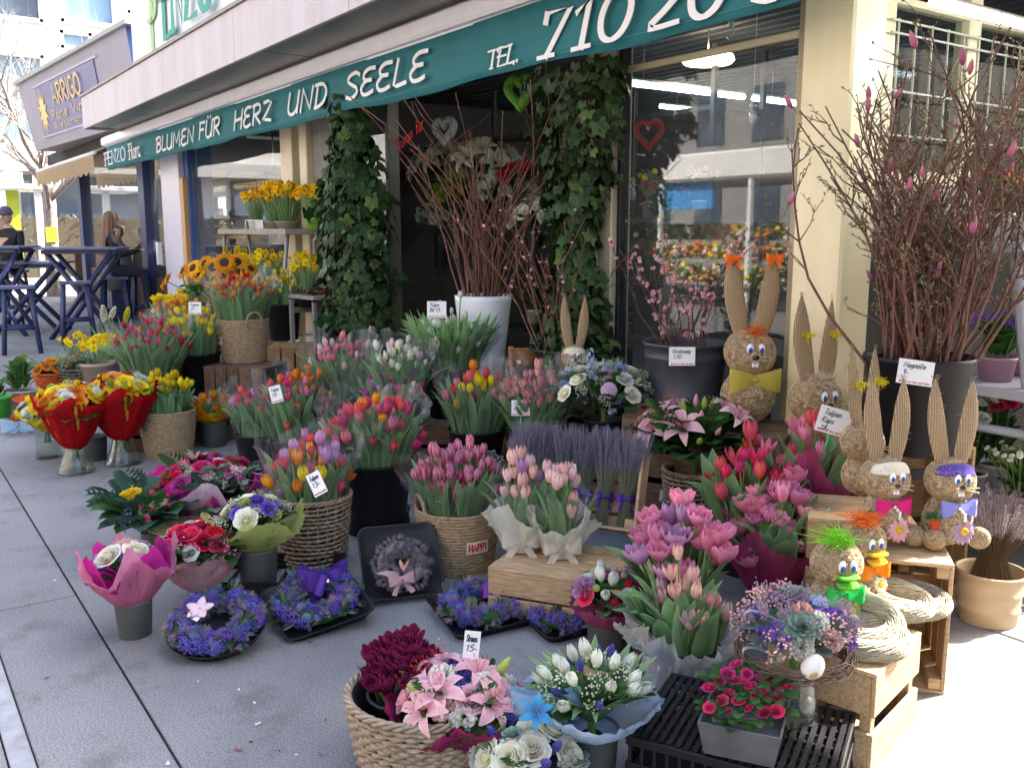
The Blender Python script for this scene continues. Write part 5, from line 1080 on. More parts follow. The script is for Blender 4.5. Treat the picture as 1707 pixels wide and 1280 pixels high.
def ivy(label, base, h, rad, n_parts=300, n_stuff=900, seed=1, squash=.6, shape=None, size=.078):
    rr = random.Random(seed); e = empty('ivy_plant', base, label=label, cat='ivy'); shape = shape or (lambda t: 1)
    mb = MB()
    for k in range(9):
        a = rr.uniform(0, 6.28); mb.tube([(math.cos(a+t*.6)*rad*.35*shape(t/8), math.sin(a+t*.6)*rad*.35*squash*shape(t/8), h*t/8) for t in range(9)], .006, 5)
    mb.build('stems', M_woodd, e); vs_ = []
    def spot(outer):
        t = rr.random(); a = rr.uniform(0, 2*PI)
        if outer: a = ANG_F+rr.gauss(0, .9)
        q = rr.uniform(.86, 1.08) if outer else rr.uniform(.45, .98); s = shape(t)*(1+.16*math.sin(t*17+a*2)+.1*math.sin(t*41+a*3))
        p = Vector((math.cos(a)*rad*q*s, math.sin(a)*rad*q*s*squash, h*t)); d = Vector((math.cos(a), math.sin(a), rr.uniform(.1, .9)))+Vector((rr.gauss(0, .35), rr.gauss(0, .35), rr.gauss(0, .3)))
        nq = d.to_track_quat('Z', 'Y'); down = nq.inverted() @ Vector((rr.gauss(0, .4), rr.gauss(0, .4), -1)); return p, nq @ Quaternion((0, 0, 1), math.atan2(down.y, down.x)), size*rr.uniform(.42, 1.3)
    for i in range(n_parts): p, q, s = spot(True); link('leaf', IVYY if rr.random() < .14 else IVY[i % 4], e, p, quat=q, scale=s)
    mb = MB(); src = [[v.co.copy() for v in m_.vertices] for m_ in IVY]
    for i in range(n_stuff):
        p, q, s = spot(False); S = src[i % 4]; mb.add([p+q @ (v*s) for v in S], [(0, k+1, (k+1) % 12+1) for k in range(12)], t=[(.2, 0)]+[(.8, 1)]*12, sm=False)
    o = mb.build('inner_leaves', M_ivy, e); o['kind'] = 'stuff'; return e
def lavender(label, base, lean, H=.34, n=130, R=.03, group=None, top=.09, ribbon=True, mt=None, gm=None):
    rr = random.Random(int(base[0]*1000)+int(base[1]*777)); e = empty('lavender_bunch', base, label=label, cat='lavender', group=group, rot=lean); ms = MB(); mf = MB()
    for i in range(n):
        q = math.sqrt((i+.5)/n); a = i*2.4; h = H*rr.uniform(.76, 1.06); b = Vector((R*q*math.cos(a), R*q*math.sin(a), 0)); w_ = Vector((R*.55*q*math.cos(a), R*.55*q*math.sin(a), H*.34)); t_ = Vector((top*q*math.cos(a)+rr.gauss(0, .012), top*q*math.sin(a)+rr.gauss(0, .012), h))
        ms.tube([b, w_, t_], .0011, 3, cap=False); d = (t_-w_).normalized(); x, y, _ = frame_of(d)
        for k in range(13):
            p = w_.lerp(t_, .60+.42*k/12); s = .0085*(1-.45*k/12)
            for c in range(3):
                an = c*2.1+k*.9; o_ = x*math.cos(an)+y*math.sin(an); mf.add([p, p+o_*s+d*s*.9+x*.0012, p+o_*s*.7+d*s*1.8, p+o_*s+d*s*.5-x*.0012], [(0, 1, 2, 3)], t=[(0, 0), (.5, .5), (1, 1), (.5, .5)], sm=False)
    ms.build('stems', gm or petal('dry lavender stem', (.20, .21, .13), (.26, .27, .18)), e); o = mf.build('flower_spikes', mt or C['lav'], e)
    if ribbon: bow(e, (.0, 0, H*.34), M_prib, .045, rot=(0, 0, ANG_F+PI/2)); MB().ring([(R*.75*math.cos(k*.4), R*.75*math.sin(k*.4), H*.34) for k in range(16)], .006, 6).build('ribbon', M_prib, e)
    return e
M_prib = mat('purple ribbon', (.11, .04, .34), .5, .15, 20, trans=.25)
def plant_pot(label, c, r, h, mt, fm, kind, n, fh, lm=None, nl=24, name='potted_plant', size=1., leaf='broad', ls=1., spread=1.3, cat='potted plant', taper=.8, m2=None, group=None):
    e = empty(name, c, label=label, cat=cat, group=group); rr = random.Random(sum(map(ord, label)))
    MB().lathe([(r*taper, 0), (r*.98, h*.88), (r*1.06, h*.89), (r*1.06, h), (r*.98, h), (r*.95, h*.85)], 26).build('pot', mt, e); MB().lathe([(r*.96, h*.86), (.001, h*.9)], 16, cap0=False).build('soil', M_soil, e)
    for i in range(nl):
        a = i*2.4; q = math.sqrt((i+.5)/nl); d = Vector((math.cos(a)*q, math.sin(a)*q, rr.uniform(.4, 1.2))); 
        if leaf == 'strap': link('leaf', strap_leaf(i % 3, lm, L=.2, W=.006), e, (r*.7*q*math.cos(a), r*.7*q*math.sin(a), h*.85), quat=leaf_quat(Vector((math.cos(a)*q*.25+rr.gauss(0, .06), math.sin(a)*q*.25+rr.gauss(0, .06), 1)), a), scale=fh/.2*rr.uniform(.7, 1.05)*ls)
        else: link('leaf', broad_leaf(i % 4, lm or M_leaf2), e, (r*.5*q*math.cos(a), r*.5*q*math.sin(a), h+fh*rr.uniform(.0, .62)), quat=d.to_track_quat('X', 'Z'), scale=ls*rr.uniform(.8, 1.3))
    ms = MB()
    for i in range(n):
        a = i*2.4+rr.uniform(-.3, .3); q = math.sqrt((i+.5)/n); p = Vector((r*spread*q*math.cos(a), r*spread*q*math.sin(a), h+fh*rr.uniform(.78, 1.1)*(1-.15*q*q))); ms.tube([(r*.6*q*math.cos(a), r*.6*q*math.sin(a), h*.9), p], .0022, 4, cap=False)
        d = Vector((math.cos(a)*q*.8, math.sin(a)*q*.8, .7)) if kind != 'daffodil' else Vector((math.cos(a+rr.gauss(0, .8)), math.sin(a+rr.gauss(0, .8)), rr.uniform(.0, .5)))+Vector((-FWD.x, -FWD.y, 0))*.5
        link({'ball': 'button_flower', 'gyp': 'sprig'}.get(kind, kind), flower_mesh(kind, fm, m2), e, p, quat=orient(d, rr.uniform(0, 6)), scale=size*rr.uniform(.82, 1.15))
    ms.build('stalks', M_stem, e); return e
# =================================================================== the display, back row first
def spot(px, py, z0, wpx, hpx): c = at(px, py, z0); return c, mpx(wpx/2, c), mpx(hpx, c)
def up(c, h): return Vector(c)+Vector((0, 0, h))
def bt(blabel, tlabel, px, py, z0, wpx, hpx, Hpx, cols, n, mt=None, taper=.8, bands=(), **kw):
    c, r, h = spot(px, py, z0, wpx, hpx); bucket(blabel, c, r, h, mt, taper=taper, bands=bands); return c, r, h, tulips(tlabel, up(c, h), r, mpx(Hpx, c), cols, n, **kw)
# --- ivy climbing beside the door posts
c = aty(598, 640, 3.12); c.z = 0
ivy('tall dark ivy column between the daffodil stand and the shop door', c, 2.40, .41, n_stuff=1900, seed=4, shape=lambda t: .80+.30*math.sin(PI*min(1, t*1.05+.05))+.10*math.sin(t*13)-.18*t*t*t)
c = aty(955, 640, 3.22); c.z = 0
ivy('ivy climbing the cream post behind the cherry branches', c, 2.25, .36, seed=8, size=.066, n_stuff=1700, shape=lambda t: .62+.30*math.sin(t*7+.6)+.25*t)
# --- crates under the display
def onend(c, rz, L, W, H): return Matrix.Translation(Vector((c.x, c.y, L/2))) @ Matrix.Rotation(rz, 4, 'Z') @ Matrix.Rotation(PI/2, 4, 'Y') @ Matrix.Translation((0, 0, -H/2))
crate('dark brown crate under the rope basket of orange tulips', onend(at(410, 604, .5), FACE-.25, .49, .36, .44), .49, .36, .44, M_woodd, 5, 1, 4, gap=.12)
oc = crate('orange pine crate stood on end under the yellow tulip bucket', onend(at(492, 572, .5)+RIGHT*.02, FACE+.1, .49, .36, .42), .49, .36, .42, M_woodo, 4, 1, 4, gap=.16)
for tx, zz in (('pure', .12), ('25', .3)): glyphs(tx, 0, .13 if len(tx) > 2 else .07, .05, .007).build('print', M_ink, oc, (.2, -.1815, zz), (0, 0, PI))
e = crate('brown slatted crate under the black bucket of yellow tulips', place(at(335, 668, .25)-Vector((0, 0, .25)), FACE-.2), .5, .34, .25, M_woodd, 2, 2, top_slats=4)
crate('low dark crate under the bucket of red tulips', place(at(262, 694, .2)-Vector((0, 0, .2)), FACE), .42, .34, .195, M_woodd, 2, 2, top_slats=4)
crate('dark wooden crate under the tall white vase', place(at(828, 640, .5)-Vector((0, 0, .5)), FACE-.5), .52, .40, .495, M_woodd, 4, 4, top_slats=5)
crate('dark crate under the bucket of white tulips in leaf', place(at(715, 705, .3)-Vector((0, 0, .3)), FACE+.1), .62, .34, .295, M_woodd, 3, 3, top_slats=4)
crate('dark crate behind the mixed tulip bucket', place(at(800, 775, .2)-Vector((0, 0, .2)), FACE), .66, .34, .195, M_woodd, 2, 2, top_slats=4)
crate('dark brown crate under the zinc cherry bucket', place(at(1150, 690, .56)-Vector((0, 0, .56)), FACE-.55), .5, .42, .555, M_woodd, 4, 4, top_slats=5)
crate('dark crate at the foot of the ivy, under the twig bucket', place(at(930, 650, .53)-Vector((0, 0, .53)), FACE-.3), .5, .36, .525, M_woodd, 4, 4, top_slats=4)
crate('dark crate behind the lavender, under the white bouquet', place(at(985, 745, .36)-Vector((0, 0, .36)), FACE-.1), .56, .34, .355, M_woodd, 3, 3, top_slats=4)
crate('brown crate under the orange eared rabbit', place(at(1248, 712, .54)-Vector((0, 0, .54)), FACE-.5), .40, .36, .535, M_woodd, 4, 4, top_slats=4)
crate('dark crate under the yellow feathered rabbit', place(at(1345, 795, .38)-Vector((0, 0, .38)), FACE-.5), .40, .36, .375, M_woodd, 3, 3, top_slats=4)
# --- left end of the back row
bt('black bucket of red tulips at the left end of the row', 'small closed red tulips with grey green leaves wrapped in clear film', 258, 686, .2, 92, 60, 78, ['red', 'hotpink', 'red'], 46, cello=True, kinds=(0, 0), size=.9, spread=1.45, zj=.035, drop=.45)
bt('black bucket holding orange tulips behind the yellow ones', 'orange and yellow tulips behind the yellow tulip bucket', 302, 622, .32, 76, 60, 52, ['orangered', 'orange', 'orangered', 'yellow'], 34, size=.95)
bt('black bucket of yellow tulips standing on a brown crate', 'bright yellow tulips in a black bucket on a brown crate', 328, 660, .25, 84, 74, 62, ['yellow'], 40, cello=True, drop=.5, spread=1.35)
c, r, h = spot(408, 600, .5, 82, 68)
rope_basket('round rope basket with a red word label on the dark crate', c, r, h, handles=(ANG_F+.75,), happy=ANG_F-.95)
tulips('dense orange red tulips in the rope basket on the dark crate', up(c, h), r, mpx(62, c), ['orangered', 'orangered', 'red'], 56, kinds=(0, 0, 1), size=.85, cello=True, spread=1.3, drop=.35, leaves=90)
bt('small black bucket on the orange pine crate', 'yellow tulips in the bucket on the orange pine crate', 474, 566, .5, 58, 60, 42, ['yellow'], 26, size=.95, spread=1.2)
# sunflowers
c, r, h = spot(345, 575, .5, 70, 55); bucket('dark bucket behind the tulips holding sunflowers', c, r, h, M_blackmatt)
e = empty('sunflower_bunch', c, label='bunch of orange sunflowers with dark discs and broad leaves', cat='sunflowers')
for k, (px, py, yw, s) in enumerate([(276, 468, -1.4, 1.), (305, 452, -.9, .95), (322, 447, -.5, 1.), (342, 440, -.4, 1.), (356, 446, .0, 1.15), (374, 438, .1, 1.1), (395, 437, .3, 1.05), (349, 464, .0, 1.0), (372, 461, .2, .8), (403, 453, .55, 1.2), (418, 448, .9, .8), (330, 458, -.6, .8)]):
    q = atd(px, py, c+Vector((0, 0, .3))-FWD*(.05*(k % 3))); d = Vector((-FWD.x, -FWD.y, .55)); d.rotate(Quaternion((0, 0, 1), yw)); link('sunflower', flower_mesh('sunflower', C['sunf'], M_disc), e, q-c, quat=orient(d, k), scale=s*1.35)
mb = MB()
for k in range(12): a = k*2.4; mb.tube([(.03*math.cos(a), .03*math.sin(a), .02), (.16*math.cos(a), .16*math.sin(a), h+.28)], .005, 5)
mb.build('stems', M_stem, e)
for k in range(46):
    a = R_.uniform(0, 6.28); d = Vector((math.cos(a), math.sin(a), R_.uniform(-.2, .6))); link('leaf', broad_leaf(k % 4, petal('sunflower leaf', (.07, .15, .035), (.12, .21, .06)), .09, .036), e, (.1*math.cos(a), .1*math.sin(a), h+R_.uniform(-.02, .2)), quat=d.to_track_quat('X', 'Z'), scale=R_.uniform(1.1, 1.8))
c, r, h = spot(293, 575, .42, 50, 40); bucket('black bucket in front of the sunflowers', c, r, h); tulips('full yellow double tulips in front of the sunflowers', up(c, h), r, mpx(36, c), ['yellow'], 11, kinds=(4,), size=1.3, leaves=26)
# ivy-like dark pot plant at the cafe corner, hyacinths and daffodils on the ground
c, r, h = spot(262, 560, .2, 50, 36); plant_pot('dark small leaved trailing plant by the blue post', c, r, h, M_blackmatt, C['budg'], 'ball', 1, .16, M_ivy, 90, ls=.75, spread=1)
for k, (px, py, w_, hh, fh, kind, fm, n, sz, lab) in enumerate([(180, 612, 34, 26, 62, 'hyacinth', C['cream'], 2, 1.25, 'pale yellow hyacinth in a pot near the stools'), (212, 606, 34, 26, 58, 'hyacinth', C['yellow'], 2, 1.05, 'deep yellow hyacinth in a pot near the stools'),
      (130, 628, 40, 26, 44, 'daffodil', C['daffy'], 9, 1.1, 'small yellow daffodils in a pot nearest the stools'), (165, 655, 54, 52, 34, 'daffodil', C['daffy'], 14, 1.1, 'yellow narcissi spilling over a beige paper pot'), (232, 612, 30, 24, 40, 'daffodil', C['daffy'], 4, 1., 'thin daffodils in a pot beside the navy stool'), (185, 640, 34, 40, 40, 'ranunculus', C['daffo'], 3, 1.2, 'golden ranunculus in a pink wrapped pot')]):
    c, r, h = spot(px, py, .0, w_, hh); plant_pot(lab, c, r, h, mat('beige paper pot', (.45, .34, .26), .8, .1) if k != 5 else mat('pink wrap', (.5, .22, .25), .6, .1), fm, kind, n, mpx(fh, c), M_leaf, 22, leaf='strap', size=sz*1.2)
c, r, h = spot(38, 684, 0, 54, 36); plant_pot('leafy green plant in a pale round pot at the left end', c, r, h, mat('pale clay pot', (.42, .38, .33), .8, .1), C['budg'], 'ball', 1, mpx(60, c), petal('fresh leaf', (.06, .16, .035), (.11, .23, .06)), 70, ls=1.1)
c, r, h = spot(2, 695, 0, 36, 36); plant_pot('bright green wrapped pot at the left end', c, r, h, mat('green wrap', (.08, .42, .05), .4, .1), C['budg'], 'ball', 1, mpx(30, c), M_leaf2, 20, ls=.8)
c, r, h = spot(88, 648, .04, 60, 26); wicker('bright orange woven basket of ranunculus', c, r*.9, h, mat('orange cane', (.55, .11, .015), .5, .2, 30), rows=7, stakes=20, tr=.006)
bouquet('orange ranunculus planted in the orange basket', up(c, h*.8), r*.85, [('ranunculus', 'orange', 9, 1.1), ('ranunculus', 'orangered', 4, 1.)], 24, gtype='strap', stems=.02, name='ranunculus_plant', cat='potted plant')
c, r, h = spot(130, 655, .0, 66, 40); wicker('grey twig basket with dried berries', c, r*.8, h, mat('grey cane', (.2, .17, .14), .7, .3, 30), rows=7, stakes=18)
bouquet('dried berry and twig arrangement in the grey twig basket', up(c, h*.8), r*.8, [('ball', 'babyred', 10, .8), ('ball', 'orange', 8, .7), ('heather', 'yellow', 9, .9), ('gyp', 'white', 8, .9), ('succulent', 'succ', 3, 1.)], 24, stems=.02, gmats=[M_leaf3, M_leaf2], name='berry_arrangement', cat='arrangement')
# bundles lying at the left end
q = at(80, 712, .02); e = empty('flat_bouquet', q, label='bouquet in orange foil and pale blue ribbon lying on the ground', cat='bouquet', rot=(0, 0, FACE+.3))
wrap(MB(), .02, .10, 0, .30, 4, .12, .15, 4).build('wrapper', paper('orange foil', (.62, .10, .02), .1, .25), e, (.12, 0, .08), (0, -1.35, 0)); bow(e, (-.18, -.05, .04), paper('pale blue ribbon', (.42, .60, .78), .2, .3), .11)
for k in range(9): link('ranunculus', flower_mesh('ranunculus', C[['orangered', 'red', 'white'][k % 3]]), e, (-.16+.02*(k % 3), -.06+.03*(k//3), .12+.02*(k % 2)), quat=orient((-1, .3*(k-4)/4, .5)), scale=1.)
# --- red wrapped bouquets in glass
M_redp = paper('red tissue paper', (.52, .008, .012), .45); M_yelp = paper('yellow tissue paper', (.72, .58, .03), .5); M_pinkp = paper('pink tissue paper', (.72, .26, .40), .45); M_magp = paper('magenta tissue paper', (.60, .03, .30), .45); M_orgp = paper('orange tissue paper', (.76, .30, .01), .5)
for k, (px, py, rp, lab, vl) in enumerate([(128, 786, 62, 'bouquet in red paper with yellow frill in the front glass vase', 'flared clear glass vase under the front red bouquet'), (207, 772, 66, 'fuller red paper bouquet with orange roses beside the rope basket', 'wide clear glass vase beside the yellow tulip basket')]):
    c = at(px, py, 0); hv = mpx(60, c); glass_vase(vl, c, mpx(30, c), mpx(15, c), hv, mpx(14, c))
    bouquet(lab, up(c, hv*.9), mpx(rp, c)*.74, [('ranunculus', 'yellow', 10, .96), ('ranunculus', 'orange', 8, .96), ('rose', 'red' if k else 'orange', 9, .96), ('ranunculus', 'white', 6, .8), ('t1', 'yellow', 4, .8), ('ball', 'red', 14, .8), ('carnation', 'lime', 5, .9), ('gyp', 'white', 5, .9)], 22, M_redp, (-.06, .5), mpx(rp, c)*.92, waves=5, amp=.07, zamp=.13, wrap2=M_yelp, flare=.62, stems=.12, dome=.62, top=mpx(46, c))
c = at(82, 762, 0); hv = mpx(58, c); glass_vase('narrow glass vase behind the red bouquets', c, mpx(20, c), mpx(18, c), hv)
bouquet('yellow and white bouquet in yellow paper behind the red ones', up(c, hv*.9), mpx(38, c), [('t1', 'yellow', 5, 1.1), ('ranunculus', 'white', 4, 1.), ('ranunculus', 'yellow', 4, 1.1)], 12, M_yelp, (-.03, mpx(60, c)), mpx(48, c), waves=3, zamp=.3, flare=.8, top=.03)
c = at(195, 690, 0); hv = mpx(30, c); grey_vase('grey vase half hidden behind the red bouquets', at(160, 765, 0), mpx(20, at(160, 765, 0)), mpx(40, at(160, 765, 0)))
bouquet('small narrow bouquet in red paper behind the yellow tulips', at(192, 690, .12), .07, [('rose', 'red', 3, 1.), ('ranunculus', 'orange', 3, .9), ('ball', 'wine', 3, .9)], 8, M_redp, (-.12, .17), .1, arc=4.5, waves=2, tilt=(.2, -.25), top=.08, stems=.12)
# yellow tulips in the rope basket, orange bouquet in grey vase
c, r, h = spot(283, 758, 0, 88, 76); rope_basket('rope basket with a long handle holding yellow tulips', c, r, h, handles=(ANG_L+.55,), hs=.11)
tulips('yellow tulips in the rope basket on the ground', up(c, h), r*.92, mpx(44, c), ['yellow'], 26, spread=1.15, drop=.2, leaves=60, kinds=(0, 1))
price_card(265, 650, c, .085, .05, ['Tulpen', '13-'], tilt=-.25, pole=.06, label='white price card above the yellow tulips in the rope basket')
c, r, h = spot(358, 742, 0, 44, 42); grey_vase('slim grey vase with orange tulips beside the dark crate', c, r, h)
bouquet('orange tulips in orange paper in a slim grey vase', up(c, h), mpx(30, c), [('t1', 'orange', 12, 1.0), ('t1', 'peach', 6, 1.)], 10, M_orgp, (-.02, mpx(38, c)), mpx(42, c), waves=3, zamp=.45, gtype='strap', flare=.7, wrap2=M_yelp, top=.03)
price_card(325, 514, at(328, 660, .3), .085, .085, ['Tulpen', '13-'], tilt=-.1, pole=.1, label='square price card on a stick above the orange tulips')
price_card(437, 620, at(437, 690, .1), .02, .1, [' '], tilt=-.1, roll=.25, label='narrow white card edge-on beside the dark crate')
# --- daffodil stand
sc0 = aty(440, 380, 3.12); S0 = Vector((sc0.x, sc0.y, 0)); zt = sc0.z
M_alu = mat('aluminium leg', (.42, .40, .36), .4, .1, metal=.5)
st = empty('flower_stand', S0, label='two tier A-frame plank stand holding pots of daffodils', cat='stand')
Lx = aty(500, 380, 3.12).x-aty(385, 380, 3.12).x
MB().box((0, .02, zt-.035), (Lx, .34, .05), ch=.004).build('top_plank', M_woodg, st); MB().box((.15, -.02, .76), (Lx*1.25, .46, .05), ch=.004).build('lower_plank', M_woodg, st)
for sx in (-1, 1):
    for sy in (-1, 1): MB().tube([(sx*Lx*.46, .02+sy*.12, zt-.06), (sx*Lx*.5-.15*sx, sy*.24, 0)], .018, 4).build('leg', M_alu, st)
    MB().tube([(sx*Lx*.47, -.18, .5), (sx*Lx*.47, .18, .5)], .012, 4).build('brace', M_alu, st)
for k, (px, w_, hh, m_, n, fh, lab) in enumerate([(428, 30, 15, M_card, 9, 44, 'daffodils in a white box pot at the stand corner'), (452, 44, 12, M_woodg, 20, 60, 'tall full daffodils in a grey pot on the stand'), (480, 40, 12, M_woodg, 20, 56, 'daffodils in a second grey pot on the stand, beside the lime pot'), (516, 34, 17, mat('lime pot', (.22, .55, .05), .4, .05), 18, 52, 'daffodils in a lime green pot on the stand')]):
    c = Vector((aty(px, 372, 3.10).x, 3.10+.05*(k % 2), zt-.01)); plant_pot(lab, c, mpx(w_/2, c), mpx(hh, c), m_, C['daffo'], 'daffodil', n*2, mpx(fh, c), M_leaf, 44, leaf='strap', size=1.25, m2=C['sunf'], spread=1.7)
MB().box((.0, 0, 0), (.07, .004, .08)).build('price_card', M_card, None, Vector((aty(432, 370, 2.99).x, 2.99, zt+.03)), (.2, 0, FACE))
tag(col.objects[-1], 'blank white card leaning on the daffodil pots', 'price card')
for k, px in enumerate((398, 425, 455, 490, 512)):
    c = Vector((aty(px, 480, 2.96).x, 2.96+.1*(k % 2), .787)); plant_pot(['loose daffodils on the lower plank by the bar window', 'daffodils at the middle of the lower plank', 'daffodils on the lower plank behind the tulip bucket', 'daffodils on the lower plank beside the leaning leg', 'short daffodils next to the ivy column'][k], c, .09, .09, M_blackmatt, C['daffy'], 'daffodil', 11, mpx(62, c), M_leaf, 30, leaf='strap', size=1.2, spread=1.5)
c = aty(528, 490, 3.0); e = empty('bark_tray', c, label='wooden tray of brown bark and cones beside the ivy column', cat='tray', rot=(0, 0, .1))
MB().box((0, 0, -.02), (.42, .3, .03), ch=.003).build('tray', M_woodg, e); mb = MB()
for k in range(120): mb.ico((R_.uniform(-.19, .19), R_.uniform(-.13, .13), .01+.03*R_.random()), R_.uniform(.012, .022), 1, sc_=(1, .7, .6))
o = mb.build('bark', mat('brown bark', (.11, .05, .03), .9, .4, 30, bump=.6), e); o['kind'] = 'stuff'
for sx, sy in ((-.19, -.13), (.19, -.13), (-.19, .13), (.19, .13)): MB().box((sx, sy, -.035-c.z/2+.01), (.03, .03, c.z-.05)).build('leg', M_woodg, e)
# --- centre rows
bt('black bucket at the left of the centre row', 'pink and coral tulips mixed with grey leaves behind the card', 437, 780, 0, 84, 62, 62, ['pink', 'coral', 'lilac'], 26, cello=True, spread=1.2)
bt('black bucket of mixed pink tulips with two price cards', 'pink, coral and orange tulips with long pale leaf tips', 500, 788, 0, 98, 62, 92, ['pink', 'coral', 'pink', 'orange', 'hotpink'], 46, cello=True, spread=1.35, hi=.02, drop=.55, leaves=110, zj=.03, leafup=1.05)
c = at(520, 735, .2); bucket('black bucket behind the mixed pink tulips', c, .11, .2); tulips('small orange tulips just behind the mixed pink ones', up(c, .2), .11, mpx(48, c), ['orange', 'orangered'], 18, size=.85)
price_card(460, 657, at(490, 788, .2), .06, .085, ['Tulpe', '13-'], tilt=-.2, roll=-.25, label='tall tilted price card stuck in the mixed pink tulips')
bt('black bucket of pale pink tulips beside the crate', 'rose pink tulips in tall clear film beside the pine crate', 572, 724, .2, 76, 58, 92, ['pink', 'palepink', 'pink'], 26, cello=True, kinds=(0, 0), cello_r=1.75, cellohi=1.15, spread=1.35)
bt('black bucket behind the magenta tulips', 'white and pale pink tulips in clear film at the centre', 668, 722, .27, 72, 60, 80, ['white', 'palepink', 'white', 'cream'], 24, cello=True, kinds=(0, 1), cello_r=1.7, spread=1.3)
bt('black bucket of magenta tulips at the centre', 'magenta tulips with broad leaves in front of the white ones', 652, 752, .18, 90, 62, 66, ['magenta', 'magenta', 'lilac'], 24, cello=True, spread=1.25, drop=.6)
bt('tall black bucket of white tulips in bud', 'mass of green tulip leaves with few white buds', 752, 694, .3, 96, 86, 88, ['white'], 30, cello=True, leaves=260, spread=1.3, leafup=1.06, kinds=(0, 0), zj=.04, drop=.75, cello_r=1.7, cellohi=.7, hi=-.03, leafmat=petal('pale tulip leaf', (.15, .31, .085), (.28, .46, .17), edge=(.32, .48, .24), trans=.38))
price_card(728, 516, at(752, 694, .4), .105, .09, ['Tulpe', 'Bd 13-'], tilt=-.1, pole=.1, label='price card on a stick above the white tulips in bud')
bt('large black bucket of coral pink tulips on an upturned bucket', 'large bunch of coral pink tulips at the middle of the display', 628, 858, .10, 122, 96, 88, ['coral', 'pink', 'coral', 'hotpink', 'orange'], 40, cello=True, spread=1.4, drop=.65, kinds=(1, 2, 1), size=1.12, leaves=110, leafup=1.05, zj=.03)
c, r, h = spot(630, 880, 0, 104, 34); bucket('upturned black bucket under the coral tulip bucket', c, r, h, taper=1.05)
bt('black bucket of yellow and red tulips', 'yellow and red tulips with broad leaves in clear film', 795, 768, .2, 96, 56, 84, ['red', 'yellow', 'coral', 'pink', 'yellow', 'orange'], 22, cello=True, spread=1.15, drop=.5, size=1.15, kinds=(0, 1), leaves=60)
bt('dark bucket of red and white tulips', 'dense red and white striped tulips in film behind the lavender', 892, 770, .25, 94, 60, 72, ['redwhite'], 58, cello=True, spread=1.25, size=1.05, kinds=(1, 2), drop=.45, cellohi=1.5)
price_card(868, 680, at(892, 770, .3), .09, .075, ['Tulpe', 'Bd 13-'], tilt=-.1, pole=.08, label='price card in front of the red and white tulips')
# tall white vase with cut branches
c, r, h = spot(806, 632, .5, 94, 140); bucket('tall tapered white vase of bare branches', c, r, h, M_white, 'white_vase', .66, None, 'vase', rim=False)
branches('sheaf of tall red brown cherry branches in the white vase', up(c, h), r, 48, mpx(318, c), .92, M_twig, C['budg'], 6, 1.4, .0062, seed=5, curve=.06, minh=.45)
c, r, h = spot(935, 640, .54, 92, 60); bucket('dark bucket of blossoming twigs beside the ivy', c, r, h, M_zinc)
branches('loose red twigs with pink blossom behind the small rabbit', up(c, h), r, 34, mpx(270, c), .80, M_twig, C['budg'], 6, 2.4, .0052, seed=9, flower=('blossom', C['blos'], .9), nf=1, curve=.07, minh=.45)
c, r, h = spot(1140, 676, .56, 138, 108); bucket('dark zinc bucket with a cherry branch price card', c, r, h, M_zinc, 'zinc_bucket', .82, None, 'bucket', bands=(.12, .78))
branches('thin cherry branches thick with pink blossom in the zinc bucket', up(c, h), r, 16, mpx(185, c), 1.0, M_twigd, C['budg'], 3, 2.6, .0045, seed=14, flower=('blossom', C['blos'], 1.05), nf=4, curve=.1, minh=.5)
price_card(1137, 594, up(c, h*.8)-FWD*(r+.02), .12, .085, ['Kirschzweig', '7,50'], tilt=-.08, label='cherry branch price card on the front of the zinc bucket')
# chair behind the bouquet
c = at(1008, 655, .5); c.z = 0; ch_ = empty('wooden_chair', (c.x-.1, 3.1, 0), label='brown wooden chair half hidden behind the blue and white bouquet', cat='chair', rot=(0, 0, FACE+.25)); M_chair = mat('orange brown chair wood', (.30, .12, .045), .45, .2, 8, stretch=(2, 10, 10))
zc_ = 1.4-(583-385)*depth(c)/F_PX*.96
for sx in (-.2, .2): MB().tube([(sx, .2, 0), (sx, .2, .45), (sx, .26, zc_)], .018, 6).build('back_leg', M_chair, ch_); MB().tube([(sx, -.2, 0), (sx, -.2, .44)], .018, 6).build('front_leg', M_chair, ch_)
MB().box((0, 0, .45), (.42, .42, .03), ch=.006).build('seat', M_chair, ch_); MB().box((0, .25, zc_-.06), (.42, .025, .1), ch=.006).build('back_rail', M_chair, ch_)
# blue and white bouquet with the small rabbit beside it
c, r, h = spot(1005, 742, .36, 80, 46); bucket('dark pot under the blue and white bouquet', c, r*.8, h, M_blackmatt)
bouquet('large bouquet of cream roses, pale blue delphinium and purple allium', up(c, h), mpx(78, c), [('rose', 'cream', 9, 1.35), ('rose', 'white', 4, 1.3), ('ball', 'mauve', 3, 2.4), ('gyp', 'white', 16, .9), ('carnation', 'skyblue', 4, 1.2), ('heather', 'white', 6, .9)], 44, gmats=[M_leaf2, M_leaf3], dome=.8, gR=.95, top=.03)
e = empty('delphinium_spray', up(c, h), label='pale blue delphinium spikes standing in the cream rose bouquet', cat='flowers')
for px, py, s in [(988, 655, 1.3), (1005, 668, 1.2), (1020, 690, .9), (975, 670, .8), (1030, 680, .8)]: q = atd(px, py, up(c, h+.1)); link('delphinium', flower_mesh('delphinium', C['skyblue']), e, q-up(c, h), quat=orient(Vector((0, 0, 1))+RIGHT*((px-1000)/160)), scale=s)
rc = at(957, 648, .56); rabbit('small straw rabbit with a white cap among the twigs', rc, mpx(21, rc), mpx(86, rc), {'cap': felt('white', (.72, .66, .5)), 'feet': False, 'bow': paper('pale blue bow', (.45, .58, .8), .2)}, earsp=.9, bodyscale=1.0)
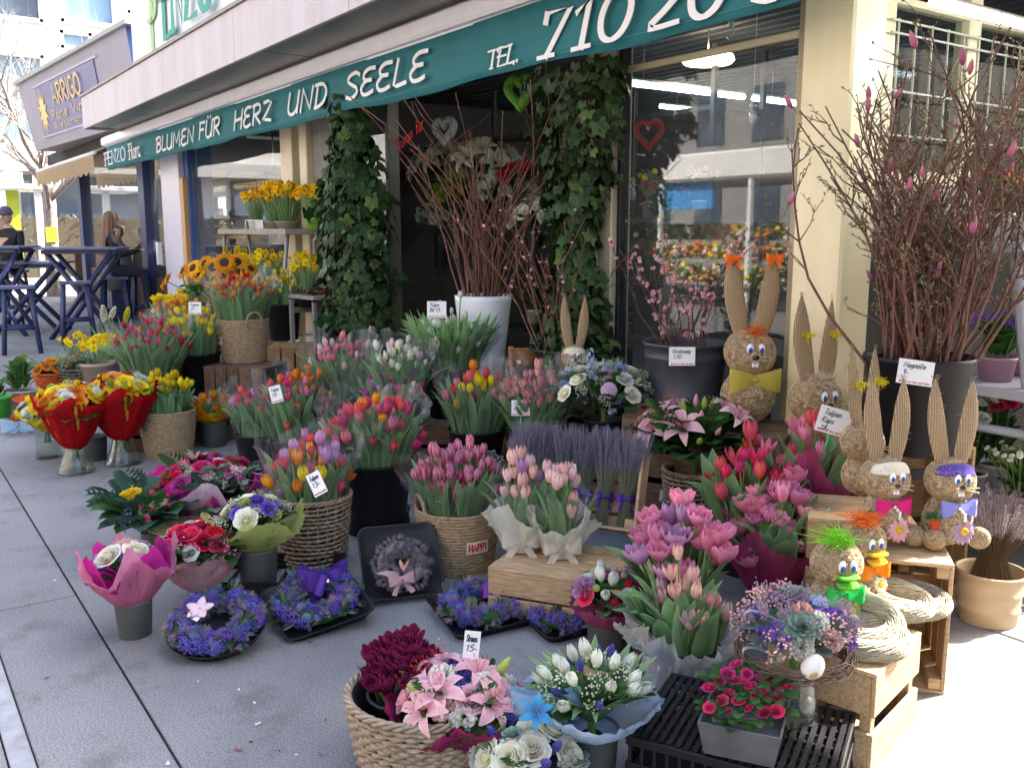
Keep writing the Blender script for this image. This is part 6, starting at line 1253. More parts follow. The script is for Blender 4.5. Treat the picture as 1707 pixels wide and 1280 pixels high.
# --- rabbits at the column
M_or = felt('orange ribbon', (.80, .14, .01))
rc = at(1245, 705, .54); rabbit('tall straw rabbit with orange ear ribbons and orange hair', rc, mpx(40, rc), mpx(136, rc), {'hair': felt('orange feather', (.85, .17, .02)), 'ear_ribbon': M_or, 'scarf': film('yellow organza', (.75, .65, .12), clear=.35, rough=.3, gloss=.2), 'feet': False}, earsp=.95)
rc = at(1352, 785, .38); rabbit('tall straw rabbit with yellow ear feathers beside the column', rc, mpx(41, rc), mpx(140, rc), {'hair': felt('cream feather', (.70, .58, .42)), 'ear_feather': felt('yellow feather', (.72, .62, .01)), 'scarf': MATS['yellow organza'], 'feet': False}, yaw=FACE+.30, earsp=.75)
# --- magnolia bucket on its crate
c, r, h = spot(1520, 748, .6, 166, 158); bucket('big black bucket of magnolia branches on the pine crate', c, r, h, taper=.82)
branches('wild tangle of magnolia branches with pink buds', up(c, h), r, 76, mpx(500, c), .60, M_twigg, C['magg'], 5, 5., .0066, seed=24, flower=('bud', C['magn'], .8), nf=.05, bsc=1.6, curve=.11, minh=.42, tangle=.14, kids=1.)
price_card(1526, 621, up(c, h*.85)-FWD*(r+.025), .125, .085, ['Magnolie', '9-'], tilt=-.1, roll=.14, label='magnolia price card on the front of the big black bucket')
qa, qb = at(1425, 745, .6), at(1622, 745, .6)
yawc = FACE+.06; cb = (qa+qb)/2+FWD*.17; crate('tall pine crate under the magnolia bucket, open at the front', Matrix.Translation(Vector((cb.x, cb.y, 0.30))+FWD*.17) @ Matrix.Rotation(yawc, 4, 'Z') @ Matrix.Rotation(PI/2, 4, 'X'), (qb-qa).length, .595, .34, M_wood, 4, 4, 3, gap=.06)
# --- crate with the two capped rabbits
A_, B_ = at(1430, 925, .42), at(1592, 940, .42); dA = (B_-A_).normalized(); nA = Vector((-dA.y, dA.x, 0)); LA = (B_-A_).length; cb = (A_+B_)/2; yawr = math.atan2(dA.y, dA.x)
crate('pine crate on its side carrying the capped rabbits', Matrix.Translation(Vector((cb.x, cb.y, .208))+nA*.34) @ Matrix.Rotation(yawr, 4, 'Z') @ Matrix.Rotation(PI/2, 4, 'X'), LA, .415, .34, M_wood, 4, 3, 3, gap=.07)
for px, py, lab, capm, bowm, dm, pr, sc_ in [(1468, 900, 'straw rabbit with a white cap, magenta bow and carrot', felt('white', (.72, .66, .5)), paper('magenta bow', (.72, .02, .22), .1), C['gerbpink'], True, 1.), (1575, 903, 'straw rabbit with a purple cap, blue bow and carrot', felt('purple', (.09, .05, .32)), paper('periwinkle bow', (.26, .28, .72), .1), C['mauve'], True, 1.)]:
    rc = at(px, py, .422); rabbit(lab, rc, mpx(38, rc), mpx(140, rc), {'cap': capm, 'bow': bowm, 'carrot': 1, 'daisy': dm, 'pearls': pr}, yaw=FACE+(.16 if px < 1500 else .1), earsp=.75 if px < 1500 else 1.0, bodyscale=1.16)
rc = at(1432, 820, .50); rabbit('burlap eared straw rabbit behind the magenta bowed one', rc, mpx(34, rc), mpx(132, rc), {'feet': False, 'ear_feather': felt('yellow feather', (.72, .62, .01))}, yaw=FACE+.5, earsp=.9, bodyscale=1.0)
crate('low pine crate between the rabbits and the pink tulips', place(at(1425, 850, .45)-Vector((0, 0, .45)), FACE-.2), .34, .3, .445, M_wood, 3, 3, top_slats=3)
# ducks on the low wreath crate
rc = at(1388, 1042, .26); duck('straw duck with lime green hair, bill and bow', rc, mpx(41, rc), felt('lime fur', (.25, .68, .03)), paper('green bow', (.03, .52, .10), .1), felt('green bill', (.10, .50, .03)), felt('green wing', (.16, .48, .05)), C['lime'], yaw=FACE+.12)
rc = at(1440, 1010, .28)+FWD*.05; duck('straw duck with orange hair and orange bow', rc, mpx(38, rc), felt('orange fur', (.85, .20, .03)), paper('orange bow', (.80, .24, .01), .1), felt('yellow bill', (.72, .46, .02)), felt('orange wing', (.68, .12, .01)), C['cream'], yaw=FACE+.32)
# small crate with straw wreaths
w1, w2, w3 = at(1384, 1108, .28), at(1462, 1124, .28), at(1537, 1052, .28)
dx = (w2-w1).normalized(); Lw = .30; dy = (w3-w2); Ww = dy.length; yw = math.atan2(dy.y, dy.x); n_ = Vector((-math.sin(yw), math.cos(yw), 0)); cw = (w2+w3)/2+n_*(Lw/2)
crate('small pine crate with straw wreaths and straw ducks', place((cw.x, cw.y, .0), yw), Ww, Lw, .265, M_wood, 2, 2, 4, gap=.45, top_slats=3, post=.03)
def straw_wreath(label, c, R, r, tilt=(0, 0)):
    e = empty('straw_wreath', c, label=label, cat='wreath', rot=(tilt[0], tilt[1], 0)); MB().ring([(R*math.cos(2*PI*i/48), R*math.sin(2*PI*i/48), r) for i in range(48)], r, 14).build('core', M_wst, e); mb = MB(); rr = random.Random(int(R*9999)+int(c[0]*1000))
    for i in range(1500):
        a = rr.uniform(0, 2*PI); b = rr.uniform(0, 2*PI); rr2 = r*rr.uniform(1., 1.12); pts = []
        for k in range(4): a2 = a+(.02/R)*k*rr.uniform(.5, 1.); b2 = b+.35*k*.5; pts.append(((R+rr2*math.cos(b2))*math.cos(a2), (R+rr2*math.cos(b2))*math.sin(a2), r+rr2*math.sin(b2)))
        mb.tube(pts, .0014, 3, cap=False)
    mb.build('straw', M_wst2, e); MB().tube([((R+r*1.04*math.cos(k*.9))*math.cos(k*.09), (R+r*1.04*math.cos(k*.9))*math.sin(k*.09), r+r*1.04*math.sin(k*.9)) for k in range(70)], .0012, 3).build('binding', M_ink, e); return e
M_wst = mat('grey straw', (.26, .22, .15), .8, .3, 8); M_wst2 = mat('grey straw blade', (.46, .40, .28), .75, .4, 6)
zt_ = .265+.013
straw_wreath('straw wreath lying lowest on the small pine crate', at(1440, 1075, zt_), .095, .026); straw_wreath('straw wreath at the middle of the pile', at(1425, 1045, zt_+.03), .10, .027, (.1, .14)); straw_wreath('upper straw wreath with its hole facing up', at(1482, 1010, zt_+.03), .095, .026, (-.05, .1)); straw_wreath('straw wreath half hidden at the back of the pile', at(1515, 1012, zt_+.005), .09, .026)
# pot of heather at the right
c, r, h = spot(1645, 1032, 0, 104, 88); bucket('beige metal pot of dry heather at the right end', c, r, h, mat('beige metal pot', (.50, .38, .23), .45, .08, 4), 'beige_pot', .86, None, 'pot', bands=(.3, .62))
lavender('bushy dried heather in the beige pot', up(c, h*.7), (0, 0, 0), mpx(150, c), 210, r*.7, None, r*1.5, False, C['greygrain'], petal('heather stem', (.12, .085, .05), (.2, .14, .09)))
price_card(1640, 890, c, .10, .085, ['Lavendel', '9-'], tilt=-.1, label='price card standing in the pot of dry heather')
# --- lilies, pink tulips at the right centre
c, r, h = spot(1154, 880, .1, 100, 98); wicker('wicker basket of pink lilies', c, r, h, rows=13); M_slab = crate('dark low crate under the lily basket', place(at(1168, 892, .1)-Vector((0, 0, .1)), FACE), .5, .34, .095, M_woodd, 1, 1, top_slats=4)
e = bouquet('pink lilies with dark leaves and green buds in the wicker basket', up(c, h), mpx(88, c), [('lily', 'lilypink', 11, 1.25), ('bud', 'lime', 5, 1.), ('bud', 'lilypink', 5, .96)], 80, dome=.75, gR=1.1, stems=.05, top=.06, name='lily_plant', cat='lilies')
price_card(1108, 826, c-RIGHT*.02, .045, .055, [' '], tilt=0, roll=.1, label='small blank card tied to the lily basket')
price_card(1222, 765, c, .06, .06, [' '], tilt=-.1, roll=.15, label='small card hidden among the lily leaves')
M_orga = film('magenta organza', (.60, .05, .24), clear=.38, rough=.3, gloss=.2); M_orgw = film('white organza', (.86, .87, .90), clear=.42, rough=.25, gloss=.35); M_creamp = paper('cream tissue paper', (.80, .77, .68), .45)
def tall(label, vl, px, py, z0, wpx, hpx, Hpx, cols, n, **kw):
    c, r, h = spot(px, py, z0, wpx, hpx); bucket(vl, c, r, h, M_blackmatt, 'flower_pot', .85, None, 'pot'); wr = kw.pop('wr', None); wz = kw.pop('wz', .1)
    e = tulips(label, up(c, h), r, mpx(Hpx, c), cols, n, **kw)
    if wr: wrap(MB(), r*1.0, r*1.9, -h*.6, wz, 6, .14, .25, n, flare=.9).build('wrapper', wr, e, (0, 0, .16))
    return c, r, h
tall('rose pink tulips in magenta organza below the yellow eared rabbit', 'hidden pot of rose pink tulips', 1345, 905, .2, 84, 60, 128, ['pink', 'coral', 'doublepink'], 12, leaves=26, spread=1.2, size=1.15, kinds=(2, 3, 2), wr=M_orga, wz=.2, leafw=.03, zj=.04, drop=.6)
price_card(1390, 702, at(1345, 905, .3), .12, .095, ['Tulpen', 'Kaps', '18-'], tilt=-.1, roll=.28, pole=.07, label='tilted price card on a green stick before the yellow eared rabbit')
tall('coral and red tulips with broad leaves behind the pink double ones', 'hidden pot of coral tulips', 1245, 950, .12, 106, 70, 128, ['coral', 'red', 'coral', 'pink', 'hotpink'], 22, leaves=40, spread=1.4, size=1.2, kinds=(2, 3, 1), leafw=.036, zj=.045, drop=.55)
tall('rosy double tulips with striped petals before the rabbits', 'hidden pot of rosy double tulips', 1285, 1000, .1, 90, 60, 128, ['doublepink', 'doublepink', 'pink'], 20, leaves=32, spread=1.4, size=1.2, kinds=(4, 4, 2), wr=M_orga, wz=.12, leafw=.032, drop=.7, zj=.04)
tall('pale violet pink double tulips in full bloom', 'hidden pot of violet pink double tulips', 1130, 1060, .08, 110, 70, 122, ['doublepink', 'doublepink', 'doublepink', 'lilac'], 28, leaves=18, spread=1.5, size=1.2, kinds=(4, 4, 4, 2), leafw=.034, drop=.45)
c, r, h = tall('blush fringed tulips with broad leaves in white organza', 'pot wrapped in white organza', 1140, 1128, .06, 108, 60, 132, ['blush', 'blush', 'palepink', 'pink', 'blush'], 16, leaves=56, spread=1.3, size=1.05, kinds=(2, 3, 1), leafw=.036, drop=.85, zj=.05, leafup=.9)
e = empty('organza_wrap', c, label='crumpled white organza bag round the pot of blush tulips', cat='wrapping')
wrap(MB(), r*1.35, r*1.1, -.03, h*.9, 13, .2, .1, 3, nu=120, nv=10, flare=1.).build('bag', M_orgw, e); wrap(MB(), r*.9, r*1.8, h*.55, h*1.5, 11, .22, .25, 5, nu=120, nv=8, flare=.8).build('frill', M_orgw, e); wrap(MB(), r*.9, r*1.9, h*.6, h*1.5, 3, .2, .4, 8, a0=ANG_L-.5, arc=1.1, flare=.8).build('paper', M_creamp, e)
# --- lavender crate and the two pink pots on the pale crate
f1, f2 = at(828, 948, .19), at(1075, 985, .19); dF = (f2-f1).normalized(); nF = Vector((-dF.y, dF.x, 0)); LF = (f2-f1).length+.06; cF = (f1+f2)/2+nF*.17
crate('pale pine crate laid flat under the two cream wrapped tulip pots', place((cF.x, cF.y, 0), math.atan2(dF.y, dF.x)), LF, .36, .185, M_wood, 2, 2, 4, gap=.10, top_slats=4)
zl = .2; Lq = at(935, 905, zl)+nF*.06; yl = math.atan2(dF.y, dF.x)
tiltb = math.radians(-62)
lc = crate('leaning pine box of dried lavender bunches', Matrix.Translation(Lq+Vector((0, 0, .02))+nF*.1) @ Matrix.Rotation(yl, 4, 'Z') @ Matrix.Rotation(math.radians(68), 4, 'X') @ Matrix.Translation((0, .16, 0)), .56, .32, .11, M_wood, 1, 1, 5, gap=.05, open_faces=[('y', 1)])
for k in range(6):
    b = Lq+dF*(-.22+.088*k)+Vector((0, 0, .045))+nF*(.035); lavender('dried lavender bunch tied with purple ribbon in the leaning box', b, (math.radians(-18), 0, yl), .375, 150, .030, 'lavender bunches', .078, k > 1)
price_card(941, 792, Lq, .095, .085, ['Lavendel', '9-'], tilt=-.1, roll=-.05, label='price card standing among the dried lavender')
for px, py, lab, cs, pl in [(868, 915, 'pale pink and violet tulips in cream paper at the crate corner', ['blush', 'palepink', 'lilac', 'blush'], 'cream paper pot at the crate corner'), (936, 925, 'pale pink tulips in cream paper before the lavender', ['blush', 'palepink'], 'cream paper pot before the lavender')]:
    c, r, h = spot(px, py, .2, 58, 34); bucket(pl, c, r, h, M_creamp, 'flower_pot', .8, None, 'pot')
    e = tulips(lab, up(c, h), r*.9, mpx(100, c), cs, 12, leaves=18, spread=1.2, size=1.05, kinds=(1, 2), drop=.4, cello=False)
    wrap(MB(), r*1.02, r*2.0, -h*.9, h*1.0, 6, .20, .34, px, flare=1.2, corners=3, nu=90, nv=10).build('wrapper', M_creamp, e, (0, 0, .16)); wrap(MB(), r*.9, r*2.0, -h*.3, h*2.2, 5, .15, .2, px+1).build('film', M_cello, e, (0, 0, .16)); bow(e, (-FWD.x*r*1.15, -FWD.y*r*1.15, .15), M_creamp, .07, rot=(0, 0, FACE))
# =================================================================== front of the display
c, r, h = spot(524, 934, 0, 124, 112); wicker('wicker basket of mixed bright tulips', c, r, h, rows=14)
tulips('yellow, pink, orange and violet tulips in the wicker basket', up(c, h), r*.95, mpx(80, c), ['yellow', 'coral', 'lilac', 'orange', 'pink', 'yellow', 'coral', 'lilac'], 42, spread=1.2, drop=.75, size=1.15, kinds=(1, 2, 1), leaves=44, cello=True)
price_card(528, 806, at(524, 934, .2)-FWD*.12, .052, .085, ['Tulpen', '13-'], tilt=-.35, roll=-.5, label='slanted price card in the mixed bright tulips')
c, r, h = spot(764, 944, 0, 136, 104); rope_basket('seagrass basket with a red HAPPY label and one handle', c, r, h, handles=(ANG_L+.45,), happy=ANG_F+.55, hs=.10)
tulips('magenta tulips with white rims in the seagrass basket', up(c, h), r*.95, mpx(78, c), ['pinkwhite', 'pinkwhite', 'pinkwhite'], 44, spread=1.25, drop=.4, size=1.05, kinds=(0, 1), leaves=80, cello=True, cellohi=.9)
e = tulips('small dark red tulips edged white at the basket handle', up(c, h)-FWD*.07-RIGHT*.05, r*.45, mpx(44, c), ['winewhite'], 8, spread=1.2, size=1.3, kinds=(2,), leaves=8)
# trays and wreaths
MIXB = [('statice', 'blue', 5, 1.0), ('heather', 'greygrain', 4, .5), ('heather', 'mauve', 3, .5), ('ball', 'thistle', 1.5, .9), ('fern', M_leaf3, 2.2, .34), ('fern', M_leaf2, 1., .3), ('statice', 'violet', 2, .9)]
def prop(rz, deg): return lambda c, s: Matrix.Translation(c+Vector((0, 0, .002+.47*s*math.sin(deg)))) @ Matrix.Rotation(FACE, 4, 'Z') @ Matrix.Rotation(deg, 4, 'X') @ Matrix.Rotation(rz-FACE, 4, 'Z')
def tr_wr(px, py, wpx, tl, wl, rz, z=.0, tilt=None, oval=False, mix=MIXB, n=170, core=None, rk=1.):
    c = at(px, py, z); s = mpx(wpx, c); M = place(c+Vector((0, 0, .001)), rz) if tilt is None else tilt(c, s)
    square_tray(tl, M, s, .03, .04, oval=oval); return wreath(wl, M @ Matrix.Translation((0, -s*.06*(rk < 1), .012)), s*.33*rk, s*.115*rk**.5, mix, n=n, core=core), s
e, s = tr_wr(365, 1072, 164, 'round black tray under the wreath with a wooden flower', 'blue dried wreath with a pale wooden flower', 0, oval=True, n=210, tilt=prop(0, .30))
mb = MB()
for k in range(5):
    a = k*2*PI/5; mb.grid(lambda u, v: Vector((math.cos(a)*.036*v-math.sin(a)*(u-.5)*.024*math.sin(PI*(.12+.8*v)), math.sin(a)*.036*v+math.cos(a)*(u-.5)*.024*math.sin(PI*(.12+.8*v)), .004*v)), 3, 4)
o = mb.build('wooden_flower', mat('pinkish painted wood', (.66, .48, .52), .5, .08), e, (-RIGHT.x*.05+FWD.x*.0, -RIGHT.y*.05, s*.23), (.1, .1, 0), 1.35); o.modifiers.new('t', 'SOLIDIFY').thickness = .003
MB().box((0, 0, 0), (.045, .022, .001)).build('paper_tag', M_card, e, (-RIGHT.x*.06-FWD.x*.03, -RIGHT.y*.06-FWD.y*.03, s*.21), (.2, 0, FACE-.5))
e, s = tr_wr(530, 1030, 152, 'square black tray under the wreath with the violet bow', 'blue thistle wreath with a large violet bow', FACE+.55, n=200, tilt=prop(FACE+.55, .26))
def lc_(e, v): return e.matrix_basis.to_3x3().inverted() @ Vector(v)
for k in range(3): bow(e, Vector((.0, 0, s*.22+.012*k))+lc_(e, FWD*s*.24+RIGHT*(k-1)*.03), M_prib, .085, rot=(-.55+.25*k, .2*(k-1), -.55+(k-1)*.8), tails=True)
MB().box((0, 0, 0), (.028, .001, .012)).build('paper_tag', M_card, e, Vector((0, 0, s*.27))+lc_(e, FWD*s*.10+RIGHT*.03), (-.6, 0, -.55))
e, s = tr_wr(802, 1030, 150, 'square black tray under the wreath with the purple feather ribbon', 'blue wreath with a purple feather ribbon', FACE+.45, n=190, tilt=prop(FACE+.45, .10))
M_vio = mat('violet feather ribbon', (.22, .04, .42), .5, .2, 30, trans=.3)
bow(e, Vector((0, 0, s*.2))+lc_(e, RIGHT*s*.2+FWD*s*.1), M_vio, .06, rot=(-.6, 0, -.45)); MB().grid(lambda u, v: Vector((.12*v, .05*math.sin(2.4*v)+(u-.5)*.014, .01+.03*math.sin(PI*v))), 2, 10).build('ribbon_tail', M_vio, e, Vector((0, 0, s*.19))+lc_(e, RIGHT*s*.22), (0, 0, -.9))
e, s = tr_wr(938, 1040, 126, 'square black tray beside the grey vase', 'blue wreath half hidden by the small pink bouquet', FACE+.5, n=180, tilt=prop(FACE+.5, .10))
# tray leaning on the seagrass basket
def lean(c, s): return Matrix.Translation(c+Vector((0, 0, .005))) @ Matrix.Rotation(FACE+.28, 4, 'Z') @ Matrix.Rotation(math.radians(44), 4, 'X') @ Matrix.Translation((0, s*.5, 0))
e, s = tr_wr(676, 1003, 136, 'square black tray leaning with its back edge raised', 'grey lavender wreath with a pink ribbon and small felt ears', 0, tilt=lean, rk=.72, mix=[('heather', 'greygrain', 6, .42), ('heather', 'mauve', 2, .4), ('heather', 'lav', 1, .4)], n=210, core=mat('grey twig core', (.2, .17, .16), .9, .3))
M_prk = paper('pale pink ribbon', (.74, .48, .50), .3, .4); bow(e, (-.015, -s*.25, s*.2), M_prk, .05, rot=(-.9, 0, .1)); 
for sx in (-1, 1): o = MB().grid(lambda u, v: Vector(((u-.5)*.016*math.sin(PI*(.1+.8*v))+sx*.012*v, 0, .045*v)), 2, 4).build('felt_ear', felt('peach', (.66, .36, .25)), e, (.0, -s*.14, s*.15), (-1.0, .3*sx+.3, 0)); o.modifiers.new('t', 'SOLIDIFY').thickness = .002
MB().grid(lambda u, v: Vector((-.09*v, (u-.5)*.05*(1-v)+.03*v, .005+.02*math.sin(3*v))), 2, 6).build('feather', M_prk, e, (-.02, -s*.24, s*.16))
# black crate at the foot of the vases (left)
def black_crate(label, c, L, W, H, rz, card=False):
    e = empty('plastic_crate', c, rz, label, 'crate'); mb = MB(); N = 16
    for sy in (-1, 1):
        for z in (.01, H*.5, H-.012): MB().box((0, sy*(W/2-.005), z), (L, .01, .022), ch=.002).build('rail', M_black, e)
        for i in range(N): MB().box((-L/2+.012+(L-.024)*i/(N-1), sy*(W/2-.005), H/2), (.008, .007, H-.03)).build('slat', M_black, e)
    M2 = max(8, int(N*W/L))
    for sx in (-1, 1):
        for z in (.01, H*.5, H-.012): MB().box((sx*(L/2-.005), 0, z), (.01, W-.022, .0218), ch=.002).build('rail', M_black, e)
        for i in range(M2): MB().box((sx*(L/2-.005), -W/2+.022+(W-.044)*i/(M2-1), H/2), (.007, .008, H-.03)).build('slat', M_black, e)
    for i in range(10): MB().box((-L/2+.03+(L-.06)*i/9, 0, .006), (.014, W-.024, .008)).build('floor_slat', M_black, e)
    if card: MB().box((L*.12, -W/2-.004, H*.5), (.07, .003, .06)).build('paper_label', M_card, e)
    return e
black_crate('low black plastic crate under the grey vase with the green mesh bouquet', at(455, 975, 0)+FWD*.02, .52, .34, .07, FACE)
# bouquets at the left front
c, r, h = spot(432, 974, .03, 72, 66); grey_vase('grey vase holding the green mesh bouquet', c, r*.92, h)
bouquet('white roses and violet lisianthus in green mesh', up(c, h), mpx(48, c), [('rose', 'cream', 4, 1.35), ('rose', 'white', 2, 1.2), ('rose', 'violet', 3, 1.1), ('carnation', 'lime', 2, 1.), ('statice', 'paleviolet', 2, .9), ('gyp', 'white', 6, .8), ('statice', 'blue', 2, .7)], 22, film('green mesh', (.50, .55, .16), clear=.35, rough=.5, gloss=.05), (-.02, .5), mpx(82, c), waves=3, amp=.06, zamp=.30, flare=.7, top=mpx(30, c), dome=.6)
c, r, h = spot(226, 1056, 0, 64, 62); grey_vase('grey vase standing alone at the paving joint', c, r*.95, h)
bouquet('white rose bouquet in pink and magenta paper standing alone', up(c, h), mpx(46, c), [('rose', 'cream', 2, 1.5), ('rose', 'palepink', 3, 1.2), ('rose', 'mauve', 3, 1.15), ('ball', 'blue', 5, 1.), ('statice', 'paleviolet', 4, .9), ('gyp', 'white', 3, .8), ('ball', 'babyred', 4, .7)], 16, M_pinkp, (-.03, .5), mpx(76, c), waves=3, amp=.07, zamp=.38, flare=.65, wrap2=M_magp, tilt=(.05, -.12), top=mpx(42, c), dome=.6)
c = at(338, 1004, 0); hv = mpx(46, c); glass_vase('small clear glass vase under the red rose bouquet', c, mpx(24, c), mpx(20, c), hv)
bouquet('red roses with white baby\'s breath and a pink paper collar', up(c, hv), mpx(56, c), [('rose', 'crimson', 8, 1.3), ('rose', 'hotpink', 6, 1.3), ('rose', 'white', 3, 1.1), ('rose', 'wine', 3, 1.2), ('gyp', 'white', 12, 1.)], 40, paper('blush paper', (.74, .42, .46), .4), (-.05, mpx(44, c)), mpx(66, c), waves=4, amp=.12, zamp=.2, flare=.5, top=.07, dome=.78, gR=1.25)
c = at(255, 930, .0); hv = .12; grey_vase('dark grey vase hidden under the anthurium bouquet', c, .045, hv)
e = bouquet('bouquet with a big green anthurium and loose dark foliage', up(c, hv), mpx(62, c), [('ranunculus', 'yellow', 1, 1.1), ('ranunculus', 'lime', 1, 1.), ('ball', 'hotpink', 10, .8), ('ball', 'babyred', 6, .7), ('statice', 'thistle', 3, 1.)], 54, gmats=[M_leaf2, petal('blue green leaf', (.03, .08, .05), (.06, .13, .09))], gR=1.5, dome=.95, top=.02)
M_anth = petal('anthurium spathe', (.20, .30, .08), (.30, .38, .14), edge=(.36, .26, .16), trans=.25, rough=.28)
def spathe(u, v):
    a = 2*PI*u; rr_ = v*(.075*(1+.28*math.cos(a)-.30*max(0, math.cos(a+PI))**6)); return Vector((rr_*math.cos(a)*1.1, rr_*math.sin(a)*.85, .018*math.sin(a*2+.5)*v*v+.02*v*v))
an = MB().grid(spathe, 28, 5, wrap=True).build('anthurium', M_anth, e, Vector((0, 0, .10))+RIGHT*.05-FWD*.05, quat=orient(Vector((-FWD.x, -FWD.y, .75))+RIGHT*.1, -.8), scale=1.15); MB().tube([(0, 0, 0), (-.01, .0, .035), (-.014, 0, .06)], [.006, .0055, .003], 8).build('spadix', C['pink'], an)
c = at(352, 900, 0); hv = .1; grey_vase('dark vase hidden under the gerbera bouquet', c, .05, hv)
bouquet('wide bouquet of pink gerberas and wine button flowers in pale pink paper', up(c, hv), mpx(78, c), [('gerbera', 'gerbpink', 5, 1.05, M_discp), ('rose', 'hotpink', 5, 1.3), ('rose', 'crimson', 4, 1.2), ('ball', 'wine', 8, 1.2), ('ball', 'magenta', 6, 1.1), ('statice', 'blue', 4, .9), ('ranunculus', 'magenta', 4, 1.), ('ranunculus', 'babyred', 4, 1.), ('heather', 'white', 8, .9)], 46, paper('pale pink paper', (.72, .50, .55), .4), (-.06, mpx(62, c)), mpx(104, c), waves=4, amp=.1, zamp=.35, flare=.6, wrap2=M_magp, top=.07, dome=.7, gmats=[M_leaf2, M_leaf3])
# --- small pink bouquet, white tulip bouquet
c, r, h = spot(1012, 1090, 0, 76, 60); grey_vase('grey vase beside the white organza bag', c, r*.92, h)
bouquet('small pink bouquet with white freesias in pink paper', up(c, h), mpx(54, c), [('rose', 'hotpink', 4, .96), ('carnation', 'lilac', 3, 1.5), ('carnation', 'white', 4, 1.1), ('ball', 'crimson', 6, 1.), ('ball', 'lime', 4, .7), ('rose', 'magenta', 3, .96), ('t0', 'white', 4, .96)], 40, paper('deep pink paper', (.52, .10, .22), .4), (-.02, mpx(34, c)), mpx(64, c), waves=3, amp=.04, zamp=.1, flare=.55, top=.05, gmats=[M_leaf, M_leaf2])
c, r, h = spot(985, 1296, 0, 96, 92); grey_vase('large grey vase in front of the black crate', c, r*.95, h)
M_bluep = paper('pale blue paper', (.50, .62, .80), .4)
e = bouquet('white tulips and blue grape hyacinths in pale blue paper', up(c, h), mpx(76, c), [('t0', 'white', 16, .85), ('grape', 'blue', 8, .8), ('gyp', 'white', 10, 1.)], 14, M_bluep, (-.02, mpx(56, c)), mpx(112, c), waves=4, amp=.05, zamp=.12, flare=.6, top=.045, dome=.7)
for k in range(44): a = k*2.4; d = Vector((math.cos(a)*.8, math.sin(a)*.8, 1.)); link('leaf', strap_leaf(k % 4, None, W=.017), e, (.03*math.cos(a), .03*math.sin(a), .03), quat=leaf_quat(d, a), scale=R_.uniform(.75, 1.05))
bow(e, Vector((0, 0, .08))-RIGHT*.12-FWD*.02, paper('sky blue ribbon', (.42, .62, .84), .2, .4), .09, rot=(.1, 0, FACE)); MB().grid(lambda u, v: Vector(((u-.5)*.07*math.cos(PI*.5*(v-.5))+.02*math.sin(5*v), 0, (v-.5)*.035*(1.2-abs(2*u-1)))), 6, 3).build('wooden_bird', mat('thin birch wood', (.62, .46, .30), .6, .1), e, Vector((0, 0, .15))-RIGHT*.0, (.1, 0, FACE))
price_card(889, 1170, c-FWD*.02, .035, .06, ['Tulpe'], tilt=-.1, label='narrow price card beside the sky blue ribbon')
# bottom bouquet of cream roses with the blue orchid
c = at(880, 1325, .02); c.z = 0; hv = .05; grey_vase('grey vase under the cream rose bouquet with blue orchid', c, .05, hv)
e = bouquet('cream roses with a bright blue orchid and lace paper', up(c, hv), .115, [('rose', 'cream', 9, 1.35), ('grape', 'blue', 5, .96), ('succulent', 'succ', 3, 1.), ('carnation', 'white', 4, 1.2), ('ranunculus', 'lime', 2, .96)], 40, film('white lace', (.8, .82, .84), clear=.3, rough=.6, gloss=.1), (-.02, .14), .15, waves=6, amp=.05, zamp=.1, flare=.6, top=.03, gmats=[M_leaf2, M_leaf3], seed=3)
o = link('orchid', flower_mesh('lily', C['skyorchid'], M_red), e, Vector((0, 0, .20))+RIGHT*.02-FWD*.02, quat=orient(Vector((-FWD.x, -FWD.y, .9)), .4), scale=.62)
# --- oval wicker basket at the bottom
c = at(716, 1268, .0); r = mpx(120, c)
M_wick2 = mat('grey brown cane', (.33, .25, .17), .6, .3, 40, bump=.3, bscale=120)
e = wicker('big oval wicker basket with dark red tulips and lilies', c, r, .20, M_wick2, .85, 14, 30, 1.1, rz=FACE, tr=.0075)
bt('grey pot inside the big oval basket', 'dense wine red double tulips in the oval basket', 672, 1225, .05, 110, 78, 62, ['wine'], 52, M_grey, .9, spread=1.05, kinds=(4, 2, 4), size=1.0, drop=.75, leaves=14, leafmat=petal('broad green leaf', (.05, .16, .03), (.08, .2, .05)), zj=.012)
c2 = at(764, 1228, .10); e = bouquet('pink lilies, cream freesias and violet statice in magenta mesh', c2, mpx(86, c2), [('lily', 'lilypink', 7, 1.), ('rose', 'gerbpink', 4, 1.2), ('carnation', 'white', 7, 1.4), ('statice', 'violet', 6, 1.05), ('bud', 'lime', 3, 1.), ('carnation', 'palepink', 3, 1.2)], 36, film('magenta mesh', (.42, .02, .14), clear=.18, rough=.5, gloss=.06), (-.02, mpx(62, c2)), mpx(118, c2), waves=3, amp=.07, zamp=.3, flare=.6, top=.05, dome=.7, seed=12)
e.scale = (1, 1, 1)
price_card(786, 1078, c2, .042, .085, ['Strauss', '15-'], tilt=-.1, roll=.1, pole=.09, label='tall price card on a green stick in the lily bouquet')
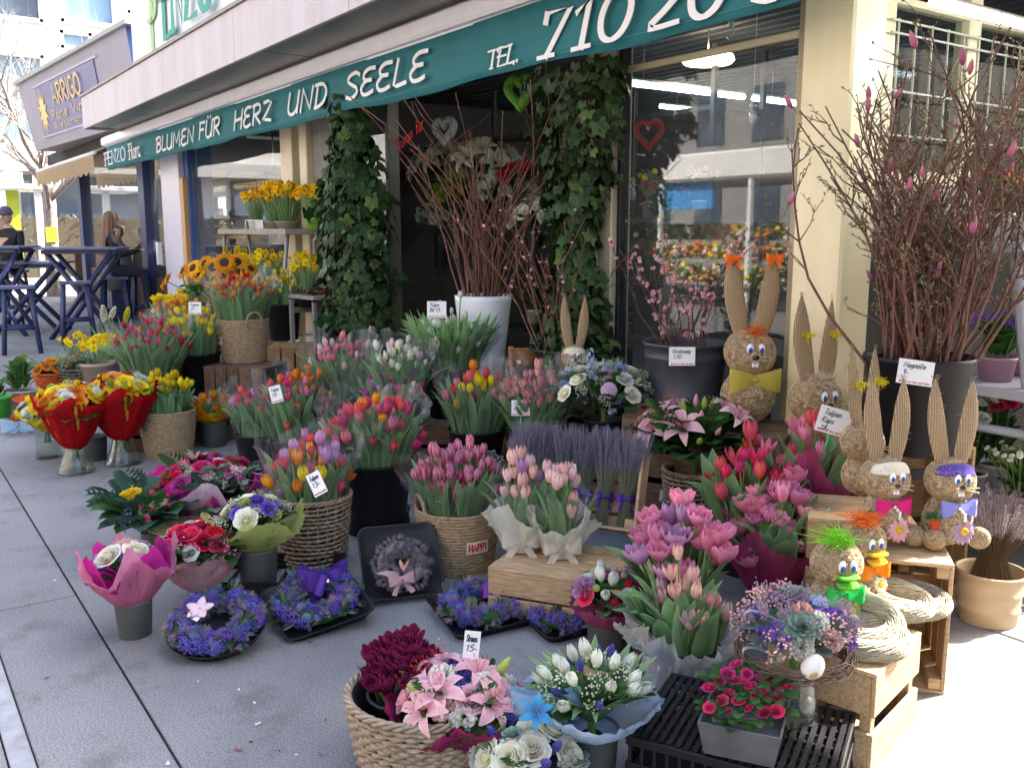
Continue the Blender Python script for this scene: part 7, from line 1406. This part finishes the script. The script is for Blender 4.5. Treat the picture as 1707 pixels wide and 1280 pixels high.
# --- black crate at the right front with roses and the easter bouquet
k1, k2, k3 = at(1140, 1268, .2), at(1425, 1165, .2), at(1035, 1098, .2)
cr_c = at(1240, 1200, .17); cr_c.z = 0
LK, WK = .50, .38; yk = FACE-.05
bc = black_crate('large black plastic crate with a paper label at the right front', cr_c+RIGHT*.0, LK, WK, .16, yk-.42, True)
zf = .165
for i in range(22): MB().box((-LK/2+.02+(LK-.04)*i/21, 0, .157), (.012, WK-.025, .008)).build('grid_bar', M_black, bc)
for i in range(9): MB().box((0, -WK/2+.02+(WK-.04)*i/8, .150), (LK-.025, .012, .006)).build('grid_bar', M_black, bc)
MB().box((0, 0, .05), (LK-.03, WK-.03, .006)).build('inner_floor', M_blackmatt, bc)
c = at(1240, 1238, zf); e = empty('rose_tray', c, label='grey square pot of small bright pink roses on the black crate', cat='potted plant', rot=(0, 0, yk-.35)); s = mpx(132, c)
MB().add([(-s*.42, -s*.42, 0), (s*.42, -s*.42, 0), (s*.42, s*.42, 0), (-s*.42, s*.42, 0), (-s*.5, -s*.5, .085), (s*.5, -s*.5, .085), (s*.5, s*.5, .085), (-s*.5, s*.5, .085), (-s*.47, -s*.47, .085), (s*.47, -s*.47, .085), (s*.47, s*.47, .085), (-s*.47, s*.47, .085), (-s*.45, -s*.45, .06), (s*.45, -s*.45, .06), (s*.45, s*.45, .06), (-s*.45, s*.45, .06)], [(3, 2, 1, 0), (0, 1, 5, 4), (1, 2, 6, 5), (2, 3, 7, 6), (3, 0, 4, 7), (4, 5, 9, 8), (5, 6, 10, 9), (6, 7, 11, 10), (7, 4, 8, 11), (8, 9, 13, 12), (9, 10, 14, 13), (10, 11, 15, 14), (11, 8, 12, 15), (12, 13, 14, 15)], sm=False).build('pot', mat('grey cardboard pot', (.10, .105, .11), .6, .3, 12), e)
for k in range(120): a = R_.uniform(0, 6.28); q = math.sqrt(R_.random())*s*.48; link('leaf', broad_leaf(k % 4, M_leaf2, .036, .013), e, (q*math.cos(a), q*math.sin(a), .07+R_.random()*.09), quat=Vector((math.cos(a), math.sin(a), R_.uniform(-.2, .8))).to_track_quat('X', 'Z'), scale=R_.uniform(.7, 1.25))
for k, (px, py) in enumerate([(1182, 1152), (1213, 1128), (1223, 1138), (1245, 1128), (1215, 1158), (1238, 1140), (1262, 1163), (1278, 1168), (1268, 1136), (1285, 1135), (1298, 1165), (1310, 1150), (1295, 1190), (1183, 1184), (1213, 1190), (1228, 1112), (1200, 1140), (1252, 1148), (1273, 1150), (1205, 1172), (1250, 1185), (1232, 1172), (1284, 1152), (1275, 1192)]):
    q = atd(px, py-4, c-FWD*(.05-.1*(1200-py)/100)+Vector((0, 0, .1))); v = e.matrix_basis.inverted() @ q if False else Matrix.Rotation(-(yk-.35), 3, 'Z') @ (q-c); link('rose', flower_mesh('rose', C['hotpink']), e, v, quat=orient((R_.gauss(0, .3), R_.gauss(0, .3)-.3, 1), k), scale=R_.uniform(.42, .58))
c = at(1318, 1190, zf); glass_vase('tall ribbed clear glass vase on the black crate', c, mpx(44, c), mpx(36, c), mpx(100, c), name='glass_vase')
hv = mpx(100, c); up_c = up(c, hv*.95)
e = bouquet('easter bouquet with white egg, purple statice and twig nest', up_c, mpx(84, c), [('statice', 'violet', 12, 1.15), ('succulent', 'succ', 2, 1.3), ('carnation', 'palepink', 3, 1.1), ('carnation', 'white', 2, 1.2), ('heather', 'mauve', 12, 1.), ('gyp', 'palepink', 10, 1.1), ('ball', 'cream', 4, .6), ('statice', 'skyblue', 2, .9)], 18, gmats=[M_leaf3], dome=.8, top=.03)
mb = MB()
for k in range(26): ph = R_.uniform(0, 6.28); R0 = mpx(R_.uniform(80, 96), c); mb.ring([((R0+.006*math.sin(3*a+ph))*math.cos(a), (R0+.006*math.sin(2*a+ph))*math.sin(a), .02+.018*math.sin(a*2+ph)+R_.gauss(0, .006)) for a in [2*PI*i/36 for i in range(36)]], .0018, 4)
mb.build('twig_nest', mat('brown nest twig', (.14, .09, .065), .8, .3), e)
EG = lambda mb, m=0: mb.lathe([(.001, -.030), (.011, -.027), (.019, -.016), (.0225, -.002), (.020, .014), (.013, .026), (.006, .031), (.001, .033)], 18, m=m)
o = EG(MB()).build('egg', mat('white egg shell', (.82, .81, .78), .35, .02), e, -FWD*mpx(92, c)+Vector((0, 0, .055)), (.5, .25, FACE), 1.2); MB().ico((0, 0, 0), .01, 2, sc_=(.8, .25, 1.3)).build('painted_leaf', mat('tan painted leaf', (.55, .38, .2), .6), o, (0, -.021, 0))
fg = MB().ico((0, 0, .012), .017, 2, sc_=(1, .8, 1.2)).ico((0, 0, .040), .013, 2).tube([(-.006, 0, .045), (-.010, 0, .075)], [.005, .003], 6).tube([(.006, 0, .045), (.010, 0, .075)], [.005, .003], 6).build('figurine', mat('terracotta figurine', (.55, .25, .15), .5, .1), e, -FWD*mpx(48, c)+Vector((0, 0, .10))-RIGHT*.01, (0, 0, FACE), 1.15)
M_rsheer = film('sheer white ribbon', (.85, .87, .9), clear=.25, rough=.3, gloss=.3)
for sx, b0 in ((-1, .0), (-1, .07)): MB().grid(lambda u, v: Vector((-.05-.09*math.sin(2.6*v), -.03+(u-.5)*.014, .10-b0*1.4-.22*v*v+.16*v)), 2, 12).build('ribbon', M_rsheer, e, (0, 0, .02), (0, 0, FACE))
# =================================================================== side stand at the right
M_stw = mat('pale grey painted stand', (.40, .40, .44), .5, .1, 5)
sb = Vector((-1.98, 3.75, 0)); e = empty('plant_stand', sb, label='pale grey stepped plant stand against the barred window wall', cat='stand')
MB().box((0, .9, 1.34), (.5, 2.2, .04), ch=.005).build('shelf', M_stw, e); MB().box((.05, .9, .78), (.62, 2.2, .04), ch=.005).build('shelf', M_stw, e); MB().box((.1, .9, .25), (.72, 2.2, .04), ch=.005).build('shelf', M_stw, e)
for y in (-.12, .75, 1.7):
    MB().tube([(.18, y, 1.34), (.42, y, 0)], .024, 4).build('leg', M_stw, e); MB().tube([(-.22, y, 1.34), (-.26, y, 0)], .024, 4).build('leg', M_stw, e); MB().tube([(.30, y, .62), (-.24, y, .62)], .018, 4).build('brace', M_stw, e); MB().tube([(.38, y, .22), (.30, y+.5, .75)], .016, 4).build('brace', M_stw, e)
M_lpot = mat('white pot', (.66, .66, .64), .5, .05); M_bpot = mat('lilac pot', (.35, .2, .28), .5, .1)
for k, (y, fm, lab) in enumerate([(.02, 'orange', 'orange gerbera pot at the near end of the stand'), (.24, 'red', 'red gerberas beside the orange ones'), (.46, 'orangered', 'orange red gerbera pot in the middle of the stand'), (.68, 'crimson', 'crimson gerberas in a white pot'), (.92, 'orange', 'bright orange gerberas behind the crimson ones'), (1.15, 'red', 'red gerberas at the far end of the stand')]):
    plant_pot(lab, sb+Vector((.02, y, 1.36)), .075, .11, M_lpot, C[fm], 'gerbera', 6, .17, petal('gerbera leaf', (.05, .15, .025), (.09, .2, .04)), 24, ls=1.25, m2=M_disc, size=.95, spread=1.5)
for k, (y, lab) in enumerate([(-.02, 'dark purple leaved plant under the gerberas'), (.22, 'dark leaved plant in a lilac pot'), (.46, 'dark violet flowering pot under the gerberas'), (.70, 'dark green pot plant on the middle shelf'), (.94, 'dark plant in shadow on the middle shelf')]):
    plant_pot(lab, sb+Vector((.1, y, .80)), .075, .10, M_bpot, C['violet'], 'statice', 10, .16, M_leaf2, 50, ls=.9, size=1., spread=1.5)
for k, (y, fm, kd, lab) in enumerate([(-.05, 'white', 'aster', 'white daisy pot at the near end of the low shelf'), (.2, 'cream', 'aster', 'cream daisy pot on the low shelf'), (.46, 'white', 'aster', 'white daisies on the low shelf'), (.72, 'gerbpink', 'aster', 'pale pink daisies on the low shelf')]):
    plant_pot(lab, sb+Vector((.26, y, .27)), .085, .10, M_bpot, C[fm], kd, 34, .2, M_leaf2, 40, ls=.8, size=.9, spread=1.7, m2=M_discy)
for k, (y, fm, lab) in enumerate([(.1, 'white', 'white flowers drooping at the back of the stand'), (.35, 'hotpink', 'pink flower heads at the back of the stand')]): plant_pot(lab, sb+Vector((-.05, y, .27)), .08, .1, M_lpot, C[fm], 'rose', 6, .36, M_leaf2, 30, ls=1.2, size=1.1, spread=1.4)
c = at(1690, 1010, 0); plant_pot('white and pink flowering pot on the ground by the stand', sb+Vector((.55, .15, 0)), .1, .14, M_blackmatt, C['white'], 'aster', 40, .22, M_leaf2, 50, ls=.9, size=1., spread=1.7, m2=M_discy)
# =================================================================== inside the shop
sh = empty('display_rack', (-5.6, 4.9, 0), label='dark metal rack of cut flowers inside the shop', cat='rack')
for z in (.55, 1.02, 1.48, 2.2): MB().box((0, 0, z), (2.6, .5, .03)).build('shelf', M_blackmatt, sh)
for x in (-1.28, 0, 1.28):
    for y in (-.24, .24): MB().box((x, y, 1.3), (.035, .035, 2.6)).build('upright', M_blackmatt, sh)
for k, (px, py, kind, fm, n, R0, s, lab) in enumerate([(745, 285, 'lily', 'white', 16, .30, 2.1, 'white lilies in a vase on the shop rack'), (808, 275, 'lily', 'white', 14, .28, 2.1, 'second vase of white lilies on the shop rack'), (770, 345, 'carnation', 'lime', 26, .28, 2.6, 'lime green pompons on the shop rack'), (845, 345, 'carnation', 'white', 26, .26, 2.4, 'white stocks on the shop rack'), (835, 305, 'carnation', 'white', 18, .2, 2., 'small white stocks behind the cherry branches'), (735, 365, 'carnation', 'white', 20, .24, 2.2, 'white cut flowers low on the shop rack'), (890, 362, 'rose', 'white', 16, .22, 2.6, 'white roses low on the shop rack'), (868, 290, 'rose', 'red', 12, .18, 2.3, 'red roses on the shop rack')]):
    q = aty(px, py, 4.72); vb = q-Vector((0, 0, .30)); zz = min((.565, 1.035, 1.495), key=lambda z: abs(z-vb.z)); hvv = max(.12, q.z-zz-.1)
    grey_vase('dark vase holding the '+lab, (q.x, q.y, zz), .07, hvv, None, M_blackmatt); bouquet(lab, (q.x, q.y, zz+hvv), R0, [(kind, fm, n, s)], 30, dome=.9, gmats=[M_leaf2], name='cut_flowers', cat='flowers', seed=k)
for k in range(16):
    x = -6.75+.145*k; zz = (.565, 1.035, 1.495)[k % 3]; lab = ['bushy green foliage pot on the shop rack', 'dark fern pot on the shop rack', 'grey green eucalyptus pot on the shop rack'][k % 3]
    plant_pot(lab, (x, 5.0-.08*(k % 2), zz), .07, .12, M_bpot if k % 2 else M_lpot, C[['lime', 'white', 'palepink', 'yellow'][k % 4]], 'ball', 5, .24, [petal('fresh leaf', (.06, .16, .035), (.11, .23, .06)), M_leaf2, M_leaf3][k % 3], 46, ls=1.35, size=1.4, spread=1.6, group=['green pots on the rack', 'fern pots on the rack', 'eucalyptus pots on the rack'][k % 3])
def heart(label, c, s, r, mt, rot=(0, 0, 0), fuzz=0):
    pts = [];
    for i in range(48): t = 2*PI*i/48; pts.append((s*.0625*16*math.sin(t)**3, 0, s*.0625*(13*math.cos(t)-5*math.cos(2*t)-2*math.cos(3*t)-math.cos(4*t))))
    e = empty('hanging_heart', c, label=label, cat='ornament', rot=rot); MB().ring(pts, r, 8).build('heart', mt, e); MB().tube([(0, 0, s*.35), (0, 0, s*.35+.6)], .002, 4).build('string', M_ink, e); return e
q = aty(868, 152, 3.3); heart('green moss heart hanging in the shop opening', q, mpx(27, q), mpx(8, q), mat('moss', (.09, .26, .02), .9, .4, 90, bump=1., bscale=220), (0, 0, .3))
q = aty(741, 217, 4.3); heart('silver bead heart hanging over the lilies', q, mpx(20, q), mpx(7, q), mat('silver beads', (.6, .6, .62), .4, .3, 120, bump=1., bscale=200), (0, 0, .3))
q = aty(1082, 222, 3.7); heart('red wreath heart behind the big shop window', q, mpx(24, q), mpx(5, q), mat('red twine', (.45, .02, .03), .7, .3, 90, bump=.7), (0, 0, .3))
for px, py, lab in [(1218, 55, 'glass rabbit hanging high in the big shop window'), (1255, 195, 'glass egg hanging in the big shop window'), (1055, 325, 'small glass egg hanging beside the post')]:
    q = aty(px, py, 3.55); e = empty('glass_ornament', q, label=lab, cat='ornament'); MB().ico((0, 0, 0), .03, 2, sc_=(.8, .5, 1.2)).ico((0, 0, .05), .018, 2).build('body', M_clear, e); MB().tube([(0, 0, .06), (0, 0, .6)], .001, 3).build('string', M_card, e)
# red script on the window
gl = glyphs('Blumen fur', 0, .46, .085, .009, slant=.2).build('window_lettering', mat('red window script', (.65, .02, .02), .5, .05), None, (aty(660, 250, 3.41).x, 3.41, aty(660, 255, 3.41).z), (0, -.32, 0)); tag(gl, 'red slanting script lettering on the shop window glass', 'lettering')
# plants inside the big window
for k, (px, py, kd, fm, lab) in enumerate([(1090, 420, 'statice', 'babyred', 'dark foliage plant low in the big window'), (1180, 430, 'rose', 'crimson', 'crimson plant low in the big window'), (1260, 430, 'statice', 'magenta', 'magenta plant low in the big window'), (1110, 320, 'statice', 'babyred', 'leafy plant in shadow behind the big window')]):
    q = aty(px, py, 4.1+.15*(k % 2)); plant_pot(lab, (q.x, q.y, max(.0, q.z-.35)), .12, .16, M_blackmatt, C[fm], kd, 12, .26, M_leaf2, 70, ls=1.4, size=1.1, spread=1.6)
e = empty('window_table', (-3.2, 4.3, 0), label='dark table behind the big shop window', cat='table'); MB().box((0, 0, .72), (1.1, .6, .04)).build('table_top', M_blackmatt, e)
for sx in (-.5, .5):
    for sy in (-.26, .26): MB().box((sx, sy, .35), (.04, .04, .7)).build('leg', M_blackmatt, e)
# =================================================================== cafe furniture and guests
M_tabt = mat('sunlit blue slat top', (.12, .13, .23), .3, .25, 8, bump=.1)  # seats and table tops: sunlit lavender highlight put into the colour
def stool(label, c, h=.78, rz=0., w=.36):
    e = empty('bar_stool', c, rz, label, 'stool', 'navy bar stools'); 
    MB().box((0, 0, h-.02), (w, .3, .035), ch=.004).build('seat', M_tabt, e)
    for sx in (-1, 1):
        for sy in (-1, 1): MB().tube([(sx*w*.36, sy*.1, h-.03), (sx*w*.52, sy*.16, 0)], .026, 4).build('leg', M_navy, e)
        MB().tube([(sx*w*.48, -.14, .24), (sx*w*.48, .14, .24)], .02, 4).build('rung', M_navy, e)
    for sy in (-1, 1): MB().tube([(-w*.47, sy*.14, .3), (w*.47, sy*.14, .3)], .02, 4).build('rung', M_navy, e)
    return e
for px, py, lb in [(38, 588, 'navy wooden bar stool nearest the open square'), (132, 572, 'navy bar stool under the cross legged table'), (195, 556, 'navy bar stool pushed against the cross legged table'), (245, 545, 'navy bar stool beside the cafe door')]: stool(lb, at(px, py, 0), .78, FACE+.5)
def xtable(label, c, h, L, W, rz):
    e = empty('bar_table', c, rz, label, 'table')
    for i in range(5): MB().box((0, -W/2+W*(i+.5)/5, h-.015), (L, W/5-.008, .03), ch=.003).build('slat', M_tabt, e)
    MB().box((0, 0, h-.06), (L*.9, W*.7, .05)).build('apron', M_navy, e)
    for sy in (-1, 1):
        for s in (-1, 1): MB().tube([(s*L*.42, sy*W*(.30+.03*s), h-.05), (-s*L*.42, sy*W*(.30+.03*s), 0)], .035, 4).build('leg', M_navy, e)
    MB().tube([(0, -W*.33, h*.5), (0, W*.33, h*.5)], .02, 6).build('bolt_bar', M_navy, e); return e
t1 = at(150, 562, 0); xtable('tall navy bar table with crossed legs by the cafe', t1, 1.19, 1.0, .7, FACE+.15)
t2 = at(45, 560, 0)-RIGHT*.2; xtable('lower navy slat table with crossed legs and cups', t2+FWD*.6, .98, 1.0, .7, FACE+.1)
t3 = atx(5, 520, -14.2); t3.z = 0; xtable('navy table of the man in the beanie', t3, 1.2, .9, .6, FACE)
e = empty('coffee_cup', t2+FWD*.6+Vector((0, 0, .98))+RIGHT*.05, label='white coffee cup on the lower slat table', cat='cup'); MB().lathe([(.02, 0), (.035, .03), (.042, .07), (.038, .07), (.03, .03), (.001, .012)], 16).build('cup', M_white, e); MB().lathe([(.03, -.0), (.07, .008), (.068, .011), (.03, .004)], 18).build('saucer', M_white, e)
def skin_mesh(name, V, E_, mts, sub=2):
    me = bpy.data.meshes.new(name); me.from_pydata([v[:3] for v in V], E_, []); o = bpy.data.objects.new(name, me); col.objects.link(o)
    o.modifiers.new('s', 'SKIN'); o.modifiers.new('d', 'SUBSURF').levels = sub
    for i, v in enumerate(V): sv = me.skin_vertices[0].data[i]; sv.radius = (v[3], v[4] if len(v) > 4 else v[3]); sv.use_root = (i == 0)
    dg = bpy.context.evaluated_depsgraph_get(); m2 = bpy.data.meshes.new_from_object(o.evaluated_get(dg)); bpy.data.objects.remove(o); m2.materials.clear()
    for m_ in mts: m2.materials.append(m_)
    for p in m2.polygons: p.use_smooth = True
    return m2
M_skin = mat('skin', (.52, .30, .22), .5, .06); M_coat = mat('black coat', (.014, .014, .017), .8, .3, 20, bump=.3); M_jeans = mat('dark trousers', (.03, .035, .06), .85, .2, 30)
def person(label, c, seat, rz, hairm, topm, hair, hold=None, beanie=None):
    e = empty('person', c, rz, label, 'person'); z = seat
    V = [(0, 0, z+.10, .15, .12), (0, .01, z+.32, .14, .11), (0, .02, z+.50, .17, .10), (0, .015, z+.58, .07), (0, 0, z+.66, .05),                       # pelvis..neck
         (.17, .02, z+.53, .06), (.22, -.05, z+.28, .048), (.10, -.27, z+.33, .036), (.06, -.35, z+.36, .028), (-.17, .02, z+.53, .06), (-.22, -.05, z+.28, .048), (-.10, -.27, z+.33, .036), (-.06, -.35, z+.36, .028),
         (.10, -.02, z+.06, .10), (.13, -.40, z+.05, .075), (.13, -.42, z-.35, .055), (.13, -.42, z-.42, .045), (.13, -.54, z-.45, .035), (-.10, -.02, z+.06, .10), (-.13, -.40, z+.05, .075), (-.13, -.42, z-.35, .055), (-.13, -.42, z-.42, .045), (-.13, -.54, z-.45, .035)]
    E_ = [(0, 1), (1, 2), (2, 3), (3, 4), (2, 5), (5, 6), (6, 7), (7, 8), (2, 9), (9, 10), (10, 11), (11, 12), (0, 13), (13, 14), (14, 15), (15, 16), (16, 17), (0, 18), (18, 19), (19, 20), (20, 21), (21, 22)]
    me = skin_mesh('body', V, E_, [topm, M_jeans, M_skin])
    for p in me.polygons: zz = p.center.z; p.material_index = 1 if zz < z+.13 else (2 if zz > z+.60 else 0)
    link('body', me, e)
    hd_ = MB().lathe([(.001, -.115), (.035, -.11), (.055, -.085), (.068, -.03), (.074, .02), (.07, .065), (.05, .10), (.001, .12)], 18).build('head', M_skin, e, (0, -.015, z+.77), (.12, 0, 0)); hd_.scale = (.95, 1.12, 1)
    MB().tube([(0, -.075, .02), (0, -.095, -.02), (0, -.078, -.03)], [.008, .014, .008], 6).build('nose', M_skin, hd_)
    for s in (-1, 1):
        MB().ico((s*.028, -.066, .015), .009, 1, sc_=(1.2, .6, .7)).build('eye', M_ink, hd_); MB().ico((s*.074, .005, -.005), .02, 1, sc_=(.35, .7, 1.1)).build('ear', M_skin, hd_)
        for f_ in range(5): MB().tube([(0, 0, 0), (.004*(f_-2), -.035+.006*abs(f_-2), .004), (.003*(f_-2), -.055+.010*abs(f_-2), -.012)], [.009, .0085, .006], 6).build('finger', M_skin, e, (s*.06+.012*(f_-2), -.36, z+.36))
    MB().tube([(-.02, -.074, -.055), (.02, -.074, -.055)], .004, 4).build('mouth', mat('lip', (.35, .12, .11), .5), hd_)
    if hair:
        mb = MB(); rr = random.Random(3)
        def hf(u, v): a = 2*PI*u; f_ = max(0, -math.sin(a)); el = PI*.5*(1-min(1, v*2.2)); dn = max(0, v-.45); r = .088*math.cos(el)+.035*dn+.012*math.sin(9*a)*v; cut = 1 if f_ < .55 else (0.25 if v > .3 else 1); return Vector((r*math.cos(a)*(1.0), r*math.sin(a)*1.1*(cut if f_ > .55 else 1)+.015+.05*dn, .125*math.sin(el)+.0-hair*dn*(1 if f_ < .5 else .3)))
        mb.grid(hf, 36, 14, wrap=True); mb.build('hair', hairm, e, (0, .0, z+.77))
    if beanie: MB().lathe([(.088, .02), (.092, .035), (.088, .06), (.078, .10), (.045, .135), (.001, .145)], 20, cap0=False, wob=lambda a, t: 1+.012*math.sin(24*a)).build('beanie', beanie, hd_)
    return e
w0 = t1+FWD*.75+RIGHT*.06; person('woman with long light brown hair in a black jacket at the tall table', (w0.x, w0.y, 0), .78, FACE+2.0, mat('light brown hair', (.20, .115, .065), .5, .3, 60, stretch=(20, 20, 1)), M_coat, .9)
stool('navy bar stool under the woman in the black jacket', Vector((w0.x, w0.y, 0)), .78, FACE+.3)
p0 = atx(24, 500, -15.2); person('man in a dark beanie and black coat reading at a table', (p0.x, p0.y, 0), .84, FACE-.15, M_ink, M_coat, 0, beanie=mat('grey violet beanie', (.09, .075, .11), .9, .2, 80, bump=.5)); stool('navy bar stool under the man in the beanie', Vector((p0.x, p0.y, 0)), .84, FACE)
mn = Vector((p0.x, p0.y, 1.24))-FWD*.42; o = MB().box((0, 0, 0), (.36, .02, .22), ch=.004).build('menu_board', mat('tan menu board', (.42, .24, .12), .6, .15), None, mn, (-1.0, 0, FACE-.15)); tag(o, 'tan menu board held by the man in the beanie', 'menu')
gb = at(118, 470, .9)+FWD*.4; e = empty('person', (t1+FWD*1.9-RIGHT*.35).xy.to_3d(), FACE+.6, 'guest with brown hair bent low behind the tall table', 'person')
person_low = e; MB().lathe([(.001, 0), (.2, .02), (.21, .3), (.17, .6), (.08, .72), (.05, .78)], 18, wob=lambda a, t: 1+.05*math.sin(2*a)).build('body', mat('grey coat', (.12, .12, .13), .85, .3, 20), e, (0, 0, .5)); MB().lathe([(.001, -.1), (.05, -.09), (.078, .0), (.07, .07), (.001, .115)], 16).build('head', M_skin, e, (0, -.02, 1.36)); MB().lathe([(.085, -.04), (.095, .02), (.08, .09), (.001, .13)], 16, cap0=False).build('hair', mat('brown hair', (.14, .09, .07), .6, .3, 60), e, (0, 0, 1.365)); MB().box((0, 0, .25), (.34, .34, .5)).build('seat', M_navy, e)
